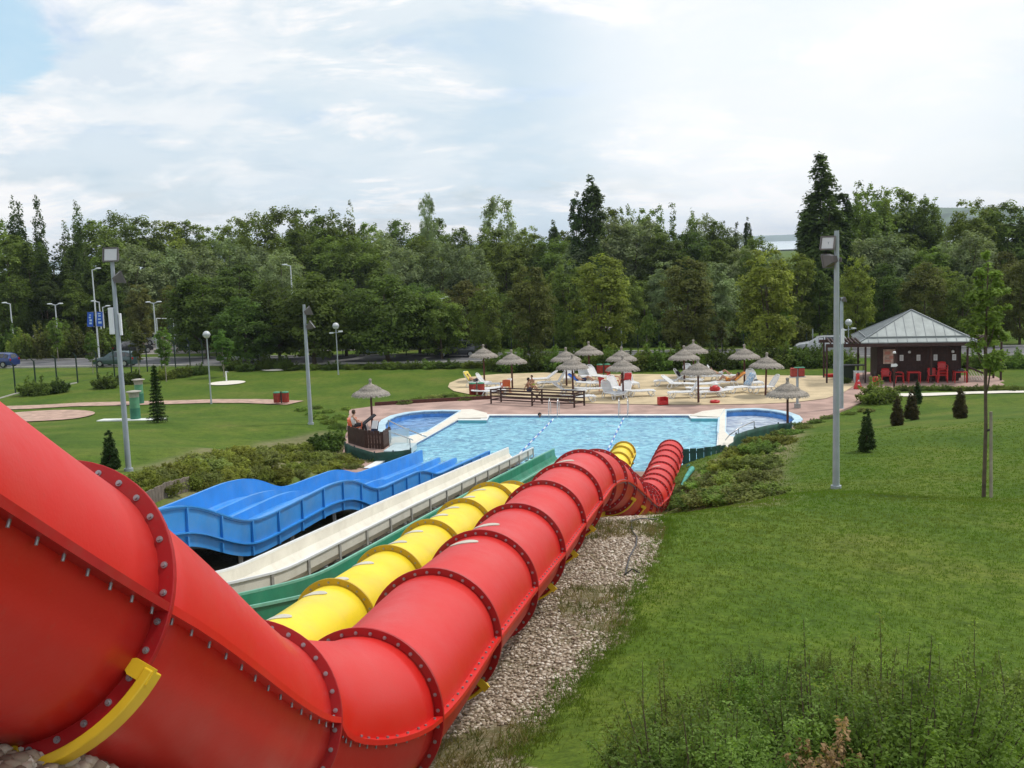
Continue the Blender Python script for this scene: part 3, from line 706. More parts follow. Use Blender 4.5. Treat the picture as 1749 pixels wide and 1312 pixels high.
# heights of the top rails against the distance along the slide axis
zblue_far = interp([(4, 6.6), (17, 5.15), (20.2, 4.80), (21.2, 4.64), (21.9, 4.44), (22.9, 4.00), (23.8, 3.64), (24.4, 3.47), (25.1, 3.39), (26.8, 3.33), (29.6, 3.25), (31, 3.08), (32, 2.80), (33.2, 2.30), (34, 2.13), (36, 2.0), (38.2, 1.84), (39.3, 1.62), (40.5, 1.22), (41.2, 1.13), (43, 1.0), (45, .82), (49.4, .47), (52, .2)])
W_ = 3.3
fl_ = [(-.05, 0), (0, .0), (.015, -.55), (.05, -.6)]
def blue_prof():
    o = [(-.07, .0), (0.0, .0), (.02, -.52), (.06, -.58), (W_-.06, -.58), (W_-.02, -.52), (W_, 0), (W_+.07, 0), (W_+.07, -.04), (W_+.035, -.04), (W_+.02, -.62), (-.02, -.62), (-.035, -.04), (-.07, -.04)]
    return [(x, y) for x, y in o][::-1]
lb = -15.55
M_bluer = mat('blue_rail', (.03, .26, .70), .35, var=.06)
rails = [('top_rail', [(W_-.0, .0), (W_+.09, .0), (W_+.09, .035), (W_-.0, .035)], M_bluer), ('top_rail', [(-.09, .0), (0, .0), (0, .035), (-.09, .035)], M_bluer),
         ('lower_flange', [(W_+.022, -.60), (W_+.10, -.60), (W_+.10, -.56), (W_+.022, -.56)], M_bluer)]
for k in (1, 2, 3):
    x = W_*k/4; rails.append(('lane_divider', [(x-.09, -.582), (x-.055, -.33), (x+.055, -.33), (x+.09, -.582)], M_blue))
rails.append(('skirt', [(W_-.03, -.90), (W_+.0, -.90), (W_+.0, -.621), (W_-.03, -.621)], M_blue))
chute('open_slide', 'wide blue wavy open slide with four lanes, on the far left', zblue_far, 14.0, 49.55, .3, lb, [], [('chute_body', blue_prof(), M_blue)], rails,
      [a for a in np.arange(18.2, 49, 1.55)]+[49.45], ([[(W_+.024, -.615), (W_+.085, -.615), (W_+.085, -.002), (W_+.04, -.002)], [(W_+.001, -.90), (W_+.06, -.90), (W_+.06, -.67), (W_+.001, -.67)]], M_blue, .06))
zwhite = interp([(4, 7.4), (14, 4.85), (18.7, 3.70), (20.4, 3.36), (21.3, 3.18), (22, 3.10), (30.5, 2.38), (40, 1.5), (49.5, .62), (52, .4)])
def uprof(w, d):
    inn = [(0, 0), (.02, -d*.55), (.12, -d*.88), (.28, -d), (w-.28, -d), (w-.12, -d*.88), (w-.02, -d*.55), (w, 0)]
    out = [(w+.025, -.0), (w+.02, -d*.55), (w-.10, -d*.95), (w-.26, -d-.04), (.26, -d-.04), (.10, -d*.95), (-.02, -d*.55), (-.025, 0)]
    return (inn+out)[::-1]
def railp(w): return [('top_rail', [(w-.004, 0), (w+.06, 0), (w+.06, .05), (w-.004, .05)], None), ('top_rail', [(-.06, 0), (.004, 0), (.004, .05), (-.06, .05)], None)]
wW = 1.15
chute('open_slide', 'straight white open slide chute between the blue and green slides', zwhite, 12, 49.4, .4, -11.22, [], [('chute_body', uprof(wW, .46), M_whs)], [(a, b, M_whr) for a, b, c in railp(wW)],
      list(np.arange(13, 49, 1.95))+[49.3], ([[(wW+.026, -.42), (wW+.055, -.42), (wW+.055, -.004), (wW+.026, -.004)], [(wW-.14, -.50), (wW+.03, -.50), (wW+.03, -.44), (wW-.08, -.44)]], M_rib, .12))
zgreen = interp([(4, 7.3), (12, 5.3), (15.7, 4.36), (17.5, 3.93), (19.5, 3.50), (21.0, 3.22), (22, 3.11), (37, 1.79), (49.7, .54), (52, .3)])
chute('open_slide', 'straight dark green open slide chute beside the yellow tube', zgreen, 12, 49.6, .4, -9.05, [], [('chute_body', uprof(1.12, .5), M_grn)], [(a, b, M_grnr) for a, b, c in railp(1.12)],
      list(np.arange(13.5, 49, 1.95)), ([[(1.12+.026, -.42), (1.12+.055, -.42), (1.12+.055, -.004), (1.12+.026, -.004)]], M_grn, .06))

for (lat, zf_, w_, dz, m_) in ((-15.4, zblue_far, 3.0, -.70, M_steel), (-11.1, zwhite, .95, -.50, M_steel), (-8.95, zgreen, .95, -.52, M_steel)):
    rt = [o for o in col.objects if o.name.startswith('open_slide') and o.parent is None][{-15.4: 0, -11.1: 1, -8.95: 2}[lat]]
    for a_ in np.arange(21, 47, 3.1):
        for k_ in (0, 1):
            x, y = AL(a_, lat+k_*w_); g_ = gz(x, y); zt = zf_(a_)+dz
            if zt-g_ > .12: mb = MB(); mb.beam((x, y, g_-.2), (x, y, zt+.05), .09, .09); mb.build('support_post', m_, rt)
        x, y = AL(a_, lat); x2, y2 = AL(a_, lat+w_); mb = MB(); mb.beam((x, y, zf_(a_)+dz), (x2, y2, zf_(a_)+dz), .08, .08); mb.build('cross_beam', m_, rt)
# ------------------------------------------------------------------ trees and plants
M_bark = mat('bark', (.10, .075, .05), .95, var=.3, vscale=4, bump=.4)
M_barkl = mat('pale_bark', (.30, .27, .21), .95, var=.25, vscale=3)
L_dark = leafmat('foliage_dark_green', (.092, .140, .028), .45)
L_mid = leafmat('foliage_mid_green', (.150, .205, .042), .45)
L_sil = leafmat('foliage_silver_green', (.22, .27, .13), .45)
L_yel = leafmat('foliage_yellow_green', (.200, .250, .045), .4)
L_pop = leafmat('foliage_poplar', (.068, .108, .028), .45)
L_brn = leafmat('foliage_brown_green', (.130, .140, .038), .4)
L_fresh = leafmat('foliage_fresh_green', (.130, .215, .040), .35)
L_thu = leafmat('foliage_thuja', (.040, .070, .018), .35)
def leaves(pts, nrm, size, aspect=1.5, seed=0, jit=.4):
    r = np.random.default_rng(seed); n = len(pts)
    nrm = nrm+r.normal(0, jit, (n, 3)); nrm /= np.linalg.norm(nrm, axis=1)[:, None]+1e-9
    t = r.normal(0, 1, (n, 3)); t -= (t*nrm).sum(1)[:, None]*nrm; t /= np.linalg.norm(t, axis=1)[:, None]+1e-9
    b = np.cross(nrm, t); s = size*r.uniform(.6, 1.4, n)[:, None]
    l = t*s*aspect*.5; w_ = b*s*.5
    V = np.stack([pts-l, pts+w_*.9, pts+l, pts-w_*.9], 1).reshape(-1, 3)
    return V
def quads(V): return np.arange(len(V)).reshape(-1, 4)
def crown_mesh(name, h, w, shape, nclump, nleaf, lsize, seed, csize=.16, base=.0, m=None, gap=.0, squash=.75, jit=.45):
    """leaf clumps through the volume of an envelope; returns mesh and clump centres"""
    r = np.random.default_rng(seed); C = []; Rr = []
    while len(C) < nclump:
        t = r.uniform(0, 1); R = shape(t, seed)*w/2
        if r.uniform() > R/(w/2)+.12: continue
        a = r.uniform(0, 2*PI); q = r.uniform(.15, 1)**.5*r.uniform(.75, 1.0)
        C.append((R*q*math.cos(a), R*q*math.sin(a), base+t*(h-base))); Rr.append(w*csize*r.uniform(.6, 1.3)*(.45+.55*R/(w/2)))
    C = np.array(C); Rr = np.array(Rr)
    wgt = Rr**2; wgt /= wgt.sum(); ci = r.choice(nclump, nleaf, p=wgt)
    d = r.normal(0, 1, (nleaf, 3)); d /= np.linalg.norm(d, axis=1)[:, None]
    d[:, 2] = np.where(d[:, 2] < -.25, -d[:, 2], d[:, 2])
    rad = (r.uniform(0, 1, nleaf)**.4)*Rr[ci]*r.uniform(.8, 1.15, nleaf)
    P = C[ci]+d*rad[:, None]*np.array([1, 1, squash])
    out = P-np.array([0, 0, h*.45]); out /= np.linalg.norm(out, axis=1)[:, None]
    V = leaves(P, d*.8+out*.5+np.array([0, 0, .35]), lsize, seed=seed+1, jit=jit)
    me = np_mesh(name, V, quads(V), m); return me, C
def sh_round(t, s): return max(.0, math.sin(PI*min(1, t*.80+.17))**.55)*(1-.12*t)
def sh_oval(t, s): return max(.0, math.sin(PI*min(1, t*.84+.10)))**.6*(.92+.08*math.sin(5*t+s))
def sh_pop(t, s): return max(.03, min(1, t*5)**.6*(1-t)**.42*1.12)*(.84+.16*math.sin(14*t+s))
def sh_cone(t, s): return max(.02, (1-t)**.9)*min(1, .35+t*7)
def sh_spray(t, s): return (.55+.45*math.sin(PI*min(1, t*1.05)))*max(.12, 1-t**3)
def tree_proto(name, label, cat, h, w, shape, m, seed, nclump=90, nleaf=6500, ls=.30, base=.22, trunk_r=.18, csize=.15, bark=None, limbs=7, squash=.75, trunk_top=.8):
    root = thing(name, label, cat)
    me, C = crown_mesh('crown', h, w, shape, nclump, nleaf, ls, seed, csize, base*h, m, squash=squash)
    c = bpy.data.objects.new('crown', me); col.objects.link(c); c.parent = root
    c.material_slots[0].link = 'OBJECT'; c.material_slots[0].material = m
    r = random.Random(seed); mb = MB(); k = 6
    pts = [(r.uniform(-.02, .02)*w*i/k, r.uniform(-.02, .02)*w*i/k, h*trunk_top*i/k-(.3 if i == 0 else 0)) for i in range(k+1)]
    mb.tube(pts, [trunk_r*(1.25 if i == 0 else 1)*(1-.8*i/k) for i in range(k+1)], 8)
    for j in range(limbs):
        c_ = C[r.randrange(len(C))]; i = r.randint(1, 4); a = Vector(pts[i]); e = Vector(c_)
        if e.z < a.z+.2: continue
        mid = a.lerp(e, .5)+Vector((0, 0, -.06*h*.3)); mb.tube([a, mid, e], [trunk_r*.45*(1-.12*i), trunk_r*.28, .02], 5)
    mb.build('trunk', bark or M_bark, root)
    return root
P_round = [tree_proto('deciduous_tree', 'x', 'tree', 10, 9, sh_round, L_dark, 11+i, 150, 14000, .22, .10, .2, csize=.125, squash=.95) for i in range(4)]
P_oval = [tree_proto('deciduous_tree', 'x', 'tree', 14, 8, sh_oval, L_mid, 21+i, 190, 15000, .22, .07, .2, csize=.125, squash=1.05) for i in range(4)]
P_wil = [tree_proto('willow_tree', 'x', 'tree', 14, 10, sh_oval, L_sil, 31+i, 220, 15000, .22, .05, .22, csize=.105, squash=1.15) for i in range(3)]
P_pop = [tree_proto('poplar_tree', 'x', 'tree', 20, 4.9, sh_pop, L_pop, 41+i, 170, 13000, .26, .04, .22, csize=.18, squash=1.7, limbs=3) for i in range(3)]
def spires(name, seed, h, w, k):
    """poplar whose crown rises in several pointed leaders"""
    root = thing(name, 'x', 'tree'); r = np.random.default_rng(seed); Vs = []; Cs = []
    for j in range(k):
        a = r.uniform(0, 2*PI); q = r.uniform(.1, .32)*w; hh = h*r.uniform(.72, 1.0) if j else h
        me, C = crown_mesh('tmp', hh, w*.42, sh_pop, 110, int(16000/k), .24, seed*7+j, .20, .06*h, None, squash=1.8)
        v = np.empty(len(me.vertices)*3); me.vertices.foreach_get('co', v); v = v.reshape(-1, 3); v[:, 0] += q*math.cos(a)*(.5+.5*v[:, 2]/h)*1.3; v[:, 1] += q*math.sin(a)*1.4; Vs.append(v); bpy.data.meshes.remove(me)
    me2, C2 = crown_mesh('tmp', h*.62, w, sh_oval, 110, 8000, .25, seed+99, .16, .05*h, None); v = np.empty(len(me2.vertices)*3); me2.vertices.foreach_get('co', v); Vs.append(v.reshape(-1, 3)); bpy.data.meshes.remove(me2)
    V = np.concatenate(Vs); me = np_mesh('crown', V, quads(V), L_pop); c = bpy.data.objects.new('crown', me); col.objects.link(c); c.parent = root
    c.material_slots[0].link = 'OBJECT'; c.material_slots[0].material = L_pop
    mb = MB(); mb.tube([(0, 0, -.3), (0, 0, h*.6)], [.3, .08], 8)
    for j in range(5): a = random.uniform(0, 6.28); mb.tube([(0, 0, h*.12), (w*.2*math.cos(a), w*.2*math.sin(a), h*.35), (w*.25*math.cos(a), w*.25*math.sin(a), h*.7)], [.14, .09, .02], 5)
    mb.build('trunk', M_bark, root); return root
P_spire = [spires('poplar_tree', 51+i, 17, 8.5, 6) for i in range(3)]
P_young = [tree_proto('young_tree', 'x', 'young tree', 4.6, 1.7, sh_oval, L_fresh, 61+i, 70, 4200, .10, .3, .045, csize=.2, limbs=9, bark=M_barkl, trunk_top=.9) for i in range(2)]
def shrub_proto(name, h, w, m, seed, nstem=46, nleaf=5200, ls=.05, spread=1.0, wild=.25, stem_m=None):
    root = thing(name, 'x', 'shrub'); r = np.random.default_rng(seed); mb = MB(); P = []; Nn = []
    per = nleaf//nstem
    for k in range(nstem):
        a = r.uniform(0, 2*PI); q = r.uniform(0, 1)**.6; L_ = h*r.uniform(.45, 1.0)*(1.25 if r.uniform() < wild else .85)
        ex, ey = w/2*q*math.cos(a)*spread, w/2*q*math.sin(a)*spread; b0 = np.array([ex*.35, ey*.35, -.05]); e = np.array([ex, ey, L_*(1-.35*q*q)])
        mid = (b0+e)/2+np.array([ex*.12, ey*.12, .05*h])+r.normal(0, .04*w, 3)
        ts = np.linspace(0, 1, 5); cur = [(1-t)**2*b0+2*t*(1-t)*mid+t*t*e for t in ts]
        mb.tube([tuple(p) for p in cur], [.012*h, .009*h, .007*h, .004*h, .002*h], 3, caps=False)
        t = r.uniform(.12, 1, per); cp = (1-t)[:, None]**2*b0+(2*t*(1-t))[:, None]*mid+(t*t)[:, None]*e
        sc = w*.085*(1.15-t)[:, None]; o_ = r.normal(0, 1, (per, 3)); P.append(cp+o_*sc); Nn.append(o_*.6+np.array([0, 0, .8]))
    V = leaves(np.concatenate(P), np.concatenate(Nn), ls, 1.7, seed, .5)
    V[:, 2] = np.maximum(V[:, 2], -.05)
    me = np_mesh('foliage', V, quads(V), m); f = bpy.data.objects.new('foliage', me); col.objects.link(f); f.parent = root
    f.material_slots[0].link = 'OBJECT'; f.material_slots[0].material = m
    mb.build('stems', stem_m or M_twig, root); return root
M_twig = mat('twig', (.10, .085, .045), .9, var=.2)
L_sh1 = leafmat('shrub_green', (.19, .275, .06), .45, vs=1.5); L_sh2 = leafmat('shrub_yellow_green', (.22, .25, .05), .4, vs=1.5); L_sh3 = leafmat('shrub_grey_green', (.21, .25, .075), .4, vs=1.5)
L_shf = leafmat('shrub_fresh_green', (.16, .26, .045), .4, vs=1.5); L_shd = leafmat('shrub_brown', (.40, .27, .15), .3, objvar=.02, vs=2)
FG = [shrub_proto('shrub', 1.15, 1.6, L_sh1, 71+i, 110, 27000, .019, wild=.05) for i in range(3)]
LOW = [shrub_proto('shrub', .8, 1.7, L_sh3, 81+i, 70, 9000, .042, wild=.1) for i in range(3)]
BSH = [shrub_proto('bush', 1.6, 2.4, L_mid, 91+i, 70, 7500, .085, wild=.15) for i in range(2)]
def cone_proto(name, cat, h, w, m, seed, nleaf, ls):
    root = thing(name, 'x', cat); me, C = crown_mesh('foliage', h, w, sh_cone if name == 'spruce_tree' else (lambda t, s: max(.04, (1-t)**.5)*min(1, .72+t*1.6)), 260, nleaf, ls, seed, .15, .03, m, squash=1.3)
    c = bpy.data.objects.new('foliage', me); col.objects.link(c); c.parent = root
    c.material_slots[0].link = 'OBJECT'; c.material_slots[0].material = m
    mb = MB(); mb.tube([(0, 0, -.1), (0, 0, h*.85)], [.05, .01], 6); mb.build('trunk', M_bark, root); return root
P_thu = [cone_proto('conifer', 'conifer', 1.7, .74, L_thu, 101+i, 13000, .036) for i in range(2)]
# spruce with drooping whorls
def spruce():
    root = thing('spruce_tree', 'x', 'conifer'); r = np.random.default_rng(5); P = []; Nn = []; h = 3.6; mb = MB(); mb.tube([(0, 0, -.1), (0, 0, h)], [.06, .01], 6)
    for k in range(17):
        z = .25+k*.195; R = .80*(1-z/h)**.85+.06; nb = 11
        for j in range(nb):
            a = 2*PI*(j+r.uniform(-.3, .3))/nb; R2 = R*r.uniform(.75, 1.15); t = r.uniform(0.05, 1, 70)
            p = np.stack([R2*t*math.cos(a), R2*t*math.sin(a), z-.22*R2*t+.12*R2*t*t], 1); P.append(p+r.normal(0, .035, p.shape)); Nn.append(np.tile([0, 0, 1.0], (70, 1)))
            mb.tube([(0, 0, z), (R2*math.cos(a), R2*math.sin(a), z-.1*R2)], [.012, .004], 3)
    V = leaves(np.concatenate(P), np.concatenate(Nn), .06, 1.8, 5, .5); me = np_mesh('foliage', V, quads(V), L_thu); f = bpy.data.objects.new('foliage', me); col.objects.link(f); f.parent = root
    mb.build('trunk', M_bark, root); return root
# ---- wood: every tree a thing of its own
LM = [(20, 'the leftmost lamp post'), (95, 'the distant twin street lamp'), (155, 'the lamp post with blue banners'), (205, 'the big left floodlight pole'), (265, 'the white lamp post by the ball court'), (358, 'the globe lamp by the path'),
      (430, 'the pale parked car'), (525, 'the thin left floodlight pole'), (577, 'the globe lamp with cross arms'), (650, 'the forked dark tree'), (732, 'the two thin white lamps'), (785, 'the dark parked car'), (848, 'the leftmost sand parasol'), (910, 'the rail pen'), (975, 'the paired sand parasols'),
      (1012, 'the globe lamp behind the sand'), (1065, 'the middle parasols'), (1137, 'the end of the red tube'), (1188, 'the three clustered parasols'), (1270, 'the right sand parasols'), (1330, 'the gap showing the lake'), (1395, 'the silver car'), (1427, 'the tall right floodlight pole'), (1500, 'the kiosk roof'), (1552, 'the kiosk roof peak'), (1620, 'the right eave of the kiosk'), (1680, 'the staked young tree'), (1735, 'the right edge of the photo')]
def where(px):
    k = min(LM, key=lambda q: abs(q[0]-px)); d = px-k[0]
    return ('just left of ' if d < -9 else 'just right of ' if d > 9 else 'in line with ')+k[1]
def put_tree(proto, px, top, Y, label, group, m=None, wscale=1.0, hh=None, h0=None, rz=None, gzz=None):
    """stand a tree at distance Y so that its top is at the photo's height"""
    x = onY(px, top, Y)[0]; ztop = onY(px, top, Y)[2]; zb = gz(x, Y) if gzz is None else gzz
    H = ztop-zb; s = H/h0
    wscale *= WS.get(group, 1); o = place(proto, USED, (x, Y, zb-.05), random.uniform(0, 6.28) if rz is None else rz, (s*wscale, s*wscale, s), label, group)
    if m:
        for ch in o.children:
            if ch.name.startswith('crown') or ch.name.startswith('foliage'): ch.material_slots[0].material = m
    return o
WS = {'trees along the road and car park': 1.22, 'trees in the middle of the wood': 1.25, 'trees on the skyline of the wood': 1.1}
kinds = {'round': (P_round, 10.3), 'oval': (P_oval, 14.4), 'wil': (P_wil, 14.4), 'pop': (P_pop, 20.5), 'spire': (P_spire, 17.4), 'young': (P_young, 4.7)}
def row(items, group, rowname, looks):
    for j, (kd, px, top, Y, ws, m) in enumerate(items):
        pr, h0 = kinds[kd]; lk = looks.get((kd, m)) or looks.get(kd) or kd
        put_tree(pr[j % len(pr)], px, top, Y, '%s %s, %s' % (lk, rowname, where(px)), group, MM[m], ws, h0=h0)
MM = {'d': L_dark, 'm': L_mid, 's': L_sil, 'y': L_yel, 'p': L_pop, 'b': L_brn, 'f': L_fresh, None: None}
back = [('spire', 45, 322, 150, .62, 'p'), ('spire', 118, 342, 152, .62, 'p'), ('oval', -12, 372, 165, 1, 'm'), ('oval', 160, 372, 175, 1, 'm'), ('wil', 200, 362, 185, .8, 'm'), ('oval', 240, 370, 180, .9, 'm'), ('oval', 282, 378, 182, 1, 'y'), ('oval', 320, 374, 186, .9, 'm'), ('oval', 360, 386, 184, .9, 'y'), ('oval', 400, 372, 188, .8, 'm'),
        ('wil', 437, 362, 160, .8, 'm'), ('wil', 480, 352, 165, .85, 'm'), ('oval', 520, 356, 170, .9, 'm'), ('spire', 592, 344, 160, .7, 'm'), ('oval', 560, 366, 172, 1, 'm'), ('oval', 628, 378, 180, .9, 'm'), ('round', 683, 375, 190, .75, 'd'), ('wil', 728, 330, 175, .32, 's'), ('oval', 740, 372, 190, .8, 'm'), ('oval', 785, 386, 180, .9, 'm'),
        ('wil', 850, 334, 165, .62, 's'), ('oval', 905, 388, 180, .9, 'm'), ('pop', 945, 366, 165, .7, 'p'), ('oval', 960, 392, 175, .8, 'm'), ('pop', 983, 322, 140, .75, 'p'), ('pop', 1010, 283, 140, .85, 'p'), ('oval', 1040, 356, 165, .7, 'm'), ('spire', 1070, 341, 160, .6, 'm'), ('oval', 1108, 356, 170, .8, 'm'), ('spire', 1153, 341, 150, .72, 'm'),
        ('wil', 1195, 362, 165, .7, 's'), ('oval', 1225, 374, 160, .8, 'd'), ('spire', 1245, 376, 155, .5, 'p'), ('pop', 1277, 367, 150, .6, 'p'), ('wil', 1262, 396, 165, .8, 's'),
        ('pop', 1402, 262, 118, 1.25, 'p'), ('pop', 1432, 312, 121, 1.3, 'p'), ('pop', 1380, 345, 121, 1.1, 'p'), ('spire', 1452, 306, 135, .75, 'm'), ('spire', 1496, 308, 140, .8, 'm'), ('oval', 1478, 326, 140, .9, 'm'), ('oval', 1530, 322, 145, .9, 'm'), ('spire', 1560, 322, 145, .85, 'm'), ('oval', 1583, 336, 142, .6, 'm'), ('oval', 1655, 341, 128, .85, 'm'), ('oval', 1722, 344, 130, .9, 'd'), ('oval', 1690, 352, 135, .8, 'm'), ('wil', 1640, 380, 135, .8, 's'), ('oval', 1770, 350, 130, 1, 'd')]
looks = {'round': 'dark domed tree', 'oval': 'tall leafy green tree', ('oval', 'y'): 'pale yellow-green tree', ('oval', 'd'): 'dark leafy tree', 'wil': 'loose feathery tree', ('wil', 's'): 'silvery open tree', 'pop': 'dark columnar poplar', 'spire': 'poplar with several pointed spires'}
row(back, 'trees on the skyline of the wood', 'on the skyline', looks)
mid = [('spire', 70, 400, 140, 1, 'p'), ('oval', 10, 400, 140, .9, 'm'), ('spire', 140, 420, 138, .8, 'p'), ('oval', 185, 425, 140, 1, 'm'), ('wil', 232, 418, 138, .9, 's'), ('wil', 285, 422, 142, .95, 's'), ('wil', 330, 415, 145, .95, 's'), ('wil', 385, 408, 150, .95, 's'), ('wil', 430, 420, 145, .9, 's'), ('wil', 478, 424, 140, .8, 's'),
       ('oval', 515, 392, 152, 1, 'm'), ('oval', 558, 400, 150, .9, 'm'), ('wil', 600, 400, 145, 1, 'm'), ('wil', 645, 398, 150, 1, 's'), ('wil', 690, 422, 140, .95, 's'), ('oval', 715, 400, 155, .9, 'm'), ('wil', 752, 412, 142, .95, 's'), ('wil', 800, 420, 138, .9, 's'), ('oval', 838, 392, 155, .9, 'm'), ('oval', 862, 410, 145, .9, 'm'), ('oval', 900, 400, 148, 1, 'm'),
       ('wil', 945, 402, 145, 1, 'm'), ('wil', 985, 420, 140, 1, 's'), ('wil', 1030, 372, 150, 1, 's'), ('wil', 1085, 368, 150, 1.05, 's'), ('oval', 1130, 400, 145, 1, 'd'), ('oval', 1180, 398, 148, 1, 'd'), ('oval', 1228, 408, 142, .9, 'm'), ('wil', 1268, 420, 140, .9, 's'), ('wil', 1292, 402, 135, .72, 'm'), ('wil', 1330, 432, 132, .75, 's'),
       ('wil', 1475, 410, 122, 1, 's'), ('oval', 1430, 400, 125, .8, 'p'), ('wil', 1510, 395, 122, 1, 's'), ('oval', 1545, 400, 125, 1, 'd'), ('oval', 1590, 420, 120, 1, 'm'), ('wil', 1625, 410, 122, .9, 's'), ('wil', 1665, 395, 120, .9, 's'), ('oval', 1715, 430, 118, .9, 'b'), ('oval', 1745, 420, 120, 1, 'd')]
row(mid, 'trees in the middle of the wood', 'in the middle tiers of the wood', looks)
front = [('oval', 20, 470, 133, 1, 'd'), ('oval', 75, 480, 133, 1, 'p'), ('oval', 120, 478, 134, .9, 'd'), ('oval', 185, 480, 133, 1, 'd'), ('oval', 235, 485, 130, .9, 'b'), ('oval', 290, 488, 128, .9, 'b'), ('round', 345, 468, 110, 1.0, 'd'), ('round', 400, 455, 118, 1.05, 'd'), ('round', 415, 505, 102, 1.05, 'd'), ('round', 470, 478, 105, .9, 'd'), ('round', 528, 466, 100, 1.0, 'd'), ('round', 585, 480, 107, .9, 'd'),
         ('round', 655, 468, 100, 1.05, 'd'), ('round', 712, 482, 106, .9, 'd'), ('round', 750, 500, 101, .85, 'm'), ('round', 795, 480, 107, .9, 'b'), ('oval', 826, 482, 95.5, .8, 'm'), ('round', 860, 500, 118, .9, 'd'), ('oval', 903, 455, 93.5, .8, 'b'), ('oval', 948, 462, 122, .8, 'm'), ('oval', 970, 442, 105, .8, 'm'), ('oval', 1025, 435, 93, 1.0, 'y'), ('oval', 1070, 470, 115, .9, 'm'), ('round', 1100, 480, 120, .9, 'd'),
         ('oval', 1135, 446, 118, .9, 's'), ('oval', 1172, 440, 91.5, .95, 'b'), ('oval', 1222, 448, 100, .9, 's'), ('round', 1255, 480, 118, .9, 'd'), ('oval', 1310, 425, 90, .95, 'y'), ('oval', 1362, 432, 110, .8, 'y'), ('oval', 1335, 470, 112, .9, 'b'), ('oval', 1400, 460, 110, .8, 'd'), ('oval', 1462, 438, 98, .72, 'y'), ('oval', 1440, 480, 105, .8, 'm'), ('oval', 1510, 450, 104, .9, 'd'), ('oval', 1580, 445, 98, .85, 'b'), ('oval', 1612, 455, 102, .8, 'y'), ('oval', 1645, 470, 96, .8, 'm'), ('oval', 1700, 460, 100, .9, 'm'), ('oval', 1745, 440, 96, .9, 'b'),
         ('round', 1545, 490, 112, 1.2, 'd'), ('round', 930, 500, 130, 1.2, 'd'), ('round', 1180, 500, 130, 1.2, 'd'), ('round', 1020, 500, 130, 1.2, 'd'), ('round', 620, 500, 130, 1.2, 'd'), ('round', 1110, 500, 126, 1.2, 'd'), ('round', 1270, 505, 126, 1.2, 'd'), ('round', 740, 500, 132, 1.2, 'd'), ('round', 830, 500, 130, 1.2, 'd'), ('round', 1400, 500, 120, 1.2, 'd')]
looks2 = dict(looks); looks2['round'] = 'dark green round-headed street tree'; looks2[('round', 'b')] = 'brownish round-headed street tree'; looks2[('round', 'm')] = 'mid-green round-headed street tree'; looks2[('oval', 'b')] = 'brownish green tree'; looks2[('oval', 's')] = 'greyish green tree'; looks2[('oval', 'p')] = 'very dark tree'
row(front, 'trees along the road and car park', 'in the front tier by the road', looks2)
young = [(108, 542, 118, 'young tree behind the left hedge', 'm'), (153, 565, 99, 'thin young tree at the fence, below the blue banners', 'f'), (93, 538, 112, 'small young tree rising from the roadside hedge', 'f'), (231, 545, 96, 'brownish young tree by the fence, right of the big floodlight pole', 'b'), (277, 553, 90, 'slim young tree between road and netted court', 'f'),
         (377, 560, 92, 'narrow bushy young tree right of the path globe lamp', 'f'), (900, 538, 93, 'narrow young tree between the first two sand parasols', 'f'), (975, 532, 94, 'pale young tree behind the paired parasols', 'y'), (1031, 556, 93, 'small cone-shaped young tree right of the globe lamp behind the sand', 'f'), (1104, 536, 91, 'slender bright young tree with white stake in the hedge', 'f'),
         (1145, 520, 96, 'brownish young tree behind the hedge, left of the clustered parasols', 'b'), (1341, 520, 90, 'young tree left of the silver car', 'f'), (1232, 540, 96, 'thin young tree right of the clustered parasols', 'b')]
for j, (px, top, Y, lb_, m) in enumerate(young): put_tree(P_young[j % 2], px, top, Y, lb_, 'young trees along the road', MM[m], .9 if px != 377 else 1.3, h0=4.8)
# staked young tree on the near lawn
hx, hy, hzv = hit(1680, 850)
stk = thing('young_tree', 'young tree with thin bare trunk tied to a wooden stake, near right lawn', 'young tree', (hx, hy, hzv-.05))
_h = onY(1675, 425, hy)[2]-hzv
me, C = crown_mesh('crown', _h, 1.4, lambda t, s: max(.05, math.sin(PI*min(1, t*.9+.08))**.8*(1-.35*t)), 60, 6500, .058, 301, .14, _h*.50, L_fresh, squash=1.0)
c = bpy.data.objects.new('crown', me); col.objects.link(c); c.parent = stk
mb = MB(); mb.tube([(0, 0, -.1), (.02, 0, _h*.3), (-.03, 0, _h*.6), (0, 0, _h*.95)], [.055, .045, .038, .01], 8)
for k in range(16):
    c_ = C[(k*5) % len(C)]; zz_ = max(_h*.42, c_[2]-.9); mb.tube([(0, 0, zz_), (c_[0]*.5, c_[1]*.5, zz_+.3), tuple(c_)], [.022, .014, .005], 4)
mb.build('trunk', M_bark, stk)
mb = MB(); mb.tube([(.17, -.05, -.1), (.12, -.05, 2.25)], [.045, .04], 8); sk = mb.build('stake', M_barkl, stk)
mb = MB(); mb.tube([(.12, -.05, 1.8), (0, 0, 1.75)], .03, 6); mb.build('tie', mat('black_rubber', (.02, .02, .02), .7), sk)
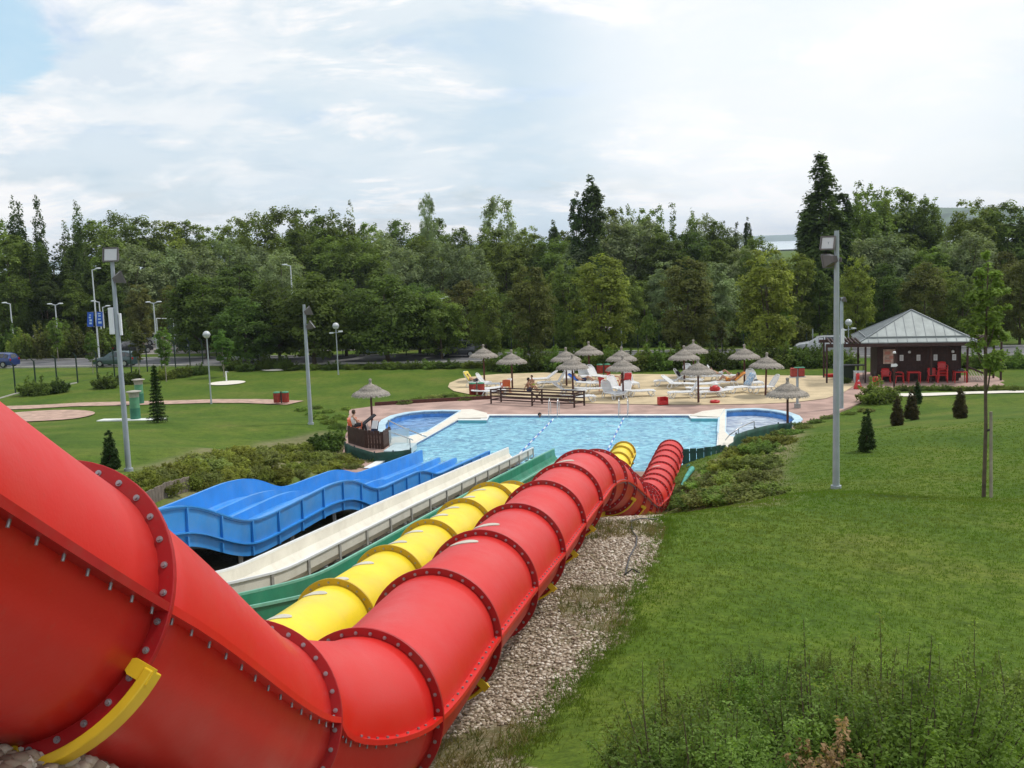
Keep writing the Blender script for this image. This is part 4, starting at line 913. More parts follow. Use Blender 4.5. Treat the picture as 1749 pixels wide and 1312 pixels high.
# conifers on the lawns
def at_px(proto, px, base, top, label, group, h0, ws=1.0, m=None, rz=None, Y=None):
    x, y, z = hit(px, base); zt = onY(px, top, y)[2]; s = (zt-z)/h0
    o = place(proto, USED, (x, y, z-.03), random.uniform(0, 6) if rz is None else rz, (s*ws, s*ws, s), label, group)
    if m:
        for ch in o.children:
            if ch.name.startswith('crown') or ch.name.startswith('foliage'): ch.material_slots[0].material = m
    return o
L_thb = leafmat('foliage_thuja_brown', (.065, .055, .020), .4)
gt = 'conifers on the right lawn'
at_px(P_thu[0], 1480, 772, 697, 'pointed dark green conifer standing alone, nearest on the right lawn', gt, 1.72, 1.0, L_thu)
at_px(P_thu[1], 1532, 727, 676, 'brownish oval conifer, left of the pair on the right lawn', gt, 1.72, 1.15, L_thb)
at_px(P_thu[0], 1557, 718, 665, 'green-brown oval conifer, right of the pair on the right lawn', gt, 1.72, 1.25, L_thb)
at_px(P_thu[1], 1640, 715, 662, 'oval conifer at the right, near the staked young tree', gt, 1.72, 1.2, L_thb)
at_px(P_thu[1], 1567, 690, 649, 'narrow dark conifer in front of the kiosk chairs', gt, 1.72, .95, L_thu)
at_px(P_thu[0], 190, 806, 733, 'dark conifer at the foot of the big left floodlight pole', None, 1.72, 1.1, L_thu)
sp_ = spruce(); at_px(sp_, 270, 722, 618, 'slim dark spruce beside the green vent columns', None, 3.65, .75)
# shrubs
def shrub_at(proto, px, py, s, label, group, m=None, h=1.0, world=None):
    x, y, z = hit(px, py) if world is None else (world[0], world[1], gz(*world))
    o = place(proto, USED, (x, y, z-.06), random.uniform(0, 6.28), (s, s, s*h), label, group)
    if m:
        for ch in o.children:
            if ch.name.startswith('foliage'): ch.material_slots[0].material = m
    return o
# roadside hedge masses
for j, (px, py, s, m, lb_) in enumerate([(12, 612, 1.9, L_dark, 'dark roadside bush behind the blue car'), (48, 614, 1.8, L_mid, 'green roadside bush right of the blue car'), (80, 613, 1.9, L_brn, 'russet roadside bush behind the left fence'), (112, 612, 2.0, L_mid, 'tall green roadside bush under the small young tree'), (146, 611, 1.8, L_brn, 'brown-tinged roadside bush left of the teal car'), (178, 607, 1.9, L_mid, 'roadside bush behind the teal car'), (208, 603, 1.7, L_dark, 'dark bush behind the big left floodlight pole')]):
    shrub_at(BSH[j % 2], px, py, s, lb_, 'bushes along the road', m, 1.25)
for j, (px, py, s, m, lb_) in enumerate([(60, 675, 1.15, L_mid, 'bush inside the left fence between the first posts'), (95, 671, 1.0, L_dark, 'bush inside the left fence, right of the first one'), (182, 663, 1.0, L_dark, 'bush by the fence left of the big floodlight pole'), (222, 655, 1.0, L_dark, 'bush by the fence right of the big floodlight pole'), (283, 648, .9, L_yel, 'yellowish bush at the fence below the netted court'), (312, 644, .9, L_mid, 'green bush at the fence left of the path globe lamp'), (340, 640, .8, L_dark, 'low dark bush at the far end of the fence'), (560, 768, .95, L_dark, 'round dark bush beside the timber screen of the pool'),
                                         (1502, 688, 1.2, L_mid, 'round green bush at the paving corner before the kiosk'), (1440, 655, .5, L_dark, 'low dark bush left of the kiosk')]):
    shrub_at(BSH[j % 2], px, py, s, lb_, 'bushes beside the lawns', m, .8)
hn = 0
for j, px in enumerate(range(850, 1460, 27)):
    t = (px-850)/600; shrub_at(BSH[j % 2], px, 634-8*t+random.uniform(-2, 2), 1.15+random.uniform(-.15, .2), 'section of the green hedge between sand and road, %s' % where(px), 'hedge behind the sand', [L_mid, L_fresh, L_dark][j % 3], 1.0)
for j, px in enumerate(range(500, 850, 34)):
    shrub_at(BSH[j % 2], px, 632-4*(px-500)/350, .8+random.uniform(-.15, .2), 'low bush at the foot of the street trees, %s' % where(px), 'bushes under the street trees', [L_dark, L_mid][j % 2], .6)
for (px, py, s, lb_) in ((398, 632, 1.0, 'bush before the left end of the pale parked car'), (452, 631, 1.05, 'bush before the right end of the pale parked car'), (420, 634, .8, 'low bush before the middle of the pale parked car'), (482, 630, .9, 'bush under the round-headed trees right of the pale car')):
    shrub_at(BSH[0], px, py, s, lb_, 'bushes under the street trees', L_dark, .85)
for j, px in enumerate(list(range(332, 395, 22))+list(range(452, 620, 24))+list(range(672, 760, 26))+list(range(812, 1370, 26))+list(range(1430, 1470, 20))):
    x_, y_ = G(px, 597-8*(px-330)/1100); shrub_at(BSH[j % 2], 0, 0, 1.5*random.uniform(.8, 1.35), 'undergrowth bush beyond the road, %s' % where(px), 'undergrowth beyond the road', [L_dark, L_mid, L_dark, L_brn][j % 4], 1.1, world=(x_, y_))
for j, px in enumerate(range(1545, 1760, 24)):
    shrub_at(LOW[j % 3], px, 667+random.uniform(-1, 1), .75, 'low edging shrub beside the kiosk paving, %s' % where(px), 'edging before the kiosk', L_mid, .8)
for j, px in enumerate(range(1650, 1790, 40)):
    shrub_at(BSH[j % 2], px, 628, 1.1, 'bush behind the kiosk, %s' % where(px), 'bushes behind the kiosk', L_fresh, .8)
def near_what(px, py, S):
    b = min(S, key=lambda q: (q[0]-px)**2+(q[1]-py)**2*2); dx, dy = px-b[0], py-b[1]
    d = ('above ' if dy < 0 else 'below ') if abs(dy) > abs(dx) else ('left of ' if dx < 0 else 'right of ')
    return d+b[2]
SR = [(1230, 850, 'the lawn corner'), (1180, 790, 'the hanging green cloth'), (1262, 745, 'the green tarpaulin'), (1347, 725, 'the parasol by the right pool'), (1335, 790, 'the bare soil strip'), (1427, 715, 'the tall right floodlight pole'), (1120, 870, 'the red tube bend')]
k = 0
for (px, py, s) in [(1148, 866, .5), (1158, 846, .5), (1185, 862, .85), (1215, 858, 1.0), (1248, 855, 1.0), (1280, 852, 1.0), (1308, 846, .9), (1182, 830, .7), (1205, 832, .85), (1235, 828, 1.1), (1268, 826, 1.1), (1298, 822, .95), (1222, 806, .7), (1248, 802, .95), (1280, 798, 1.05), (1308, 795, .9), (1258, 784, .7), (1275, 776, .95), (1305, 772, .95), (1330, 758, .85), (1296, 757, .85), (1325, 742, .75), (1352, 742, .7), (1375, 732, .6), (1395, 722, .55), (1415, 715, .55), (1450, 708, .55), (1480, 703, .6), (1366, 728, .6)]:
    yel_ = (1225 < px < 1335 and 750 < py < 812)
    shrub_at(LOW[k % 3], px, py, s*1.15, '%s shrub on the right bank, %s' % ('yellow-tipped' if yel_ else 'feathery grey-green', near_what(px, py, SR)), 'shrubs on the right bank', L_sh2 if (yel_ and k % 3) else (L_sh3 if k % 2 else L_sh1), .62); k += 1
SL = [(300, 835, 'the timber edging'), (415, 817, 'the first blue slide crest'), (580, 801, 'the second blue slide crest'), (220, 800, 'the big left floodlight pole'), (560, 755, 'the round dark bush'), (650, 770, 'the green canvas'), (531, 725, 'the thin left floodlight pole')]
for (px, py, s) in [(350, 836, .7), (382, 824, .75), (412, 812, .7), (445, 816, .7), (478, 822, .7), (508, 814, .7), (540, 806, .7), (575, 797, .65), (605, 800, .55), (632, 792, .5), (655, 786, .5), (590, 784, .7), (620, 784, .6), (238, 826, .8), (262, 822, .9), (290, 816, 1.0), (320, 810, 1.0), (352, 804, 1.0), (275, 840, .8), (310, 832, .8), (345, 824, .8), (385, 800, 1.0), (418, 796, 1.0), (450, 790, 1.0), (482, 788, 1.0), (515, 786, .95), (548, 786, .95), (580, 788, .8), (390, 815, .8), (430, 808, .8), (470, 815, .85), (500, 806, .8), (535, 800, .8), (560, 798, .7), (605, 793, .6), (335, 790, .8), (370, 784, .8), (405, 778, .8), (445, 774, .8), (485, 770, .8), (520, 768, .8)]:
    shrub_at(LOW[k % 3], px, py, s*1.1, '%s ground shrub on the left bank, %s' % (['yellow-green', 'olive', 'brownish'][k % 3], near_what(px, py, SL)), 'shrubs on the left bank', [L_sh2, L_sh3, L_sh2][k % 3], .75); k += 1
for (px, py, s) in [(515, 702, .6), (533, 708, .65), (548, 716, .7), (562, 724, .7), (575, 732, .7), (540, 698, .55), (560, 705, .6), (580, 715, .65), (590, 700, .5)]:
    shrub_at(LOW[k % 3], px, py, s, 'dark low shrub on the slope behind the lifeguard parasol, %s' % near_what(px, py, [(531, 725, 'the thin left floodlight pole'), (600, 700, 'the paving corner'), (575, 740, 'the round dark bush')]), 'shrubs behind the lifeguard parasol', L_sh1, .8); k += 1
for (px, py, s) in [(690, 690, .8), (715, 686, .85), (742, 683, .9), (768, 681, .95), (795, 684, .8), (815, 682, .6)]:
    shrub_at(LOW[k % 3], px, py, s, 'olive shrub at the left end of the sand, %s' % near_what(px, py, [(690, 690, 'the paving edge'), (825, 675, 'the red waste bins'), (750, 670, 'the sand corner')]), 'shrubs left of the sand', L_sh3 if k % 2 else L_mid, .7); k += 1
# foreground shrub mass, bottom right
SF = [(960, 1290, 'the gravel edge at the bottom'), (1100, 1180, 'the gap in the lower lawn'), (1300, 1300, 'the dry brown twigs'), (1450, 1150, 'the tall thin shoots'), (1650, 1100, 'the right lawn'), (1700, 1290, 'the bottom right corner'), (1500, 1300, 'the bottom edge')]
rr = random.Random(4)
cand = []
for a in range(11):
    for b in range(6):
        X = 1.1+a*.62+rr.uniform(-.25, .25)+.12*b; Y = 6.3+b*.85+rr.uniform(-.3, .3)
        if X < .5+(Y-6)*.38+.1: continue
        if b > 3 and rr.random() < .45: continue
        cand.append((X, Y, (.92-.085*b)*rr.uniform(.75, 1.12)))
for (X, Y, s) in cand:
    px, py = proj((X, Y, gz(X, Y)+.5)); k += 1
    if px > 1900: continue
    shrub_at(FG[k % 3], 0, 0, s, 'leafy thin-stemmed foreground shrub, %s' % near_what(px, py, SF), 'foreground shrubs at the bottom right', [L_sh1, L_shf, L_sh1][k % 3], rr.uniform(.8, 1.0), world=(X, Y))
dry = shrub_proto('dry_shrub', .42, .55, L_shd, 201, 22, 1500, .02, wild=.3); dry['category'] = 'shrub'
place(dry, USED, (1.75, 6.0, gz(1.75, 6.0)+.15), 0, 1.0, 'dry brown twiggy shrub at the bottom edge')
# ------------------------------------------------------------------ poles, lamps
M_pole = mat('galvanised_pole', (.36, .40, .43), .55, metal=.25, var=.08, vscale=3)
M_lampw = mat('white_lamp_post', (.62, .66, .68), .5, var=.05)
M_dark = mat('dark_metal', (.05, .05, .055), .5)
M_brn = mat('lamp_housing', (.13, .115, .11), .5, var=.1)
M_glass = mat('lamp_glass', (.55, .55, .56), .12, spec=.8)
M_globe = mat('globe_glass', (.50, .53, .54), .2, spec=.6)
M_paper = mat('white_paint', (.75, .76, .78), .5, var=.04)
def flood(parent, p, aim, tilt, s=.55):
    """floodlight: tapered finned housing, glass front and yoke"""
    R_ = Matrix.Rotation(aim, 3, 'Z') @ Matrix.Rotation(tilt, 3, 'X'); p = Vector(p)
    def T(x, y, z): return tuple(p+R_ @ Vector((x, y, z)))
    mb = MB(); a = s*.5
    P = [T(-a, 0, -a*.9), T(a, 0, -a*.9), T(a, 0, a*.9), T(-a, 0, a*.9), T(-a*.6, .30*s/.55, -a*.5), T(a*.6, .30*s/.55, -a*.5), T(a*.6, .30*s/.55, a*.5), T(-a*.6, .30*s/.55, a*.5)]
    mb.poly(P, [(0, 1, 5, 4), (1, 2, 6, 5), (2, 3, 7, 6), (3, 0, 4, 7), (4, 5, 6, 7)])
    for k in range(6):
        x = -a*.5+a*k*.2; mb.poly([T(x, .30*s/.55, -a*.45), T(x, .38*s/.55, -a*.4), T(x, .38*s/.55, a*.4), T(x, .30*s/.55, a*.45), T(x+.012, .30*s/.55, -a*.45), T(x+.012, .38*s/.55, -a*.4), T(x+.012, .38*s/.55, a*.4), T(x+.012, .30*s/.55, a*.45)], [(0, 1, 2, 3), (4, 7, 6, 5), (1, 5, 6, 2)])
    h = mb.build('floodlight', M_brn, parent)
    mb = MB(); b = a*.86; mb.poly([T(-b, -.006, -b*.9), T(b, -.006, -b*.9), T(b, -.006, b*.9), T(-b, -.006, b*.9)], [(0, 1, 2, 3)]); mb.build('glass', M_glass, h)
    fr = MB()
    for u0, u1 in (((-a, -a*.9), (a, -a*.9)), ((a, -a*.9), (a, a*.9)), ((a, a*.9), (-a, a*.9)), ((-a, a*.9), (-a, -a*.9))): fr.beam(T(u0[0], -.01, u0[1]), T(u1[0], -.01, u1[1]), .04, .04)
    fr.build('frame', M_brn, h)
def floodpole(px, base, top, label, lights, r0=.095, r1=.06, box=None, sleeve=None, group='floodlight poles'):
    x, y, z = hit(px, base); H = onY(px, top, y)[2]-z
    t = thing('floodlight_pole', label, 'floodlight pole', (x, y, z), 0, group)
    mb = MB(); mb.tube([(0, 0, -.2), (0, 0, H*.5), (0, 0, H)], [r0, (r0+r1)/2, r1], 14); mb.build('pole', M_pole, t)
    mb = MB(); mb.tube([(0, 0, -.02), (0, 0, .10)], r0+.05, 12); mb.build('base_collar', M_pole, t)
    for (dx, dy, dz, aim, tilt, s) in lights:
        mb = MB(); mb.beam((0, 0, H+dz), (dx, dy, H+dz), .06, .06); mb.build('bracket', M_pole, t); flood(t, (dx, dy, H+dz), math.radians(aim), math.radians(tilt), s)
    if box:
        f, sx, sy = box; mb = MB(); mb.box(sx, sy, H*f, .17, .12, .85); mb.build('control_box', M_paper, t, bevel=.01); mb = MB(); mb.box(-sx*.8, sy, H*f-.12, .07, .1, .7); mb.build('control_box', M_paper, t, bevel=.01)
    return t
floodpole(220, 805, 434, 'big left grey floodlight pole with two lights and white boxes halfway up', [(0, -.08, .0, -5, -12, .48), (.30, -.05, -.72, 115, -20, .42)], box=(.70, -.15, -.02))
floodpole(531, 725, 520, 'thin left floodlight pole with two small lights, behind the left lawn slope', [(.38, -.05, -.35, 105, -20, .55), (.42, -.05, -1.15, 95, -35, .52)], .13, .08)
floodpole(1428, 835, 394, 'tall right floodlight pole with two lights, standing on the near lawn', [(-.26, -.05, -.33, -42, -14, .40), (-.26, .02, -.82, -140, 12, .40), (.1, 0, -.8, 90, 0, .10)], .10, .065)
floodpole(1437, 700, 508, 'slimmer floodlight pole directly behind the tall right one', [(.16, -.05, -.12, 95, -20, .3), (-.16, 0, -.10, -90, -20, .2)], .13, .09, box=(.66, .03, -.12))
def globe(px, base, top, label, arms=False, cam_=False, rg=.24):
    x, y, z = hit(px, base); H = onY(px, top, y)[2]-z
    t = thing('globe_lamp', label, 'globe lamp', (x, y, z), 0, 'globe lamps round the pool park')
    mb = MB(); mb.tube([(0, 0, -.1), (0, 0, .5), (0, 0, H-.45)], [.07, .05, .04], 10); mb.build('post', M_pole, t)
    g = MB(); g.sphere((0, 0, H-rg), rg, 16); gg = g.build('globe', M_globe, t)
    mb = MB(); mb.lathe([(rg*1.01, -.04), (rg*1.04, 0), (rg*1.01, .04)], 20, (0, 0, H-rg)); mb.build('equator_band', M_pole, gg)
    mb = MB(); mb.lathe([(.04, -.5), (.09, -.48), (.10, -.40), (.06, -.36)], 12, (0, 0, H)); mb.build('collar', M_pole, t)
    if arms:
        mb = MB(); mb.beam((-.42, 0, H-.85), (.42, 0, H-.80), .05, .05); mb.build('cross_arm', M_pole, t)
        for s in (-1, 1): mb = MB(); mb.box(s*.38, -.08, H-.80+s*.05, .32, .34, .10); mb.build('speaker', M_lampw, t, bevel=.01)
    if cam_:
        mb = MB(); mb.box(.0, -.09, H-.75, .13, .16, .28); mb.build('control_box', M_lampw, t, bevel=.01)
globe(361, 690, 565, 'globe lamp beside the left path, with a plain bare post', rg=.26)
globe(578, 640, 551, 'globe lamp with two cross-arm boxes on the far lawn', arms=True, rg=.28)
globe(1012, 620, 547, 'globe lamp behind the sand with a small white box on its post', cam_=True, rg=.27)
globe(1449, 622, 545, 'globe lamp left of the kiosk, with a side arm', arms=True, rg=.27)
def lamp(px, base_z, top, Y, label, kind, scale=1.0):
    X = onY(px, top, Y)[0]; H = onY(px, top, Y)[2]
    t = thing('street_lamp', label, 'street lamp', (X, Y, 0), 0, 'white street lamps by road and car park')
    mb = MB(); mb.tube([(0, 0, -.1), (0, 0, H*.5), (0, 0, H-.1)], [.10, .08, .06], 8); mb.build('post', M_lampw, t)
    for s in ((1,) if kind == 'R' else (-1,) if kind == 'L' else (-1, 1)):
        mb = MB(); mb.beam((0, 0, H-.15), (s*.45, 0, H-.03), .08, .08); a = mb.build('arm', M_lampw, t)
        mb = MB(); mb.lathe([(.0001, -.07), (.14, -.06), (.2, 0), (.14, .07), (.0001, .09)], 10, (0, 0, 0)); hd = mb.build('lamp_head', M_lampw, t, loc=(s*.62, 0, H)); hd.scale = (1.7, .9, 1)
    return t
tb = lamp(157, 0, 459, 112, 'tall lamp post carrying the two blue banners', 'R')
lamp(17, 0, 517, 121, 'leftmost white street lamp, above the blue car', 'L'); lamp(94, 0, 519, 124, 'twin-headed street lamp above the left hedge', 'T')
lamp(169, 0, 514, 122, 'street lamp just right of the blue banners, the taller of two', 'L'); lamp(175, 0, 523, 128, 'street lamp just right of the blue banners, the shorter of two', 'R')
lamp(262, 0, 516, 122, 'twin-headed white street lamp left of the netted court', 'T'); lamp(496, 0, 452, 116, 'street lamp whose head rises over the round-headed trees', 'L')
lamp(317, 0, 512, 126, 'street lamp half hidden by dark trees right of the netted court', 'R'); lamp(731, 0, 510, 117, 'white street lamp among dark trees, left of a pair', 'T'); lamp(754, 0, 508, 119, 'white street lamp among dark trees, right of a pair', 'T')
for (px, top, bot, lb_) in [(1062, 560, 604, 'thin bare metal post behind the middle parasols'), (790, 570, 610, 'thin bare metal post above the dark parked car'), (1388, 562, 604, 'thin bare metal post left of the silver car'), (428, 568, 600, 'thin bare post among the dark trees behind the pale car')]:
    x, y = G(px, bot); H = onY(px, top, y)[2]; mb = MB(); mb.tube([(0, 0, -.1), (0, 0, H)], .05, 8); o = mb.build('metal_post', M_pole, None, (x, y, 0)); tag(o, lb_, 'post', 'thin posts by the road')
# banners on the tall lamp post
M_bb = mat('banner_blue', (.02, .10, .50), .6); M_bp = mat('banner_pale_blue', (.45, .60, .75), .6)
for s, w_, lb_ in ((-1, .62, 'blue vertical banner with pale figures, left side of the tall lamp post'), (1, .62, 'blue vertical banner with pale patches, right side of the tall lamp post')):
    zt = onY(157, 533, 112)[2]; X = onY(156, 459, 112)[0]
    t = thing('banner', lb_, 'banner', (X+s*.48, 111.85, zt), 0, 'banners on the lamp post')
    mb = MB(); mb.box(0, 0, -.75, w_, .03, 1.5, M=Matrix.Rotation(.10*1, 3, 'Y')); mb.build('cloth', M_bb, t)
    mb = MB()
    if s < 0:
        for (a, b, c_, d) in ((.03, -.30, .18, .12), (-.03, -.55, .2, .16), (.04, -.85, .24, .2), (.0, -1.15, .26, .18)): mb.box(a, -.022, b, c_, .01, d)
    else:
        for (a, b, c_, d) in ((0, -.2, .3, .10), (.03, -.42, .26, .14), (-.02, -.75, .3, .12), (.02, -1.1, .34, .22)): mb.box(a, -.022, b, c_, .01, d)
    mb.build('printed_figures', M_bp, t)
    mb = MB(); mb.beam((-s*.42, 0, .0), (s*.3, 0, .0), .03, .03); mb.beam((-s*.42, 0, -1.5), (s*.3, 0, -1.5), .03, .03); mb.build('bracket', M_pole, t)
# ------------------------------------------------------------------ parasols
M_th = mat('thatch', (.28, .25, .215), .95, var=.3, vscale=14, detail=6, bump=.6, bscale=40)
M_wood = mat('red_brown_wood', (.085, .022, .014), .6, var=.25, vscale=6)
M_woodd = mat('dark_brown_wood', (.045, .018, .012), .65, var=.25, vscale=5)
def parasol():
    t = thing('parasol', 'x', 'parasol'); mb = MB(); mb.tube([(0, 0, -.1), (0, 0, 2.45)], [.07, .055], 10); mb.build('pole', M_wood, t)
    mb = MB(); r = random.Random(3); n = 48
    prof = [(.02, 2.50), (.16, 2.46), (.45, 2.30), (.62, 2.215), (.62, 2.17), (.85, 2.06), (1.06, 1.93), (1.10, 1.86), (1.0, 1.86), (.6, 2.08), (.1, 2.34)]
    P = []
    for (R_, z) in prof:
        for k in range(n): a = 2*PI*k/n; P.append((R_*(1+r.uniform(-.02, .02))*math.cos(a), R_*(1+r.uniform(-.02, .02))*math.sin(a), z+r.uniform(-.012, .012)))
    F = [(i*n+k, i*n+(k+1) % n, (i+1)*n+(k+1) % n, (i+1)*n+k) for i in range(len(prof)-1) for k in range(n)]
    mb.poly(P, F, True)
    for (R0, z0, R1, z1, m_) in ((1.02, 1.96, 1.15, 1.80, 260), (.55, 2.27, .68, 2.15, 140), (.95, 2.0, 1.1, 1.9, 160), (.3, 2.42, .5, 2.28, 90)):
        for k in range(m_):
            a = r.uniform(0, 2*PI); w_ = .02; e = r.uniform(.75, 1.1); R2 = R0+(R1-R0)*e; z2 = z0+(z1-z0)*e
            mb.poly([(R0*math.cos(a-w_), R0*math.sin(a-w_), z0+.02), (R0*math.cos(a+w_), R0*math.sin(a+w_), z0+.02), (R2*math.cos(a+w_*.6), R2*math.sin(a+w_*.6), z2), (R2*math.cos(a-w_*.4), R2*math.sin(a-w_*.4), z2)], [(0, 1, 2, 3)])
    can = mb.build('canopy', M_th, t)
    mb = MB(); mb.lathe([(.15, 2.44), (.10, 2.52), (.07, 2.60), (.085, 2.66), (.10, 2.74), (.06, 2.79), (.001, 2.80)], 12, wob=.12); mb.build('topknot', M_th, t)
    mb = MB()
    for k in range(8): a = 2*PI*k/8; mb.beam((.05*math.cos(a), .05*math.sin(a), 2.28), (.98*math.cos(a), .98*math.sin(a), 1.86), .03, .03)
    mb.build('rafters', M_wood, t); return t
PAR = parasol(); gp = 'thatched parasols on the sand'
for (px, tip, lb_, g, ang) in [(825, 589, 'leftmost thatched parasol on the sand, standing at the back edge', gp, 0), (873, 598, 'second thatched parasol from the left, in front of the orange chair', gp, 0), (966, 594, 'thatched parasol whose canopy is partly hidden by the one in front', gp, 0), (977, 606, 'nearer parasol of the overlapping pair left of the globe lamp', gp, 0), (1005, 584, 'tall-set thatched parasol just left of the globe lamp behind the sand', gp, 0),
                               (1061, 593, 'rear parasol of the middle overlapping pair above red chairs', gp, 0), (1063, 608, 'front parasol of the middle overlapping pair above red chairs', gp, 0), (1168, 591, 'left parasol of the cluster of three', gp, 0), (1184, 581, 'rearmost parasol of the cluster of three', gp, 0), (1192, 613, 'front parasol of the cluster of three', gp, 0), (1271, 589, 'thatched parasol above the orange and blue towels', gp, 0), (1307, 603, 'rightmost thatched parasol on the sand, slightly tilted', gp, 2.5),
                               (1345, 646, 'thatched parasol standing at the edge of the right round pool', None, 0), (632, 648, 'thatched parasol over the lifeguard at the left round pool', None, 0)]:
    x, y = G(px, tip, 2.80); o = place(PAR, USED, (x, y, .04), random.uniform(0, .7), 1, lb_, g); o.rotation_euler[1] = math.radians(ang)
    if g is None and 'group' in o: del o['group']
# ------------------------------------------------------------------ loungers and chairs
M_pl = mat('white_plastic', (.72, .73, .74), .4, var=.03)
M_rp = mat('red_plastic', (.50, .02, .02), .4, var=.06); M_op = mat('orange_red_plastic', (.48, .09, .025), .45, var=.06)
def lounger(back):
    t = thing('sun_lounger', 'x', 'sun lounger')                 # head towards -x, foot towards +x
    mb = MB()
    for s in (-1, 1):
        pts = [(-.35, s*.32, .34), (.25, s*.32, .33), (.75, s*.32, .35), (1.05, s*.30, .30)]; mb.tube(pts, .035, 6)
    mb.beam((1.05, -.3, .3), (1.05, .3, .3), .05, .05); mb.beam((-.35, -.32, .33), (-.35, .32, .33), .05, .05); fr = mb.build('frame', M_pl, t)
    mb = MB()
    for k in range(13): mb.box(-.28+k*.105, 0, .355+.0*k, .085, .58, .02)
    mb.build('seat', M_pl, t, bevel=.004)
    a = math.radians(back); mb = MB(); R_ = Matrix.Rotation(a, 3, 'Y')
    def T(d, y, h=0): return (-.32-d*math.cos(a)+h*math.sin(a)*0, y, .36+d*math.sin(a))
    for k in range(8): d = .06+k*.088; w_ = .58-.02*max(0, k-5)**1.5; mb.box(*T(d, 0), .07, w_, .02, M=R_)
    for s in (-1, 1): mb.tube([T(0, s*.31), T(.55, s*.30), T(.76, s*.18)], .03, 6)
    mb.tube([T(.76, -.18), T(.79, 0), T(.76, .18)], .03, 6); mb.build('backrest', M_pl, t)
    for x0, x1 in ((-.15, -.35), (.62, .85)):
        for s in (-1, 1): mb = MB(); mb.tube([(x0, s*.32, .33), ((x0+x1)/2, s*.34, .08), (x1, s*.34, .0), (x1+(.16 if x1 > 0 else -.16), s*.33, .1), (x1+(.08 if x1 > 0 else -.04), s*.32, .32)], .028, 6); mb.build('leg', M_pl, t)
    return t
LG = {55: lounger(55), 35: lounger(35), 4: lounger(4)}
def C_(px, py, z=.05): x, y = G(px, py, z); return (x, y, z)
gl_ = 'white sun loungers on the sand'
# (px, py of the middle on the sand, direction of the foot end in degrees from +x, backrest angle, label)
LGS = [(812, 664, -25, 55, 'leftmost white lounger, under the leftmost parasol with a yellow towel'), (834, 667, -20, 55, 'raised white lounger, second from the left beside the leftmost parasol'), (850, 674, -150, 35, 'white lounger just left of the orange chair'), (836, 680, 10, 4, 'flat white lounger behind the red waste bins'),
       (946, 664, 185, 55, 'raised white lounger with its foot to the left, before the paired parasols'), (928, 658, 190, 35, 'low white lounger behind the raised one left of the paired parasols'), (972, 655, -95, 55, 'upright white lounger between the poles of the paired parasols'), (998, 652, -85, 55, 'upright white lounger under the parasol left of the globe lamp'), (1019, 653, -55, 55, 'upright white lounger just right of the pole of the rear parasol'),
       (996, 664, -15, 35, 'white lounger holding the blue towel and a lying person'), (1014, 666, -5, 4, 'flat white lounger in front of the lying person'), (972, 679, -10, 35, 'white lounger behind the right end of the rail pen'), (1012, 676, 0, 4, 'low flat white lounger right of the rail pen'), (986, 690, 5, 4, 'flat white lounger low behind the rail pen corner'),
       (1044, 683, -65, 55, 'front white lounger left of the middle parasol pole, foot towards the pool'), (1052, 674, -70, 55, 'white lounger behind the front one at the middle parasols'), (1076, 664, -80, 55, 'upright white lounger right of the red chairs'), (1066, 680, -110, 35, 'white lounger leaning beside the middle parasol pole'), (1088, 680, 0, 4, 'flat white lounger right of the middle parasol pole'),
       (1146, 662, 170, 35, 'leftmost white lounger of the clustered parasols'), (1156, 667, -30, 35, 'white lounger facing right, left of the clustered parasol poles'), (1172, 660, -25, 55, 'white lounger with dark clothes under the clustered parasols'), (1180, 652, -80, 55, 'upright white lounger behind the dark clothes'), (1208, 654, -15, 55, 'raised white lounger behind the clustered parasols, left of two'), (1229, 653, -15, 55, 'raised white lounger behind the clustered parasols, right of two'),
       (1172, 682, 180, 55, 'front white lounger with its foot to the left by the cluster'), (1203, 676, 0, 4, 'small flat white lounger left of the red bag'), (1221, 681, -170, 4, 'white lounger carrying the red bag'), (1245, 664, 185, 35, 'white lounger with the orange towel'), (1268, 673, 200, 55, 'white lounger with the blue towel'), (1287, 663, -85, 55, 'upright white lounger right of the orange towel'), (1309, 673, 195, 55, 'rightmost white lounger, at the tilted parasol'), (1196, 668, 5, 4, 'flat white lounger behind the front parasol of the cluster')]
LPOS = []
for (px, py, a, b, lb_) in LGS:
    o = place(LG[b], USED, C_(px, py-3), math.radians(a), 1.12, lb_, gl_); LPOS.append((o.location.copy(), a, b))
def plastic_chair(m):
    t = thing('plastic_chair', 'x', 'plastic chair'); mb = MB(); mb.box(0, 0, .43, .46, .44, .03); mb.build('seat', m, t, bevel=.012)
    mb = MB(); P = []; n = 10
    for th in (0, .02):
        for k in range(n+1):
            a = PI*(.12+.76*k/n); x = .25*math.cos(a); y = .22+.06*math.sin(a)
            for z, o_ in ((.44, 0), (.66, .05), (.80+.05*math.sin(a), .09)): P.append((x, y+o_+th, z))
    F = []
    for k in range(n):
        for j in range(2): q = k*3+j; F += [(q, q+3, q+4, q+1), (q+33, q+34, q+37, q+36)]
        F.append((k*3+2, k*3+5, k*3+38, k*3+35))
    mb.poly(P, F, True); mb.build('backrest', m, t)
    for s in (-1, 1):
        mb = MB(); mb.tube([(s*.25, .26, .68), (s*.28, .05, .66), (s*.27, -.2, .64), (s*.245, -.23, .44)], .022, 6); mb.build('armrest', m, t)
        for y in (-.2, .2): mb = MB(); mb.tube([(s*.22, y, .43), (s*.27, y*1.25, 0)], [.028, .022], 6); mb.build('leg', m, t)
    return t
CH = {'r': plastic_chair(M_rp), 'o': plastic_chair(M_op)}
gc = 'red plastic chairs'
def chair(k, px, py, a, lb_, g=gc, z=.05, dz=0):
    x, y = G(px, py, z); o = place(CH[k], USED, (x, y, z+dz), math.radians(a), 1.2, lb_, g)
    if g is None and 'group' in o: del o['group']
    return o
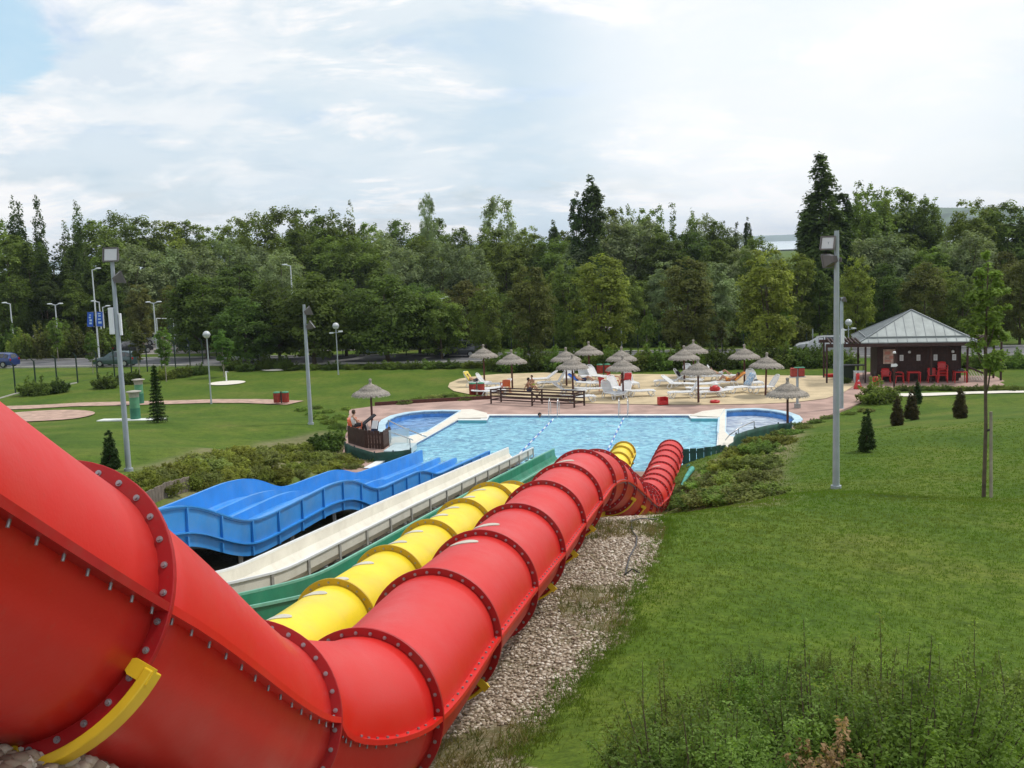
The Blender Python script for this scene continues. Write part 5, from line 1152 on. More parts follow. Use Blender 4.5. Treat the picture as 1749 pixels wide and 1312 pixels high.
chair('o', 864, 672, 190, 'orange-red plastic chair beside the second parasol pole', None)
chair('r', 1034, 668, 130, 'red plastic chair left of the middle parasols, backrest to the camera'); chair('r', 1049, 663, 60, 'tilted red chair between white loungers behind the middle parasols'); chair('r', 1069, 660, 200, 'red chair behind the upright lounger at the middle parasol pole')
chair('o', 607, 745, 30, 'orange-red plastic chair under the seated lifeguard', None, .02)
# towels, bag, crate
M_tb = mat('blue_towel', (.03, .12, .50), .95, var=.2, vscale=8); M_to = mat('orange_towel', (.52, .20, .04), .95, var=.3, vscale=6); M_ty = mat('yellow_towel', (.62, .50, .10), .95, var=.2); M_tk = mat('black_cloth', (.015, .015, .02), .9); M_tlb = mat('striped_blue_towel', (.10, .30, .50), .95, var=.5, vscale=9, col2=(.6, .6, .6))
def towel(i, m, lb_, l=.7, w_=.62, on='back'):
    loc, a, b = LPOS[i]; rb = math.radians(b); ra = math.radians(a); mb = MB(); P = []; r = random.Random(i); n, k2 = 8, 6
    for j in range(n):
        for q in range(k2):
            y = (q/(k2-1)-.5)*w_; d = j/(n-1)*l
            if on == 'back': x, z = -.30-d*math.cos(rb), .40+d*math.sin(rb)+.03
            else: x, z = -.2+d, .40
            y2 = y*1.08; z -= .10*max(0, abs(y)-.27)*6; P.append((x+r.uniform(-.01, .01), y2, z+r.uniform(0, .02)))
    mb.poly(P, [(j*k2+q, j*k2+q+1, (j+1)*k2+q+1, (j+1)*k2+q) for j in range(n-1) for q in range(k2-1)], True)
    o = mb.build('towel', m, None, loc); o.rotation_euler = (0, 0, ra); o.scale = (1.12,)*3; s_ = o.modifiers.new('t', 'SOLIDIFY'); s_.thickness = .015; s_.offset = 1; tag(o, lb_, 'towel'); return o
towel(0, M_ty, 'yellow towel hung over the leftmost lounger'); towel(9, M_tb, 'bright blue towel over the lounger with the lying person', .75, .66); towel(21, M_tk, 'black clothes on a lounger under the clustered parasols', .5, .5); towel(28, M_to, 'orange towel on a lounger at the right of the sand', .8, .7); towel(29, M_tlb, 'blue and white towel on the lounger before the orange one', .8, .66); towel(30, M_tk, 'dark towel on the upright lounger right of the orange towel', .4, .5, 'seat')
t = thing('beach_bag', 'red and white bag on the lounger near the front clustered parasol', 'bag', (LPOS[27][0].x, LPOS[27][0].y, .42)); mb = MB(); mb.lathe([(.02, 0), (.30, .02), (.36, .14), (.30, .30), (.16, .38), (.02, .40)], 14, wob=.05); mb.build('body', M_rp, t); mb = MB(); mb.tube([(-.2, -.1, .3), (-.22, -.3, .45), (.1, -.36, .5), (.25, -.12, .3)], .035, 6); mb.build('strap', M_pl, t)
t = thing('swim_ring', 'red rubber ring lying on the sand below the bag', 'swim ring', C_(1221, 688)); mb = MB(); mb.tube([(.24*math.cos(2*PI*k/16), .24*math.sin(2*PI*k/16), .08) for k in range(16)], .08, 8, closed=True); mb.build('ring', M_rp, t)
t = thing('crate', 'red plastic crate with pale right side lying on the front of the sand', 'crate', C_(1132, 691), math.radians(15)); mb = MB()
for q in ((0, 0, .03, .58, .42, .04), (-.27, 0, .25, .04, .42, .44), (.27, 0, .25, .04, .42, .44), (0, .19, .25, .5, .04, .44), (0, -.19, .14, .5, .04, .22)): mb.box(*q)
mb.build('body', M_rp, t, bevel=.01); mb = MB(); mb.box(.30, 0, .28, .03, .34, .36); mb.build('side_panel', M_pl, t)
# wooden rail pen
F3 = [G(*p) for p in [(839, 690), (909, 694), (981, 697), (998, 693.5), (926, 690), (856, 687)]]
t = thing('railing', 'dark brown wooden rail pen with four rails between sand and pool', 'railing', (F3[0][0], F3[0][1], .03)); ox, oy = F3[0]
for (x, y) in F3: mb = MB(); mb.box(x-ox, y-oy, .46, .11, .11, .98); mb.build('post', M_woodd, t, bevel=.008)
for (a, b) in ((0, 1), (1, 2), (5, 4), (4, 3), (0, 5), (2, 3)):
    for z in (.26, .50, .72, .90):
        if (a, b) in ((0, 5), (2, 3)) and z == .5: continue
        mb = MB(); p, q = F3[a], F3[b]; mb.beam((p[0]-ox, p[1]-oy, z), (q[0]-ox, q[1]-oy, z), .05, .075); mb.build('rail', M_woodd, t)
mb = MB(); p, q = F3[1], F3[4]; mb.beam((p[0]-ox, p[1]-oy, .15), (q[0]-ox, q[1]-oy, .85), .05, .06); mb.beam((p[0]-ox, p[1]-oy, .85), (q[0]-ox, q[1]-oy, .15), .05, .06); mb.build('cross_brace', M_woodd, t)
# waste bins
M_bin = mat('bin_red_wood', (.36, .045, .03), .7, var=.2, vscale=8); M_grnlid = mat('bin_green_lid', (.04, .22, .12), .5)
def bins(label, px, py, h=.85, group='twin waste bins', one=False):
    x, y, z = hit(px, py); z = max(z, .04) if y > 55 and x > -10 else z
    t = thing('waste_bin', label, 'waste bin', (x, y, z), 0, group)
    for s in (-1, 1):
        mb = MB(); mb.lathe([(.001, .12), (.20, .12), (.22, .3), (.225, h-.08), (.001, h-.08)], 14, (s*.29, 0, 0)); 
        for k in range(14): a = 2*PI*k/14; mb.beam((s*.29+.225*math.cos(a), .225*math.sin(a), .12), (s*.29+.235*math.cos(a), .235*math.sin(a), h-.08), .06, .025)
        b = mb.build('bin_body', M_bin, t); mb = MB(); mb.lathe([(.245, h-.09), (.25, h-.03), (.18, h), (.001, h+.01)], 16, (s*.29, 0, 0)); mb.build('lid', M_grnlid, b)
    mb = MB(); mb.beam((0, 0, -.1), (0, 0, h+.02), .07, .07); mb.build('post', M_dark, t); return t
bins('red waste bins with green lids beside the left path', 481, 690); bins('red waste bins with green lids in front of the leftmost loungers', 815, 678, .95); bins('red waste bins behind the sand, right of the globe lamp', 1031, 641)
x, y = G(1362, 697, .02); t = thing('bin_stand', 'two red boxes on a grey post in a concrete foot, beside the sand', 'bin stand', (x, y, .02))
mb = MB(); mb.box(0, 0, .14, .32, .32, .28); mb.build('concrete_foot', mat('concrete', (.32, .31, .29), .9, var=.15), t, bevel=.02); mb = MB(); mb.tube([(0, 0, .2), (0, 0, 2.4)], .075, 10); mb.build('post', M_pole, t)
for s in (-1, 1): mb = MB(); mb.box(s*.22, 0, 2.15, .36, .3, .5); b = mb.build('red_box', M_bin, t, bevel=.02)
mb = MB(); mb.box(0, 0, 1.87, .9, .34, .04); mb.build('shelf', M_pole, t); mb = MB(); mb.box(.12, 0, 2.42, .6, .32, .04); mb.build('lid', M_grnlid, t)
# vent columns
M_vg = mat('column_green', (.10, .28, .16), .6, var=.15, vscale=3); M_vg2 = mat('column_dark_green', (.03, .16, .10), .6, var=.1); M_con = mat('column_concrete', (.36, .34, .30), .9, var=.15, vscale=5)
def column(px, base, top, label):
    x, y, z = hit(px, base); H = onY(px, top, y)[2]-z; t = thing('vent_column', label, 'vent column', (x, y, z), 0, 'green vent columns'); R_ = .3
    mb = MB(); mb.lathe([(R_, -.1), (R_, H*.42)], 20); mb.lathe([(R_, H*.42), (.001, H*.42)], 20); mb.build('lower_drum', M_vg2, t); mb = MB(); mb.lathe([(R_*.97, H*.42), (R_*.97, H*.78)], 20); mb.build('upper_drum', M_vg, t)
    mb = MB(); mb.lathe([(R_*.98, H*.78), (R_*.98, H*.85), (R_*1.02, H*.86), (R_*1.08, H*.95)], 20); mb.build('grille', M_con, t)
    mb = MB(); mb.lathe([(R_*1.15, H*.94), (R_*1.5, H*.955), (R_*1.5, H*.975), (R_*.6, H*1.0), (.001, H*1.005)], 20); mb.build('cap', M_con, t)
column(232, 718, 667, 'green vent column with a pale cap, the nearer of two'); column(239, 690, 647, 'green vent column partly hidden behind the nearer one')
x, y, z = hit(235, 718); slab('concrete_slab', [(x-2.4, y-.2), (x+1.6, y-.8), (x+1.8, y-.1), (x-2.2, y+.5)], z+.10, .2, M_white)
for px, py, lb_ in ((387, 652, 'small white tap post in the nearer pale circle'), (461, 627, 'small white tap post at the far pale circle')):
    x, y, z = hit(px, py); t = thing('tap_post', lb_, 'tap post', (x, y, z), 0, 'tap posts'); mb = MB(); mb.tube([(0, 0, 0), (0, 0, .85)], .06, 8); mb.build('post', M_paper, t); mb = MB(); mb.tube([(0, 0, .8), (.16, 0, .84), (.17, 0, .74)], .03, 6); mb.build('tap', M_steel, t)
# ------------------------------------------------------------------ pool fittings
M_chr = mat('stainless_steel', (.55, .55, .55), .25, metal=.8)
def ladder(px, py, lb_):
    x, y = G(px, py, .05); t = thing('pool_ladder', lb_, 'pool ladder', (x, y, .05), -AZ, 'pool ladders at the far edge')
    for s in (-1, 1): mb = MB(); mb.tube([(s*.26, .45, 0), (s*.26, .42, .7), (s*.26, .15, 1.0), (s*.26, -.15, .8), (s*.26, -.25, .1), (s*.26, -.25, -1.0)], .025, 8); mb.build('handrail', M_chr, t)
    for z in (-.3, -.6): mb = MB(); mb.beam((-.26, -.25, z), (.26, -.25, z), .08, .03); mb.build('step', M_chr, t)
ladder(946, 709, 'pool ladder at the head of the left lane rope'); ladder(1065, 709, 'pool ladder at the head of the right lane rope')
M_fb = mat('blue_float', (.03, .14, .55), .4); M_fw = mat('white_float', (.75, .77, .80), .4)
for (p, q, lb_) in (((945, 716), (868, 795), 'left blue and white lane rope floating across the pool'), ((1065, 715), (1035, 775), 'right blue and white lane rope floating across the pool')):
    a = Vector(G(*p, -.06)+(-.05,)); b = Vector(G(*q, -.06)+(-.05,)); t = thing('lane_rope', lb_, 'lane rope', a, 0, 'lane ropes'); L_ = (b-a).length; n = int(L_/.09); m1, m2 = MB(), MB(); d = (b-a)/n
    for k in range(n):
        (m1 if (k//8) % 2 else m2).tube([d*k, d*(k+.8)], .038, 8)
    m1.build('blue_floats', M_fb, t); m2.build('white_floats', M_fw, t)
def rails_(name, lb_, P, h, posts, loc):
    t = thing(name, lb_, 'handrail', loc); L0 = Vector(loc); mb = MB(); mb.tube([Vector(p)-L0 for p in P], .03, 8); mb.build('top_rail', M_chr, t)
    for p in posts: mb = MB(); q = Vector(p)-L0; mb.tube([q, (q.x, q.y, -L0.z+.05)], .025, 8); mb.build('post', M_chr, t)
def g3(px, py, z): x, y = G(px, py, z); return (x, y, z)
a, b, c, d = g3(663, 718, .95), g3(695, 733, .9), g3(727, 744, .5), g3(694, 745, .0)
rails_('handrail', 'sloping steel handrail across the left round pool', [a, b, g3(720, 743, .75), g3(728, 746, .25)], .9, [a, b], (a[0], a[1], .08))
a, b = g3(664, 737, .9), g3(700, 749, .8)
rails_('handrail', 'lower steel handrail along the steps of the left round pool', [a, b, g3(705, 752, .3)], .9, [a, b], (a[0], a[1], .08))
a = g3(1288, 720, .95); b = g3(1261, 732, .9)
rails_('handrail', 'curved steel handrail at the right round pool', [a, g3(1275, 725, .95), b, g3(1246, 743, .7), g3(1239, 752, .2)], .9, [a, b], (b[0], b[1], .08))
# perspex screen, blue-grey sloped slab
x, y = G(690, 768, .05); t = thing('screen', 'small clear pane standing beside the timber screen of the left pool', 'screen', g3(683, 765, .1))
mb = MB(); mb.box(0, 0, .5, .02, 1.1, .95, M=Matrix.Rotation(-AZ-.9, 3, 'Z')); mg = mat('clear_pane', (.60, .72, .74), .1, spec=.5)
mg.node_tree.nodes['Principled BSDF'].inputs['Alpha'].default_value = .35; mb.build('pane', mg, t)
mb = MB(); P = [G(655, 770, .3), G(698, 770, .3), G(712, 757, .3), G(676, 756, .3)]
mb.sheet([(p[0], p[1]) for p in P], .30, .28); o = mb.build('cover_slab', mat('grey_blue_slab', (.42, .52, .55), .5, var=.1), None); tag(o, 'pale blue-grey sloping slab beside the timber screen', 'slab')
# timber screen (left) and green canvas
def pal(name, lb_, cat, pts, h, m, gap=.0, w_=.14, th=.03, rail=True, hf=None):
    o0 = pts[0]; t = thing(name, lb_, cat, (o0[0], o0[1], o0[2])); V_ = [Vector(p)-Vector(o0) for p in pts]
    mb = MB()
    for i in range(len(V_)-1):
        a, b = V_[i], V_[i+1]; L_ = (b-a).length; n = max(1, int(L_/(w_+gap)))
        for k in range(n):
            p = a.lerp(b, (k+.5)/n); dr = (b-a).normalized(); hh = h*(1+.03*math.sin(k*2.3)) if hf is None else hf((i+(k+.5)/n)/(len(V_)-1))
            mb.box(p.x, p.y, p.z+hh/2, L_/n-gap if gap else L_/n*.93, th, hh, rz=math.atan2(dr.y, dr.x))
    mb.build('boards', m, t)
    if rail:
        mb = MB()
        for i in range(len(V_)-1):
            for f in (.25, .8): mb.beam(V_[i]+Vector((0, .05, h*f)), V_[i+1]+Vector((0, .05, h*f)), .05, .08)
        mb.build('rails', m, t)
    return t
pal('fence', 'dark brown vertical board screen below the lifeguard parasol', 'fence', [g3(595, 757, .0), g3(625, 766, .0), g3(655, 768, .0), g3(668, 758, 0)], .95, M_woodd, .03)
M_can = mat('green_canvas', (.010, .060, .040), .7, var=.35, vscale=2.5, bump=.4, bscale=4)
def canvas(lb_, pts, name='canvas_fence', posts=True):
    o0 = pts[0][0]; t = thing(name, lb_, 'canvas', o0); P = []; V_ = []; n = len(pts)
    dense = []
    for i in range(n-1):
        for k in range(6): f = k/6; dense.append((Vector(pts[i][0]).lerp(Vector(pts[i+1][0]), f), pts[i][1]*(1-f)+pts[i+1][1]*f))
    dense.append((Vector(pts[-1][0]), pts[-1][1])); r = random.Random(2)
    for (p, h) in dense:
        q = p-Vector(o0); w_ = .05*r.uniform(-1, 1)
        for f in (0, .35, .7, 1): P.append((q.x+w_*math.sin(f*5), q.y+w_, q.z-.15+(h+.15)*f))
    mb = MB(); mb.poly(P, [(i*4+k, i*4+k+1, (i+1)*4+k+1, (i+1)*4+k) for i in range(len(dense)-1) for k in range(3)], True); o = mb.build('sheet', M_can, t); s_ = o.modifiers.new('t', 'SOLIDIFY'); s_.thickness = .02
    if posts:
        for (p, h) in pts: mb = MB(); q = Vector(p)-Vector(o0); mb.tube([(q.x, q.y+.08, q.z-.2), (q.x, q.y+.08, q.z+h+.05)], .04, 6); mb.build('post', M_dark, t)
canvas('green canvas wrapped round the low fence left of the blue slide', [(g3(590, 777, .0), .62), (g3(606, 783, 0), .58), (g3(640, 789, 0), .45), (g3(672, 789, 0), .50), (g3(702, 789, 0), .62)])
canvas('dark green canvas along the right round pool, half buried in shrubs', [(g3(1246, 785, .1), .62), (g3(1258, 766, .1), .70), (g3(1290, 752, .15), .62), (g3(1330, 740, .15), .5), (g3(1352, 733, .1), .35)])
pts = [g3(1166, 798, 0), g3(1190, 797, 0), g3(1215, 794, 0), g3(1240, 789, 0)]
pal('fence', 'dark green low board fence behind the end of the red tube', 'fence', pts, .82, M_can, .035, .24)
mb = MB(); P = [g3(1176, 797, .95), g3(1177, 797, .6), g3(1173, 806, .35), (hit(1181, 815)[0], hit(1181, 815)[1]-.2, hit(1181, 815)[2]+.35), tuple(Vector(hit(1172, 828))+Vector((0, -.2, .35))), tuple(Vector(hit(1163, 842))+Vector((0, -.2, .3)))]
mb.tube(P, [.10, .12, .07, .10, .08, .05], 8); o = mb.build('cloth_strip', mat('turquoise_cloth', (.06, .30, .25), .7, var=.3, vscale=6)); tag(o, 'turquoise cloth strip hanging from the dark green fence into the shrubs', 'cloth')
# timber edging by the left bank
pal('timber_edging', 'grey timber edging board between left bank shrubs and the blue slide', 'edging', [tuple(Vector(hit(250, 868))), tuple(Vector(hit(285, 850))), tuple(Vector(hit(325, 838)))], .45, mat('weathered_board', (.16, .13, .10), .9, var=.2), 0, .2, .04, False)
mb = MB(); e = [G(*p) for p in [(640, 694), (700, 690), (770, 686), (838, 682.5)]]
for i in range(3): mb.beam((e[i][0], e[i][1]+.1, .12), (e[i+1][0], e[i+1][1]+.1, .12), .08, .26)
o = mb.build('timber_edging', M_wood); tag(o, 'low brown edging along the paving below the olive shrubs', 'edging')
# ------------------------------------------------------------------ fence on the left, netted court
M_fg = mat('fence_green', (.012, .030, .022), .5)
fp = [(-30, 690), (27, 673), (62, 666.5), (98, 660), (133, 654), (167, 648), (196, 643), (225, 639), (252, 635), (277, 631), (300, 628), (325, 625.5), (347, 624)]
fpts = [G(*p) for p in fp]; t = thing('fence', 'dark green post and wire fence along the left lawn', 'fence', (fpts[0][0], fpts[0][1], 0)); ox, oy = fpts[0]
for i, (x, y) in enumerate(fpts): mb = MB(); z = gz(x, y); mb.beam((x-ox, y-oy, z-.2), (x-ox, y-oy, 2.35), .09, .09); mb.tube([(x-ox, y-oy, 2.35), (x-ox-.15, y-oy-.22, 2.6)], .04, 5); mb.build('post', M_fg, t)
mb = MB()
for i in range(len(fpts)-1):
    for z in (.1, .5, .9, 1.3, 1.7, 2.1, 2.3): mb.tube([(fpts[i][0]-ox, fpts[i][1]-oy, z), (fpts[i+1][0]-ox, fpts[i+1][1]-oy, z)], .006, 3, caps=False)
mb.build('wires', M_fg, t)
e = [(x, y-.25) for x, y in fpts[:5]]; mb = MB()
for i in range(4): mb.beam((e[i][0], e[i][1], gz(*e[i])+.04), (e[i+1][0], e[i+1][1], gz(*e[i+1])+.04), .12, .08)
struct(mb.build('kerb', M_kerb))
# fence along the road, centre
t = thing('fence', 'thin dark fence posts along the road behind the hedge', 'fence', (G(370, 612)[0], G(370, 612)[1], 0)); ox, oy = t.location.x, t.location.y
for px in range(370, 1440, 36): x, y = G(px, 612-12*(px-370)/1070); mb = MB(); mb.tube([(x-ox, y-oy, -.1), (x-ox, y-oy, 1.7)], .05, 5); mb.build('post', M_fg, t)
x0, y0 = G(272, 608); x1, y1 = G(322, 601); t = thing('ball_court', 'tall green netted ball court with pale steel frame', 'netting', (x0, y0, 0)); H = 4.0
for f in (0, .55, 1): x, y = (x1-x0)*f, (y1-y0)*f; mb = MB(); mb.tube([(x, y, 0), (x, y, H-.4*f)], .06, 6); mb.build('post', M_lampw, t)
mb = MB(); mb.tube([(0, 0, H), (x1-x0, y1-y0, H-.4)], .05, 6); mb.tube([(0, 0, H*.5), (x1-x0, y1-y0, H*.5)], .04, 6); mb.build('rail', M_lampw, t)
nm_ = mat('green_netting', (.03, .07, .06), .8); nm_.node_tree.nodes['Principled BSDF'].inputs['Alpha'].default_value = .55
mb = MB(); mb.poly([((x1-x0)*.35, (y1-y0)*.35, .2), (x1-x0, y1-y0, .2), (x1-x0, y1-y0, H-.45), ((x1-x0)*.35, (y1-y0)*.35, H-.2)], [(0, 1, 2, 3)]); mb.build('net', nm_, t)
x, y = G(659, 606); mb = MB(); mb.box(0, 0, 1.2, .55, .2, 2.4); o = mb.build('pillar_sign', M_paper, None, (x, y, 0), bevel=.05); tag(o, 'white narrow upright board behind the forked dark tree', 'sign')
# ------------------------------------------------------------------ kiosk
M_roof = mat('zinc_roof', (.29, .32, .315), .5, metal=.2, var=.12, vscale=1.5, spec=.4)
M_kw = mat('kiosk_wood', (.040, .016, .012), .7, var=.3, vscale=6)
kx, ky = G(1478, 655); kb = thing('kiosk', 'brown wooden snack kiosk with a grey metal pyramid roof and pergola', 'kiosk', (kx, ky, .03), -AZ)
# local frame: x to the right along the front, y to the back
def kpart(name, mb, m, par=kb, bevel=0): return mb.build(name, m, par, bevel=bevel)
KW, KD, KH = 6.3, 5.2, 2.65
mb = MB()
for (a, b) in (((.9, .9), (KW-.15, .9)), ((KW-.15, .9), (KW-.15, KD)), ((KW-.15, KD), (.9, KD)), ((.9, KD), (.9, .9))):
    mb.beam((a[0], a[1], 1.25), (b[0], b[1], 1.25), .08, 2.5)
kpart('wall', mb, M_kw)
mb = MB()
for k in range(28):
    x = 1.0+k*.185; mb.box(x, .85, 1.25, .012, .02, 2.4)
kpart('wall_battens', mb, M_woodd)
for x, y in ((0, 0), (2.0, 0), (4.25, 0), (KW+.25, 0), (0, KD), (KW+.25, KD), (KW+.25, KD*.5)): mb = MB(); mb.box(x, y, 1.3, .13, .13, 2.6); kpart('post', mb, M_kw, bevel=.01)
mb = MB(); mb.box((KW-2.0)/2+.0, -.52, KH+.0, KW+3.3, .10, .24); kpart('front_beam', mb, M_kw)
mb = MB(); mb.box(KW/2+.1, KD+.1, KH+.02, KW+1.2, .12, .26); kpart('back_beam', mb, M_kw)
for x in (-.05, KW+.3): mb = MB(); mb.box(x, KD/2, KH-.02, .11, KD+.1, .22); kpart('side_beam', mb, M_kw)
E_ = [(-.45, -.45, 2.83), (KW+.75, -.45, 2.83), (KW+.75, KD+.45, 2.83), (-.45, KD+.45, 2.83)]; AP = (KW/2+.15, KD/2, 4.78)
mb = MB(); mb.poly(E_+[AP]+[(x, y, z-.12) for x, y, z in E_], [(0, 1, 4), (1, 2, 4), (2, 3, 4), (3, 0, 4), (0, 5, 6, 1), (1, 6, 7, 2), (2, 7, 8, 3), (3, 8, 5, 0), (5, 8, 7, 6)]); rf = kpart('roof', mb, M_roof)
mb = MB(); A_ = Vector(AP)
for i in range(4):
    a, b = Vector(E_[i]), Vector(E_[(i+1) % 4]); n = 12
    mb.beam(a+Vector((0, 0, .03)), A_+Vector((0, 0, .03)), .09, .07)
    for k in range(1, n):
        p = a.lerp(b, k/n); mid = (a+b)/2; f = 1-abs(k/n-.5)*2; q = p.lerp(p+(A_-mid), f); mb.beam(p+Vector((0, 0, .012)), q+Vector((0, 0, .012)), .03, .045)
    p0 = a.lerp(A_, .13); p1 = b.lerp(A_, .13); mb.beam(p0+Vector((0, 0, .05)), p1+Vector((0, 0, .05)), .05, .09)
kpart('roof_ribs', mb, mat('zinc_rib', (.24, .26, .27), .5, metal=.2), rf)
mb = MB(); mb.beam((E_[0][0], E_[0][1]-.05, 2.76), (E_[1][0], E_[1][1]-.05, 2.76), .09, .10); kpart('gutter', mb, M_roof, rf)
for k in range(9): mb = MB(); mb.box(-2.35+k*.24, KD*.2, KH+.20, .07, KD*.75, .12); kpart('rafter', mb, M_kw)
mb = MB(); mb.box(-1.6, KD*.55, KH+.02, 2.6, .12, .22); kpart('side_beam', mb, M_kw)
for x, y in ((-2.55, .0), (-2.55, KD*.6)): mb = MB(); mb.box(x, y, 1.3, .12, .12, 2.6); kpart('post', mb, M_kw)
mb = MB(); mb.box(KW+1.7, 1.4, KH+.05, 2.6, .12, .2); mb.box(KW+1.7, 3.4, KH+.05, 2.6, .12, .2); kpart('side_beam', mb, M_kw)
for k in range(10): mb = MB(); mb.box(KW+.95+k*.22, 2.4, KH+.2, .07, 2.6, .1); kpart('rafter', mb, M_kw)
for x, y in ((KW+2.55, .9), (KW+2.35, 2.2), (KW+2.1, 3.4)): mb = MB(); mb.box(x, y, 1.3, .12, .12, 2.6); kpart('post', mb, M_kw)
mb = MB()
for k in range(6): mb.beam((KW+.3+k*.17, .5, .75), (KW+.65+k*.17, .45, .1), .03, .06)
kpart('slatted_ramp', mb, M_whs)
mb = MB(); mb.beam((KW+.2, .6, 1.05), (KW+1.35, .6, .55), .35, .12); kpart('slope_panel', mb, M_kw)
M_post = mat('faded_poster', (.50, .36, .30), .7, var=.3, vscale=4); M_ink = mat('printed_ink', (.16, .16, .18), .7)
mb = MB(); mb.box(1.65, .80, 1.72, .80, .03, 1.0); ps = kpart('poster', mb, M_post)
mb = MB(); [mb.box(1.65+a, .780, 1.72+b, w_, .01, h_) for a, b, w_, h_ in ((-.12, .25, .36, .22), (.15, -.05, .3, .2), (-.1, -.3, .4, .12))]; kpart('printed_picture', mb, mat('poster_pink', (.55, .25, .2), .7), ps)
for x in (2.45, 3.55, 4.65, 5.85):
    mb = MB(); mb.box(x, .80, 1.62, .24, .03, .40); pn = kpart('paper_notice', mb, M_paper); mb = MB(); [mb.box(x, .780, 1.74-q*.06, .17, .006, .018) for q in range(5)]; kpart('text_lines', mb, M_ink, pn)
for x in (2.95, 5.75): mb = MB(); mb.lathe([(.001, 1.92), (.09, 1.95), (.1, 2.05), (.03, 2.12)], 10, (x, .74, 0)); kpart('wall_lamp', mb, M_paper)
def kw(x, y, z=.03): v = Matrix.Rotation(-AZ, 3, 'Z') @ Vector((x, y, 0)); return (kx+v.x, ky+v.y, z)
def chair_k(x, y, a, lb_, dz=0): o = place(CH['r'], USED, kw(x, y, .03+dz), math.radians(a)-AZ, 1.12, lb_, gc); return o
chair_k(1.35, .1, 0, 'red chair leftmost before the kiosk wall'); chair_k(2.2, -.1, 90, 'red chair left of the left kiosk table'); chair_k(4.35, .1, 0, 'lower red chair of the right kiosk group, left side'); chair_k(5.0, .1, 0, 'red chair at the bottom of a stack before the kiosk'); chair_k(5.0, .1, 0, 'red chair on top of the stack before the kiosk', .42)
chair_k(5.0, .1, 0, 'middle red chair of the stack before the kiosk', .21)
def table(x, y, m, lb_, a=0):
    t = thing('plastic_table', lb_, 'table', kw(x, y), a-AZ, 'plastic tables at the kiosk'); mb = MB(); mb.box(0, 0, .72, .85, .85, .05); mb.build('table_top', m, t, bevel=.03)
    for u in (-1, 1):
        for v in (-1, 1): mb = MB(); mb.tube([(u*.36, v*.36, .7), (u*.38, v*.38, 0)], [.04, .028], 6); mb.build('leg', m, t)
table(3.15, .0, M_rp, 'red plastic table between red chairs on the left of the kiosk front'); table(6.1, .05, M_rp, 'red plastic table near the right kiosk post, carrying a dark tray')
mb = MB(); mb.box(0, 0, .04, .5, .4, .07); mb.box(.1, 0, .12, .2, .2, .1); o = mb.build('tray', M_dark, None, kw(6.1, .05, .78)); tag(o, 'dark tray on the right red kiosk table', 'tray')
table(-.3, .6, M_pl, 'pale table left of the kiosk, under the pergola')
t = thing('counter', 'dark bar counter under the left pergola', 'counter', kw(-.9, 2.2), -AZ); mb = MB(); mb.box(0, 0, 1.0, 2.2, .6, .07); mb.build('counter_top', M_dark, t); mb = MB(); mb.box(-.3, .1, .5, 1.4, .4, .93); mb.build('counter_body', mat('counter_green', (.02, .035, .02), .8), t)
for k, u in enumerate((-.95, .95)): mb = MB(); mb.box(u, -.2, .48, .06, .06, .95); mb.build('leg', M_dark, t)
# red stands with white symbols
M_sw = M_paper
x, y = G(1465, 664, .03); t = thing('display_stand', 'red ice-cream shaped stand with white marks at the paving corner', 'display stand', (x, y, .03), 0)
mb = MB(); mb.lathe([(.27, 0), (.27, .08), (.20, .30), (.11, .55), (.10, .80), (.13, 1.0), (.001, 1.02)], 18); mb.build('body', M_rp, t)
def glyph(t, strokes, z0, s, y, m):
    mb = MB()
    for (a, b) in strokes: mb.beam((a[0]*s, y, z0+a[1]*s), (b[0]*s, y, z0+b[1]*s), .02, .035)
    mb.build('white_mark', m, t)
glyph(t, [((-.5, 1), (.5, 1)), ((.5, 1), (.5, .5)), ((.5, .5), (-.5, 0)), ((-.5, 0), (.5, 0))], .18, .13, -.235, M_sw); glyph(t, [((-.4, 0), (.4, 1)), ((.4, 0), (.4, 1))], .50, .12, -.150, M_sw)
x, y = G(1496, 664, .03); t = thing('barrel_bin', 'small red bin on a post before the kiosk', 'waste bin', (x, y, .03)); mb = MB(); mb.lathe([(.001, .2), (.2, .2), (.22, .7), (.19, .8), (.001, .8)], 14); mb.build('body', M_rp, t); mb = MB(); mb.beam((0, .23, 0), (0, .23, 1.1), .05, .05); mb.build('post', M_dark, t)
x, y = G(1527, 666, .03); t = thing('sign_post', 'dark sign post with a small white arrow board before the kiosk', 'sign', (x, y, 0)); mb = MB(); mb.beam((0, 0, -.1), (0, 0, 2.4), .09, .09); mb.build('post', M_woodd, t); mb = MB(); mb.poly([(-.22, -.06, 1.55), (.12, -.06, 1.55), (.22, -.06, 1.65), (.12, -.06, 1.75), (-.22, -.06, 1.75)]+[(-.22, -.03, 1.55), (.12, -.03, 1.55), (.22, -.03, 1.65), (.12, -.03, 1.75), (-.22, -.03, 1.75)], [(0, 1, 2, 3, 4), (9, 8, 7, 6, 5)]+[(i, (i+1) % 5+0, (i+1) % 5+5, i+5) for i in range(5)]); mb.build('board', M_paper, t); mb = MB(); mb.lathe([(.001, 2.4), (.12, 2.42), (.08, 2.55), (.001, 2.56)], 10); mb.build('lamp', M_paper, t)
x, y = G(1418, 644, .06); mb = MB(); mb.box(0, 0, .12, .7, .5, .2); o = mb.build('float_board', M_rp, None, (x, y, .06), bevel=.03); tag(o, 'small red mat at the right end of the sand', 'mat')
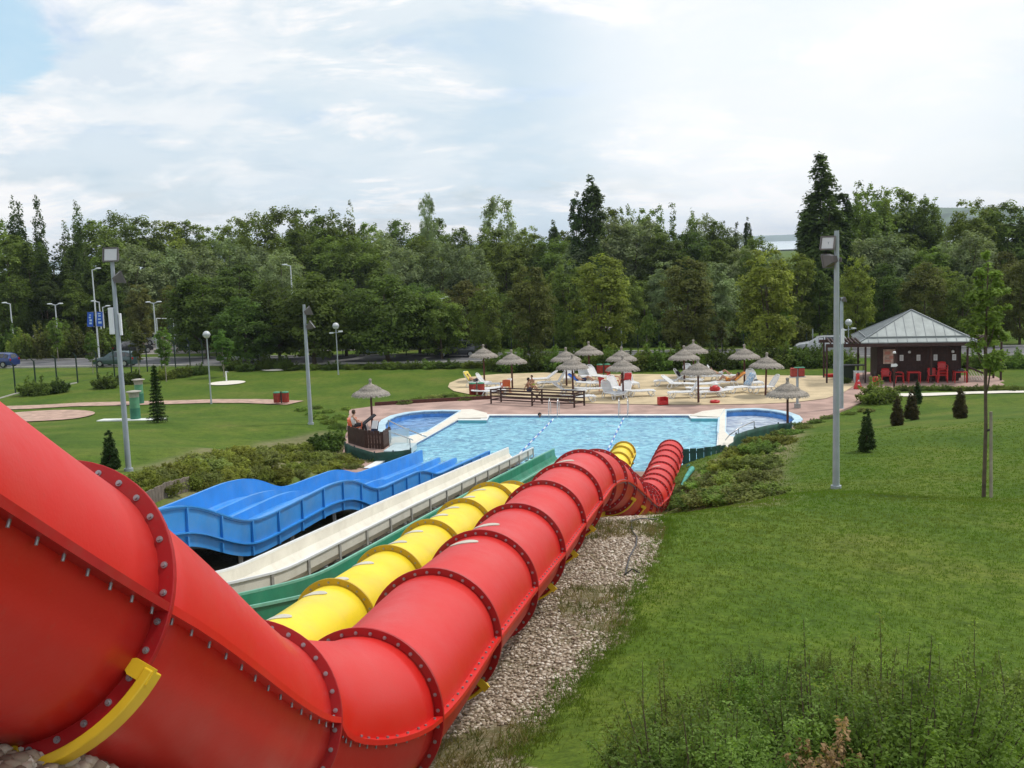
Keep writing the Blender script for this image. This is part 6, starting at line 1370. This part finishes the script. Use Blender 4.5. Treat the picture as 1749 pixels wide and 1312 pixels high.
# ------------------------------------------------------------------ cars
M_tyre = mat('tyre', (.015, .015, .016), .85); M_rim = mat('wheel_rim', (.40, .41, .42), .35, metal=.6); M_win = mat('car_window', (.02, .025, .03), .08, spec=.8); M_hl = mat('headlight', (.65, .67, .68), .15); M_tl = mat('tail_light', (.35, .01, .01), .2)
def car(label, paint, loc, rz, kind='hatch', L_=4.2, group='cars on the road and in the car park'):
    t = thing('parked_car', label, 'car', loc, rz, group)
    # stations: x (0 rear .. 1 front), top height, half top width, belt height
    K_ = {'hatch': [(0, .55, .62, .55), (.015, .9, .70, .88), (.05, 1.30, .55, .95), (.16, 1.43, .56, .94), (.45, 1.47, .58, .93), (.56, 1.42, .57, .92), (.72, .98, .70, .90), (.90, .84, .68, .80), (.975, .70, .62, .66), (1, .50, .55, .48)],
          'sedan': [(0, .60, .62, .58), (.015, .92, .70, .90), (.14, 1.0, .68, .96), (.27, 1.36, .54, .96), (.45, 1.43, .57, .94), (.56, 1.40, .57, .93), (.72, 1.0, .70, .92), (.90, .86, .68, .82), (.975, .72, .62, .68), (1, .50, .55, .48)],
          'wagon': [(0, .60, .66, .58), (.012, 1.0, .72, .96), (.06, 1.42, .56, .98), (.12, 1.50, .58, .97), (.45, 1.52, .6, .95), (.58, 1.46, .58, .94), (.75, 1.02, .71, .93), (.91, .90, .70, .86), (.98, .74, .64, .70), (1, .50, .56, .48)]}[kind]
    W2 = .86; P = []; F = []; m_ = 10
    for (u, zt, wt, zb) in K_:
        x = (u-.5)*L_; nar = 1-.10*max(0, abs(u-.5)*2-.75)/.25
        P += [(x, s_*w_*nar, z) for s_, w_, z in ((-1, .62, .2), (-1, W2*.97, .26), (-1, W2, .55), (-1, W2*.96, min(zb, zt)), (-1, wt, zt-.03), (-1, wt*.6, zt), (1, wt*.6, zt), (1, wt, zt-.03), (1, W2*.96, min(zb, zt)), (1, W2, .55))]+[(x, W2*.97*nar, .26), (x, .62*nar, .2)]
    m_ = 12
    for i in range(len(K_)-1):
        for k in range(m_): F.append((i*m_+k, i*m_+(k+1) % m_, (i+1)*m_+(k+1) % m_, (i+1)*m_+k))
    F += [tuple(range(m_))[::-1], tuple((len(K_)-1)*m_+k for k in range(m_))]
    mb = MB(); mb.poly(P, F, True); bd = mb.build('body', paint, t); es = bd.modifiers.new('e', 'EDGE_SPLIT'); es.split_angle = math.radians(38)
    # side windows, lying 4 mm proud of the shell
    for s_ in (-1, 1):
        for rng_ in (([3, 4], .14, .02), ([2, 3], .10, .0), ([4, 5], .0, .1)):
            i, j = rng_[0]; 
            def pt(q, f, dx=0):
                u, zt, wt, zb = K_[q]; z0 = zb+.03; z1 = zt-.08; y0 = W2*.96; y1 = wt
                g = (z0*(1-f)+z1*f-zb)/(max(.05, zt-.03-zb)); return ((u-.5)*L_+dx, s_*(y0+(y1-y0)*g+.006), z0*(1-f)+z1*f)
            a = .05
            q = [pt(i, 0, a), pt(j, 0, -a), pt(j, 1, -a), pt(i, 1, a)]
            mb = MB(); mb.poly(q, [(0, 1, 2, 3)]); mb.build('window', M_win, bd)
    def glass(i, j, nm):
        a, b = K_[i], K_[j]
        def pp(A_, w_, f): return ((A_[0]-.5)*L_, w_, A_[1])
        xa, xb = (a[0]-.5)*L_, (b[0]-.5)*L_; f0, f1 = .10, .90; q = []
        for f, w_ in ((f0, 1), (f1, 1)):
            x = xa+(xb-xa)*f; z = a[1]+(b[1]-a[1])*f+.004; wd = (a[2]+(b[2]-a[2])*f)*.60; q.append((x, wd, z)); q.append((x, -wd, z))
        nz = 1 if xb > xa else 1
        mb = MB(); mb.poly([(x+.006*(1 if nm == 'windscreen' else -1), y, z+.006) for x, y, z in q], [(0, 1, 3, 2)]); mb.build(nm, M_win, bd)
    glass(5, 6, 'windscreen'); glass(2 if kind == 'sedan' else 1, 3 if kind == 'sedan' else 2, 'rear_window')
    for u in (.185, .80):
        for s_ in (-1, 1):
            x = (u-.5)*L_; mb = MB(); mb.tube([(x, s_*.66, .31), (x, s_*.885, .31)], .315, 20); wh = mb.build('wheel', M_tyre, t); mb = MB(); mb.tube([(x, s_*.884, .31), (x, s_*.895, .31)], .2, 14); mb.build('rim', M_rim, wh)
    for s_ in (-1, 1):
        mb = MB(); mb.box(.945*L_-.5*L_+.03, s_*.60, .66, .18, .26, .13); mb.build('headlight', M_hl, t, bevel=.02); mb = MB(); mb.box(-.49*L_, s_*.66, .78, .1, .18, .2); mb.build('tail_light', M_tl, t, bevel=.02)
    mb = MB(); mb.box(.488*L_, 0, .36, .12, 1.5, .2); mb.build('bumper', paint, t, bevel=.04); return t
def paint(n, c, metal=.3): return mat(n, c, .3, metal=metal, spec=.6, coat=.5)
RA_ = math.atan2(RD1[1]-RD0[1], RD1[0]-RD0[0])
def carp(label, pm, px, py, ra=0, kind='hatch', L_=4.2): x, y = G(px, py); return car(label, pm, (x, y, .06), RA_+ra, kind, L_)
carp('silver estate car on the road left of the kiosk', paint('silver_paint', (.45, .47, .49)), 1403, 604, PI, 'wagon', 4.5)
carp('dark teal saloon car passing behind the big left floodlight pole', paint('teal_paint', (.045, .085, .09)), 200, 626, PI, 'hatch', 4.3)
carp('dark blue car cut off by the left edge of the photo', paint('blue_paint', (.02, .045, .17)), -4, 628, PI, 'hatch', 4.1)
carp('pale silver car under the dark street trees', paint('pale_paint', (.55, .56, .56)), 421, 618, PI, 'sedan', 4.4)
carp('dark car half hidden behind the trees above the leftmost parasol', paint('dark_paint', (.04, .045, .055)), 784, 610, PI, 'wagon', 4.3)
carp('light blue car facing the camera left of the white narrow board', paint('light_blue_paint', (.35, .48, .52)), 634, 604, -PI/2+.4, 'hatch', 4.0)
carp('red car right of the forked dark tree', paint('red_paint', (.35, .02, .02)), 708, 590, .2, 'hatch', 4.1)
for (px, py, lb_, c_, a) in [(80, 574, 'white van-like car parked below the twin street lamp', (.6, .6, .6), 1.4), (192, 585, 'white parked car just left of the big left floodlight pole', (.6, .62, .63), 1.3), (222, 588, 'grey parked car just right of the big left floodlight pole', (.3, .32, .34), 1.5), (246, 590, 'pale parked car nearest the twin-headed lamp by the ball court', (.5, .52, .52), PI), (228, 605, 'black parked car right of the big left floodlight pole', (.03, .03, .035), 1.2), (212, 602, 'small white car behind the teal car', (.62, .62, .62), PI), (30, 575, 'dark parked car far left in the car park', (.05, .05, .06), 1.4), (140, 574, 'dark red parked car left of the blue banners', (.10, .03, .03), 1.3), (335, 590, 'dark parked car under trees right of the ball court', (.05, .05, .06), 1.3), (475, 598, 'blue-grey car among the round-headed street trees', (.12, .18, .26), .2), (1185, 585, 'dark car in shade behind the clustered parasols', (.03, .03, .035), 0)]:
    carp(lb_, paint('paint_%d' % px, c_), px, py, a, 'hatch')
# ------------------------------------------------------------------ people
M_sk = mat('skin', (.42, .23, .15), .6, var=.06); M_sk2 = mat('tanned_skin', (.30, .15, .09), .6, var=.06); M_hair = mat('dark_hair', (.02, .012, .008), .8); M_hair2 = mat('brown_hair', (.05, .028, .015), .8)
def person(label, J, skin, hair, clothes, loc, rz, s=1.0, headdir=(0, 1)):
    """J: joints (x right, y facing, z up) in metres; one continuous skinned body"""
    t = thing('person', label, 'person', loc, rz); t.scale = (s, s, s)
    order = ['pelvis', 'waist', 'chest', 'neck', 'chin', 'head', 'crown', 'nose', 'hipL', 'kneeL', 'ankL', 'toeL', 'hipR', 'kneeR', 'ankR', 'toeR', 'shL', 'elL', 'wrL', 'haL', 'fiL', 'thL', 'shR', 'elR', 'wrR', 'haR', 'fiR', 'thR']
    rad = dict(pelvis=(.15, .11), waist=(.125, .09), chest=(.16, .105), neck=(.055, .055), chin=(.07, .075), head=(.088, .1), crown=(.06, .07), nose=(.014, .014), hipL=(.088, .09), kneeL=(.055, .055), ankL=(.038, .038), toeL=(.04, .025), shL=(.058, .055), elL=(.04, .038), wrL=(.027, .025), haL=(.036, .02), fiL=(.022, .012), thL=(.012, .012))
    edges = [('pelvis', 'waist'), ('waist', 'chest'), ('chest', 'neck'), ('neck', 'chin'), ('chin', 'head'), ('head', 'crown'), ('head', 'nose')]
    for q in 'LR': edges += [('pelvis', 'hip'+q), ('hip'+q, 'knee'+q), ('knee'+q, 'ank'+q), ('ank'+q, 'toe'+q), ('chest', 'sh'+q), ('sh'+q, 'el'+q), ('el'+q, 'wr'+q), ('wr'+q, 'ha'+q), ('ha'+q, 'fi'+q), ('ha'+q, 'th'+q)]
    J = {k: Vector(v) for k, v in J.items()}
    hu = (J['crown']-J['neck']).normalized(); hd = Vector((headdir[0], headdir[1], 0)).normalized()
    J.setdefault('chin', J['neck'].lerp(J['crown'], .38)); J.setdefault('head', J['neck'].lerp(J['crown'], .68)); J['nose'] = J['neck'].lerp(J['crown'], .55)+hd*.115
    for q in 'LR':
        d = (J['wr'+q]-J['el'+q]).normalized(); J['ha'+q] = J['wr'+q]+d*.075; J['fi'+q] = J['wr'+q]+d*.165; J['th'+q] = J['wr'+q]+d*.07+Vector((.045 if q == 'R' else -.045, .01, .01))
    def skinned(name, keys, es, m, par, grow_=0.0, sub=2):
        me = bpy.data.meshes.new(name); me.from_pydata([tuple(J[k]) for k in keys], [(keys.index(a), keys.index(b)) for a, b in es], []); me.materials.append(m)
        o = bpy.data.objects.new(name, me); col.objects.link(o); o.parent = par
        sk_ = o.modifiers.new('skin', 'SKIN'); sk_.use_smooth_shade = True
        for i, k in enumerate(keys):
            r_ = rad.get(k) or rad.get(k[:-1]+'L'); me.skin_vertices[0].data[i].radius = (r_[0]+grow_, r_[1]+grow_)
        me.skin_vertices[0].data[0].use_root = True
        sb = o.modifiers.new('sub', 'SUBSURF'); sb.levels = sub; sb.render_levels = sub; return o
    b = skinned('body', order, edges, skin, t)
    for nm, ks, m, g in clothes:
        es = [(x_, y_) for x_, y_ in edges if x_ in ks and y_ in ks]
        if 'thighL' in ks: 
            for q in 'LR': J['thigh'+q] = J['hip'+q].lerp(J['knee'+q], .6)
            rad['thighL'] = (.078, .078); es += [('hip'+q, 'thigh'+q) for q in 'LR']
        skinned(nm, ks, es, m, b, g)
    # hair: a cap over the back and top of the skull
    c = J['neck'].lerp(J['crown'], .76)-hd*.018; mb = MB(); mb.sphere(tuple(c), .112, 14, 1.05)
    mb.v = [(x, y, z) if (Vector((x, y, z))-c).dot(hd) < .035 or z > c.z+.05 else tuple(c+(Vector((x, y, z))-c)*.72) for x, y, z in mb.v]
    mb.build('hair', hair, t)
    mb = MB(); sd = Vector((hd.y, -hd.x, 0)); e = J['neck'].lerp(J['crown'], .62)+hd*.088
    for s_ in (-1, 1): mb.sphere(tuple(e+sd*.032*s_), .011, 6)
    mb.build('eyes', M_hair, t); return t
LYING = dict(pelvis=(0, 0, .12), waist=(0, -.16, .15), chest=(0, -.40, .26), neck=(0, -.56, .38), crown=(0, -.72, .56), hipL=(-.09, .06, .12), kneeL=(-.13, .45, .33), ankL=(-.12, .80, .08), toeL=(-.13, .93, .16), hipR=(.09, .06, .12), kneeR=(.12, .42, .42), ankR=(.11, .68, .06), toeR=(.11, .83, .08),
             shL=(-.18, -.46, .28), elL=(-.27, -.22, .17), wrL=(-.2, 0, .14), shR=(.18, -.46, .28), elR=(.27, -.22, .17), wrR=(.2, .02, .14))
SIT = dict(pelvis=(0, 0, .11), waist=(0, -.05, .28), chest=(0, -.04, .48), neck=(0, 0, .62), crown=(0, .03, .86), hipL=(-.09, .05, .11), kneeL=(-.14, .40, .36), ankL=(-.13, .62, .05), toeL=(-.14, .76, .04), hipR=(.09, .05, .11), kneeR=(.14, .38, .40), ankR=(.12, .58, .05), toeR=(.12, .72, .04),
           shL=(-.18, -.03, .53), elL=(-.26, .10, .34), wrL=(-.16, .30, .34), shR=(.18, -.03, .53), elR=(.27, -.14, .32), wrR=(.28, -.22, .08))
shorts = ['pelvis', 'hipL', 'hipR', 'thighL', 'thighR']
M_sg = mat('lime_shorts', (.35, .50, .06), .8); M_sb = mat('dark_shorts', (.02, .03, .08), .8); M_tw = mat('white_shirt', (.72, .73, .74), .8)
x, y = G(909, 660, .05); person('child in lime green shorts kneeling on the sand', dict(SIT, waist=(0, 0, .32), chest=(0, .02, .52), neck=(0, .03, .68), crown=(0, .05, .93)), M_sk, M_hair, [('shorts', shorts, M_sg, .02)], (x, y, .05), math.radians(150), .85)
x, y = G(903, 668, .05); person('tanned sunbather in dark shorts sitting on the sand by the child', SIT, M_sk2, M_hair, [('shorts', shorts, M_sb, .02)], (x, y, .05), math.radians(-110), 1.05)
def on_l(i, dz=.42): l = LPOS[i][0]; return (l.x, l.y, l.z+dz-.07), math.radians(LPOS[i][1])-PI/2
l, a = on_l(9, .47); person('person in dark shorts lying on the lounger with the blue towel', LYING, M_sk, M_hair2, [('shorts', shorts, M_sb, .02)], l, a, .97)
l, a = on_l(28, .47); person('sunbather lying on the lounger with the orange towel', LYING, M_sk2, M_hair, [('shorts', shorts, M_to, .02)], l, a, .97)
l, a = on_l(0, .47); person('sunbather lying on the leftmost raised lounger', LYING, M_sk, M_hair, [('shorts', shorts, M_sb, .02)], l, a, .9)
l, a = on_l(24, .47); person('pale sunbather on the right rear lounger of the cluster', LYING, M_sk, M_hair2, [('shorts', shorts, M_tw, .02)], l, a, .95)
SWIM = dict(SIT, pelvis=(0, -.1, -.55), waist=(0, -.08, -.4), chest=(0, -.05, -.2), neck=(0, 0, -.06), crown=(0, .02, .20), hipL=(-.09, 0, -.6), hipR=(.09, 0, -.6), kneeL=(-.1, .2, -.85), kneeR=(.1, .2, -.85), ankL=(-.1, 0, -1.05), ankR=(.1, 0, -1.05), toeL=(-.1, .1, -1.1), toeR=(.1, .1, -1.1), shL=(-.17, -.04, -.18), shR=(.17, -.04, -.18), elL=(-.3, .1, -.3), wrL=(-.28, .3, -.25), elR=(.3, .1, -.3), wrR=(.28, .3, -.25))
x, y = G(922, 713, -.08); person('swimmer with only the head above water near the left ladder', SWIM, M_sk2, M_hair, [('shorts', shorts, M_sb, .02)], (x, y, -.05), math.radians(200), 1.05)
x, y = G(607, 745, .03)
CHS = dict(pelvis=(0, 0, .55), waist=(0, -.06, .70), chest=(0, -.08, .92), neck=(0, -.03, 1.08), crown=(0, .0, 1.32), hipL=(-.09, .05, .55), kneeL=(-.12, .46, .58), ankL=(-.12, .52, .14), toeL=(-.12, .68, .06), hipR=(.09, .05, .55), kneeR=(.12, .48, .60), ankR=(.14, .58, .14), toeR=(.15, .74, .06),
           shL=(-.18, -.08, .97), elL=(-.24, .04, .74), wrL=(-.16, .28, .70), shR=(.18, -.08, .97), elR=(.25, .08, .76), wrR=(.12, .32, .74))
person('lifeguard in white shirt and dark trousers sitting under the left pool parasol', CHS, M_sk, M_hair2, [('shirt', ['pelvis', 'waist', 'chest', 'shL', 'shR'], M_tw, .022), ('trousers', ['pelvis', 'hipL', 'kneeL', 'hipR', 'kneeR', 'ankL', 'ankR'], M_tk, .02)], (x, y, .03), math.radians(-60), 1.08)
t = thing('sun_lounger', 'folded dark lounger standing raised beside the lifeguard', 'sun lounger', g3(620, 740, .03), math.radians(20)); mb = MB(); mb.beam((-.5, 0, .45), (.0, 0, .5), .5, .05); mb.beam((0, 0, .5), (.75, 0, 1.0), .5, .06); mb.build('cushion', M_tk, t)
for dx, dz in ((-.4, .45), (.2, .6)):
    for s_ in (-1, 1): mb = MB(); mb.tube([(dx, s_*.24, dz), (dx+.15, s_*.24, 0)], .02, 6); mb.build('leg', M_pole, t)
t = thing('folding_chair', 'white cloth over a dark folding chair beside the lifeguard', 'chair', g3(636, 752, .03), math.radians(-30)); mb = MB(); mb.box(0, 0, .42, .45, .45, .04); mb.build('seat', M_sb, t)
mb = MB(); mb.beam((0, .2, .42), (0, .36, .98), .44, .03); mb.build('backrest', M_sb, t); mb = MB(); mb.beam((.02, .18, .60), (.02, .34, 1.02), .34, .06); mb.build('white_cloth', M_tw, t)
for u in (-1, 1):
    for v in (-1, 1): mb = MB(); mb.tube([(u*.2, v*.2, .42), (u*.2, -v*.22, 0)], .018, 6); mb.build('leg', M_dark, t)
# ------------------------------------------------------------------ loose stones and grass
def scatter_pts(n, x0, x1, y0, y1, seed, dens=None):
    r = np.random.default_rng(seed); X = r.uniform(x0, x1, n); Y = r.uniform(y0, y1, n)
    if dens is not None: k = r.uniform(0, 1, n) < dens(X, Y); X, Y = X[k], Y[k]
    return X, Y, r
def slope_vec(X, Y): return gzv(X, Y)
ICO = None
def stones(X, Y, r, smin, smax, name, zoff=0.0, Z=None):
    t = (1+5**.5)/2; b = np.array([(-1, t, 0), (1, t, 0), (-1, -t, 0), (1, -t, 0), (0, -1, t), (0, 1, t), (0, -1, -t), (0, 1, -t), (t, 0, -1), (t, 0, 1), (-t, 0, -1), (-t, 0, 1)])/1.9
    f = np.array([(0, 11, 5), (0, 5, 1), (0, 1, 7), (0, 7, 10), (0, 10, 11), (1, 5, 9), (5, 11, 4), (11, 10, 2), (10, 7, 6), (7, 1, 8), (3, 9, 4), (3, 4, 2), (3, 2, 6), (3, 6, 8), (3, 8, 9), (4, 9, 5), (2, 4, 11), (6, 2, 10), (8, 6, 7), (9, 8, 1)])
    n = len(X); Z = gzv(X, Y) if Z is None else Z; s = r.uniform(smin, smax, (n, 1, 1))*r.uniform(.65, 1.3, (n, 1, 3))*np.array([1, 1, .6]); a = r.uniform(0, 2*PI, n)
    v = b[None]*(1+r.uniform(-.15, .15, (n, 12, 1)))*s; c_, s_ = np.cos(a)[:, None], np.sin(a)[:, None]
    x = v[..., 0]*c_-v[..., 1]*s_+X[:, None]; y = v[..., 0]*s_+v[..., 1]*c_+Y[:, None]; z = v[..., 2]+Z[:, None]+zoff
    V = np.stack([x, y, z], -1).reshape(-1, 3); F = (f[None]+12*np.arange(n)[:, None, None]).reshape(-1, 3)
    me = np_mesh(name, V, F, M_stone, True); g = me.attributes.new('tint', 'FLOAT', 'POINT'); g.data.foreach_set('value', np.repeat(r.uniform(0, 1, n), 12).astype(np.float32))
    o = bpy.data.objects.new(name, me); col.objects.link(o); return tag(o, kind='stuff')
M_stone = bpy.data.materials.new('stone'); M_stone.use_nodes = True; nt = M_stone.node_tree; b_ = nt.nodes['Principled BSDF']; b_.inputs['Roughness'].default_value = .85
at = nt.nodes.new('ShaderNodeAttribute'); at.attribute_name = 'tint'; rp = nt.nodes.new('ShaderNodeValToRGB'); e = rp.color_ramp.elements; e[0].color = (.16, .115, .08, 1); e[1].color = (.70, .64, .55, 1); q = e.new(.4); q.color = (.36, .29, .21, 1); q = e.new(.75); q.color = (.51, .435, .345, 1)
nt.links.new(at.outputs['Fac'], rp.inputs['Fac']); nt.links.new(rp.outputs['Color'], b_.inputs['Base Color'])
def patch(X, Y): return (np.sin(X*1.7+Y*.9)+np.sin(X*.8-Y*1.5+2)+np.sin(X*3.1+1)*np.sin(Y*1.3)) < .75
X, Y, r = scatter_pts(52000, -1.6, 4.2, 7.0, 24, 11, lambda X, Y: inpoly(X, Y, GRAV)*patch(X, Y)*np.clip(1.3-(Y-7)/24, .3, 1))
stones(X, Y, r, .011, .028, 'gravel_stones', .006)
X, Y, r = scatter_pts(5000, -2.6, -.9, 2.6, 8.2, 12); stones(X, Y, r, .025, .055, 'gravel_stones', .012)
X, Y, r = scatter_pts(900, -2.25, -1.75, 3.75, 4.5, 13); Z = gzv(X, Y)+np.clip(.20-np.hypot((X+2.0)*1.0, (Y-4.18)*.8)*.55, 0, .2)*r.uniform(0, 1, len(X)); stones(X, Y, r, .03, .05, 'gravel_stones', .02, Z)
X, Y, r = scatter_pts(1500, -8.5, -5.2, 16, 24, 14); stones(X, Y, r, .03, .06, 'gravel_stones', .01)
# grass blades: dense near the camera, tufts in the gravel
L_gr = leafmat('grass_blade', (.104, .175, .020), .35, vs=.5, tr=.5, c2=(.135, .172, .032))
def grass(X, Y, r, h, w_, m, name, per=1, lean=.35):
    X = np.repeat(X, per)+r.normal(0, .03, len(X)*per); Y = np.repeat(Y, per)+r.normal(0, .03, len(Y)*per); n = len(X); Z = gzv(X, Y)-.005; a = r.uniform(0, 2*PI, n); H = h*r.uniform(.5, 1.3, n); W = w_*r.uniform(.7, 1.2, n)*(1+np.maximum(0, Y-12)*.06)
    lx, ly = r.normal(0, lean, n)*H, r.normal(0, lean, n)*H; dx, dy = np.cos(a)*W, np.sin(a)*W
    V = np.stack([np.stack([X-dx, Y-dy, Z], -1), np.stack([X+dx, Y+dy, Z], -1), np.stack([X+lx, Y+ly, Z+H], -1)], 1).reshape(-1, 3)
    me = np_mesh(name, V, np.arange(len(V)).reshape(-1, 3), m); o = bpy.data.objects.new(name, me); col.objects.link(o); return tag(o, kind='stuff')
def lawn_d(X, Y): return ~inpoly(X, Y, GRAV)
X, Y, r = scatter_pts(125000, .5, 22, 7, 46, 21, lambda X, Y: lawn_d(X, Y)*(X < .57*Y+1)*(X > -.2+.16*(Y-7))*np.clip(1.2-(Y-7)/34, 0, 1)); grass(X, Y, r, .042, .006, L_gr, 'grass', 4)
ed = [];
for i in range(8):
    (x0, y0), (x1, y1) = GRAV[i], GRAV[i+1]
    for k in range(170): f = random.random(); ed.append((x0+(x1-x0)*f+random.gauss(0, .13), y0+(y1-y0)*f+random.gauss(0, .12)))
ed = np.array(ed); grass(ed[:, 0], ed[:, 1], np.random.default_rng(5), .075, .005, L_gr, 'grass', 5, .5)
X, Y, r = scatter_pts(8200, -.8, 4, 7.2, 23, 24, lambda X, Y: inpoly(X, Y, GRAV)*(~patch(X, Y))); grass(X, Y, r, .11, .006, leafmat('weeds', (.12, .14, .045), .4, vs=3, c2=(.26, .20, .10)), 'weeds', 5, .6)
# thin black irrigation hose on the gravel
mb = MB(); mb.tube([(p[0], p[1], p[2]+.03) for p in [hit(*q) for q in ((1122, 890), (1095, 888), (1078, 892), (1080, 910), (1088, 920), (1086, 935), (1075, 955), (1068, 985), (1080, 975), (1092, 982))]], .012, 6); o = mb.build('hose', M_dark); tag(o, 'thin dark hose lying across the far end of the gravel', 'hose')
# ------------------------------------------------------------------ closing: labels within bounds and distinct
from collections import Counter
for o in [o for o in col.objects if o.parent is None and o.type == 'EMPTY' and o.get('label') == 'x']:
    for ch in list(o.children):
        for g in list(ch.children): bpy.data.objects.remove(g)
        bpy.data.objects.remove(ch)
    bpy.data.objects.remove(o)
tops = [o for o in col.objects if o.parent is None and o.get('label')]
def trim(s):
    for a, b in (('poplar with several pointed spires', 'many-spired poplar'), ('dark low shrub on the slope behind the lifeguard parasol', 'dark low shrub behind the lifeguard'), ('shrub on the right bank', 'right bank shrub'), ('ground shrub on the left bank', 'left bank shrub'), ('olive shrub at the left end of the sand', 'olive shrub left of the sand'), ('dark green round-headed', 'dark round-headed'), ('the white lamp post by the ball court', 'the ball court lamp'), ('leafy thin-stemmed foreground', 'leafy foreground'), ('street tree', 'tree'), ('in the middle tiers of the wood', 'in mid-wood'), ('in the front tier by the road', 'in the front row'), ('just left of', 'left of'), ('just right of', 'right of'), ('in line with', 'behind'), ('section of the green hedge between sand and road', 'hedge bush behind the sand')):
        if len(s.split()) > 16 or True: s = s.replace(a, b)
    return s
for o in tops: o['label'] = trim(o['label'])
cnt = Counter(o['label'] for o in tops)
ADJ = ['taller', 'lower', 'leaning', 'fuller']
for lb_, c in cnt.items():
    if c > 1:
        L_ = sorted([o for o in tops if o['label'] == lb_], key=lambda o: o.location.x)
        nm = {2: ['the left one', 'the right one'], 3: ['leftmost of three', 'middle of three', 'rightmost of three']}.get(c) or ['leftmost of %d' % c]+['%s from left' % w_ for w_ in ('second', 'third', 'fourth', 'fifth', 'sixth', 'seventh', 'eighth', 'ninth', 'tenth')][:c-1]
        for o, s in zip(L_, nm): o['label'] = lb_+', '+s
for o in tops:
    if len(o['label'].replace('-', ' ').split()) > 16: print('LONG', len(o['label'].split()), o['label'])
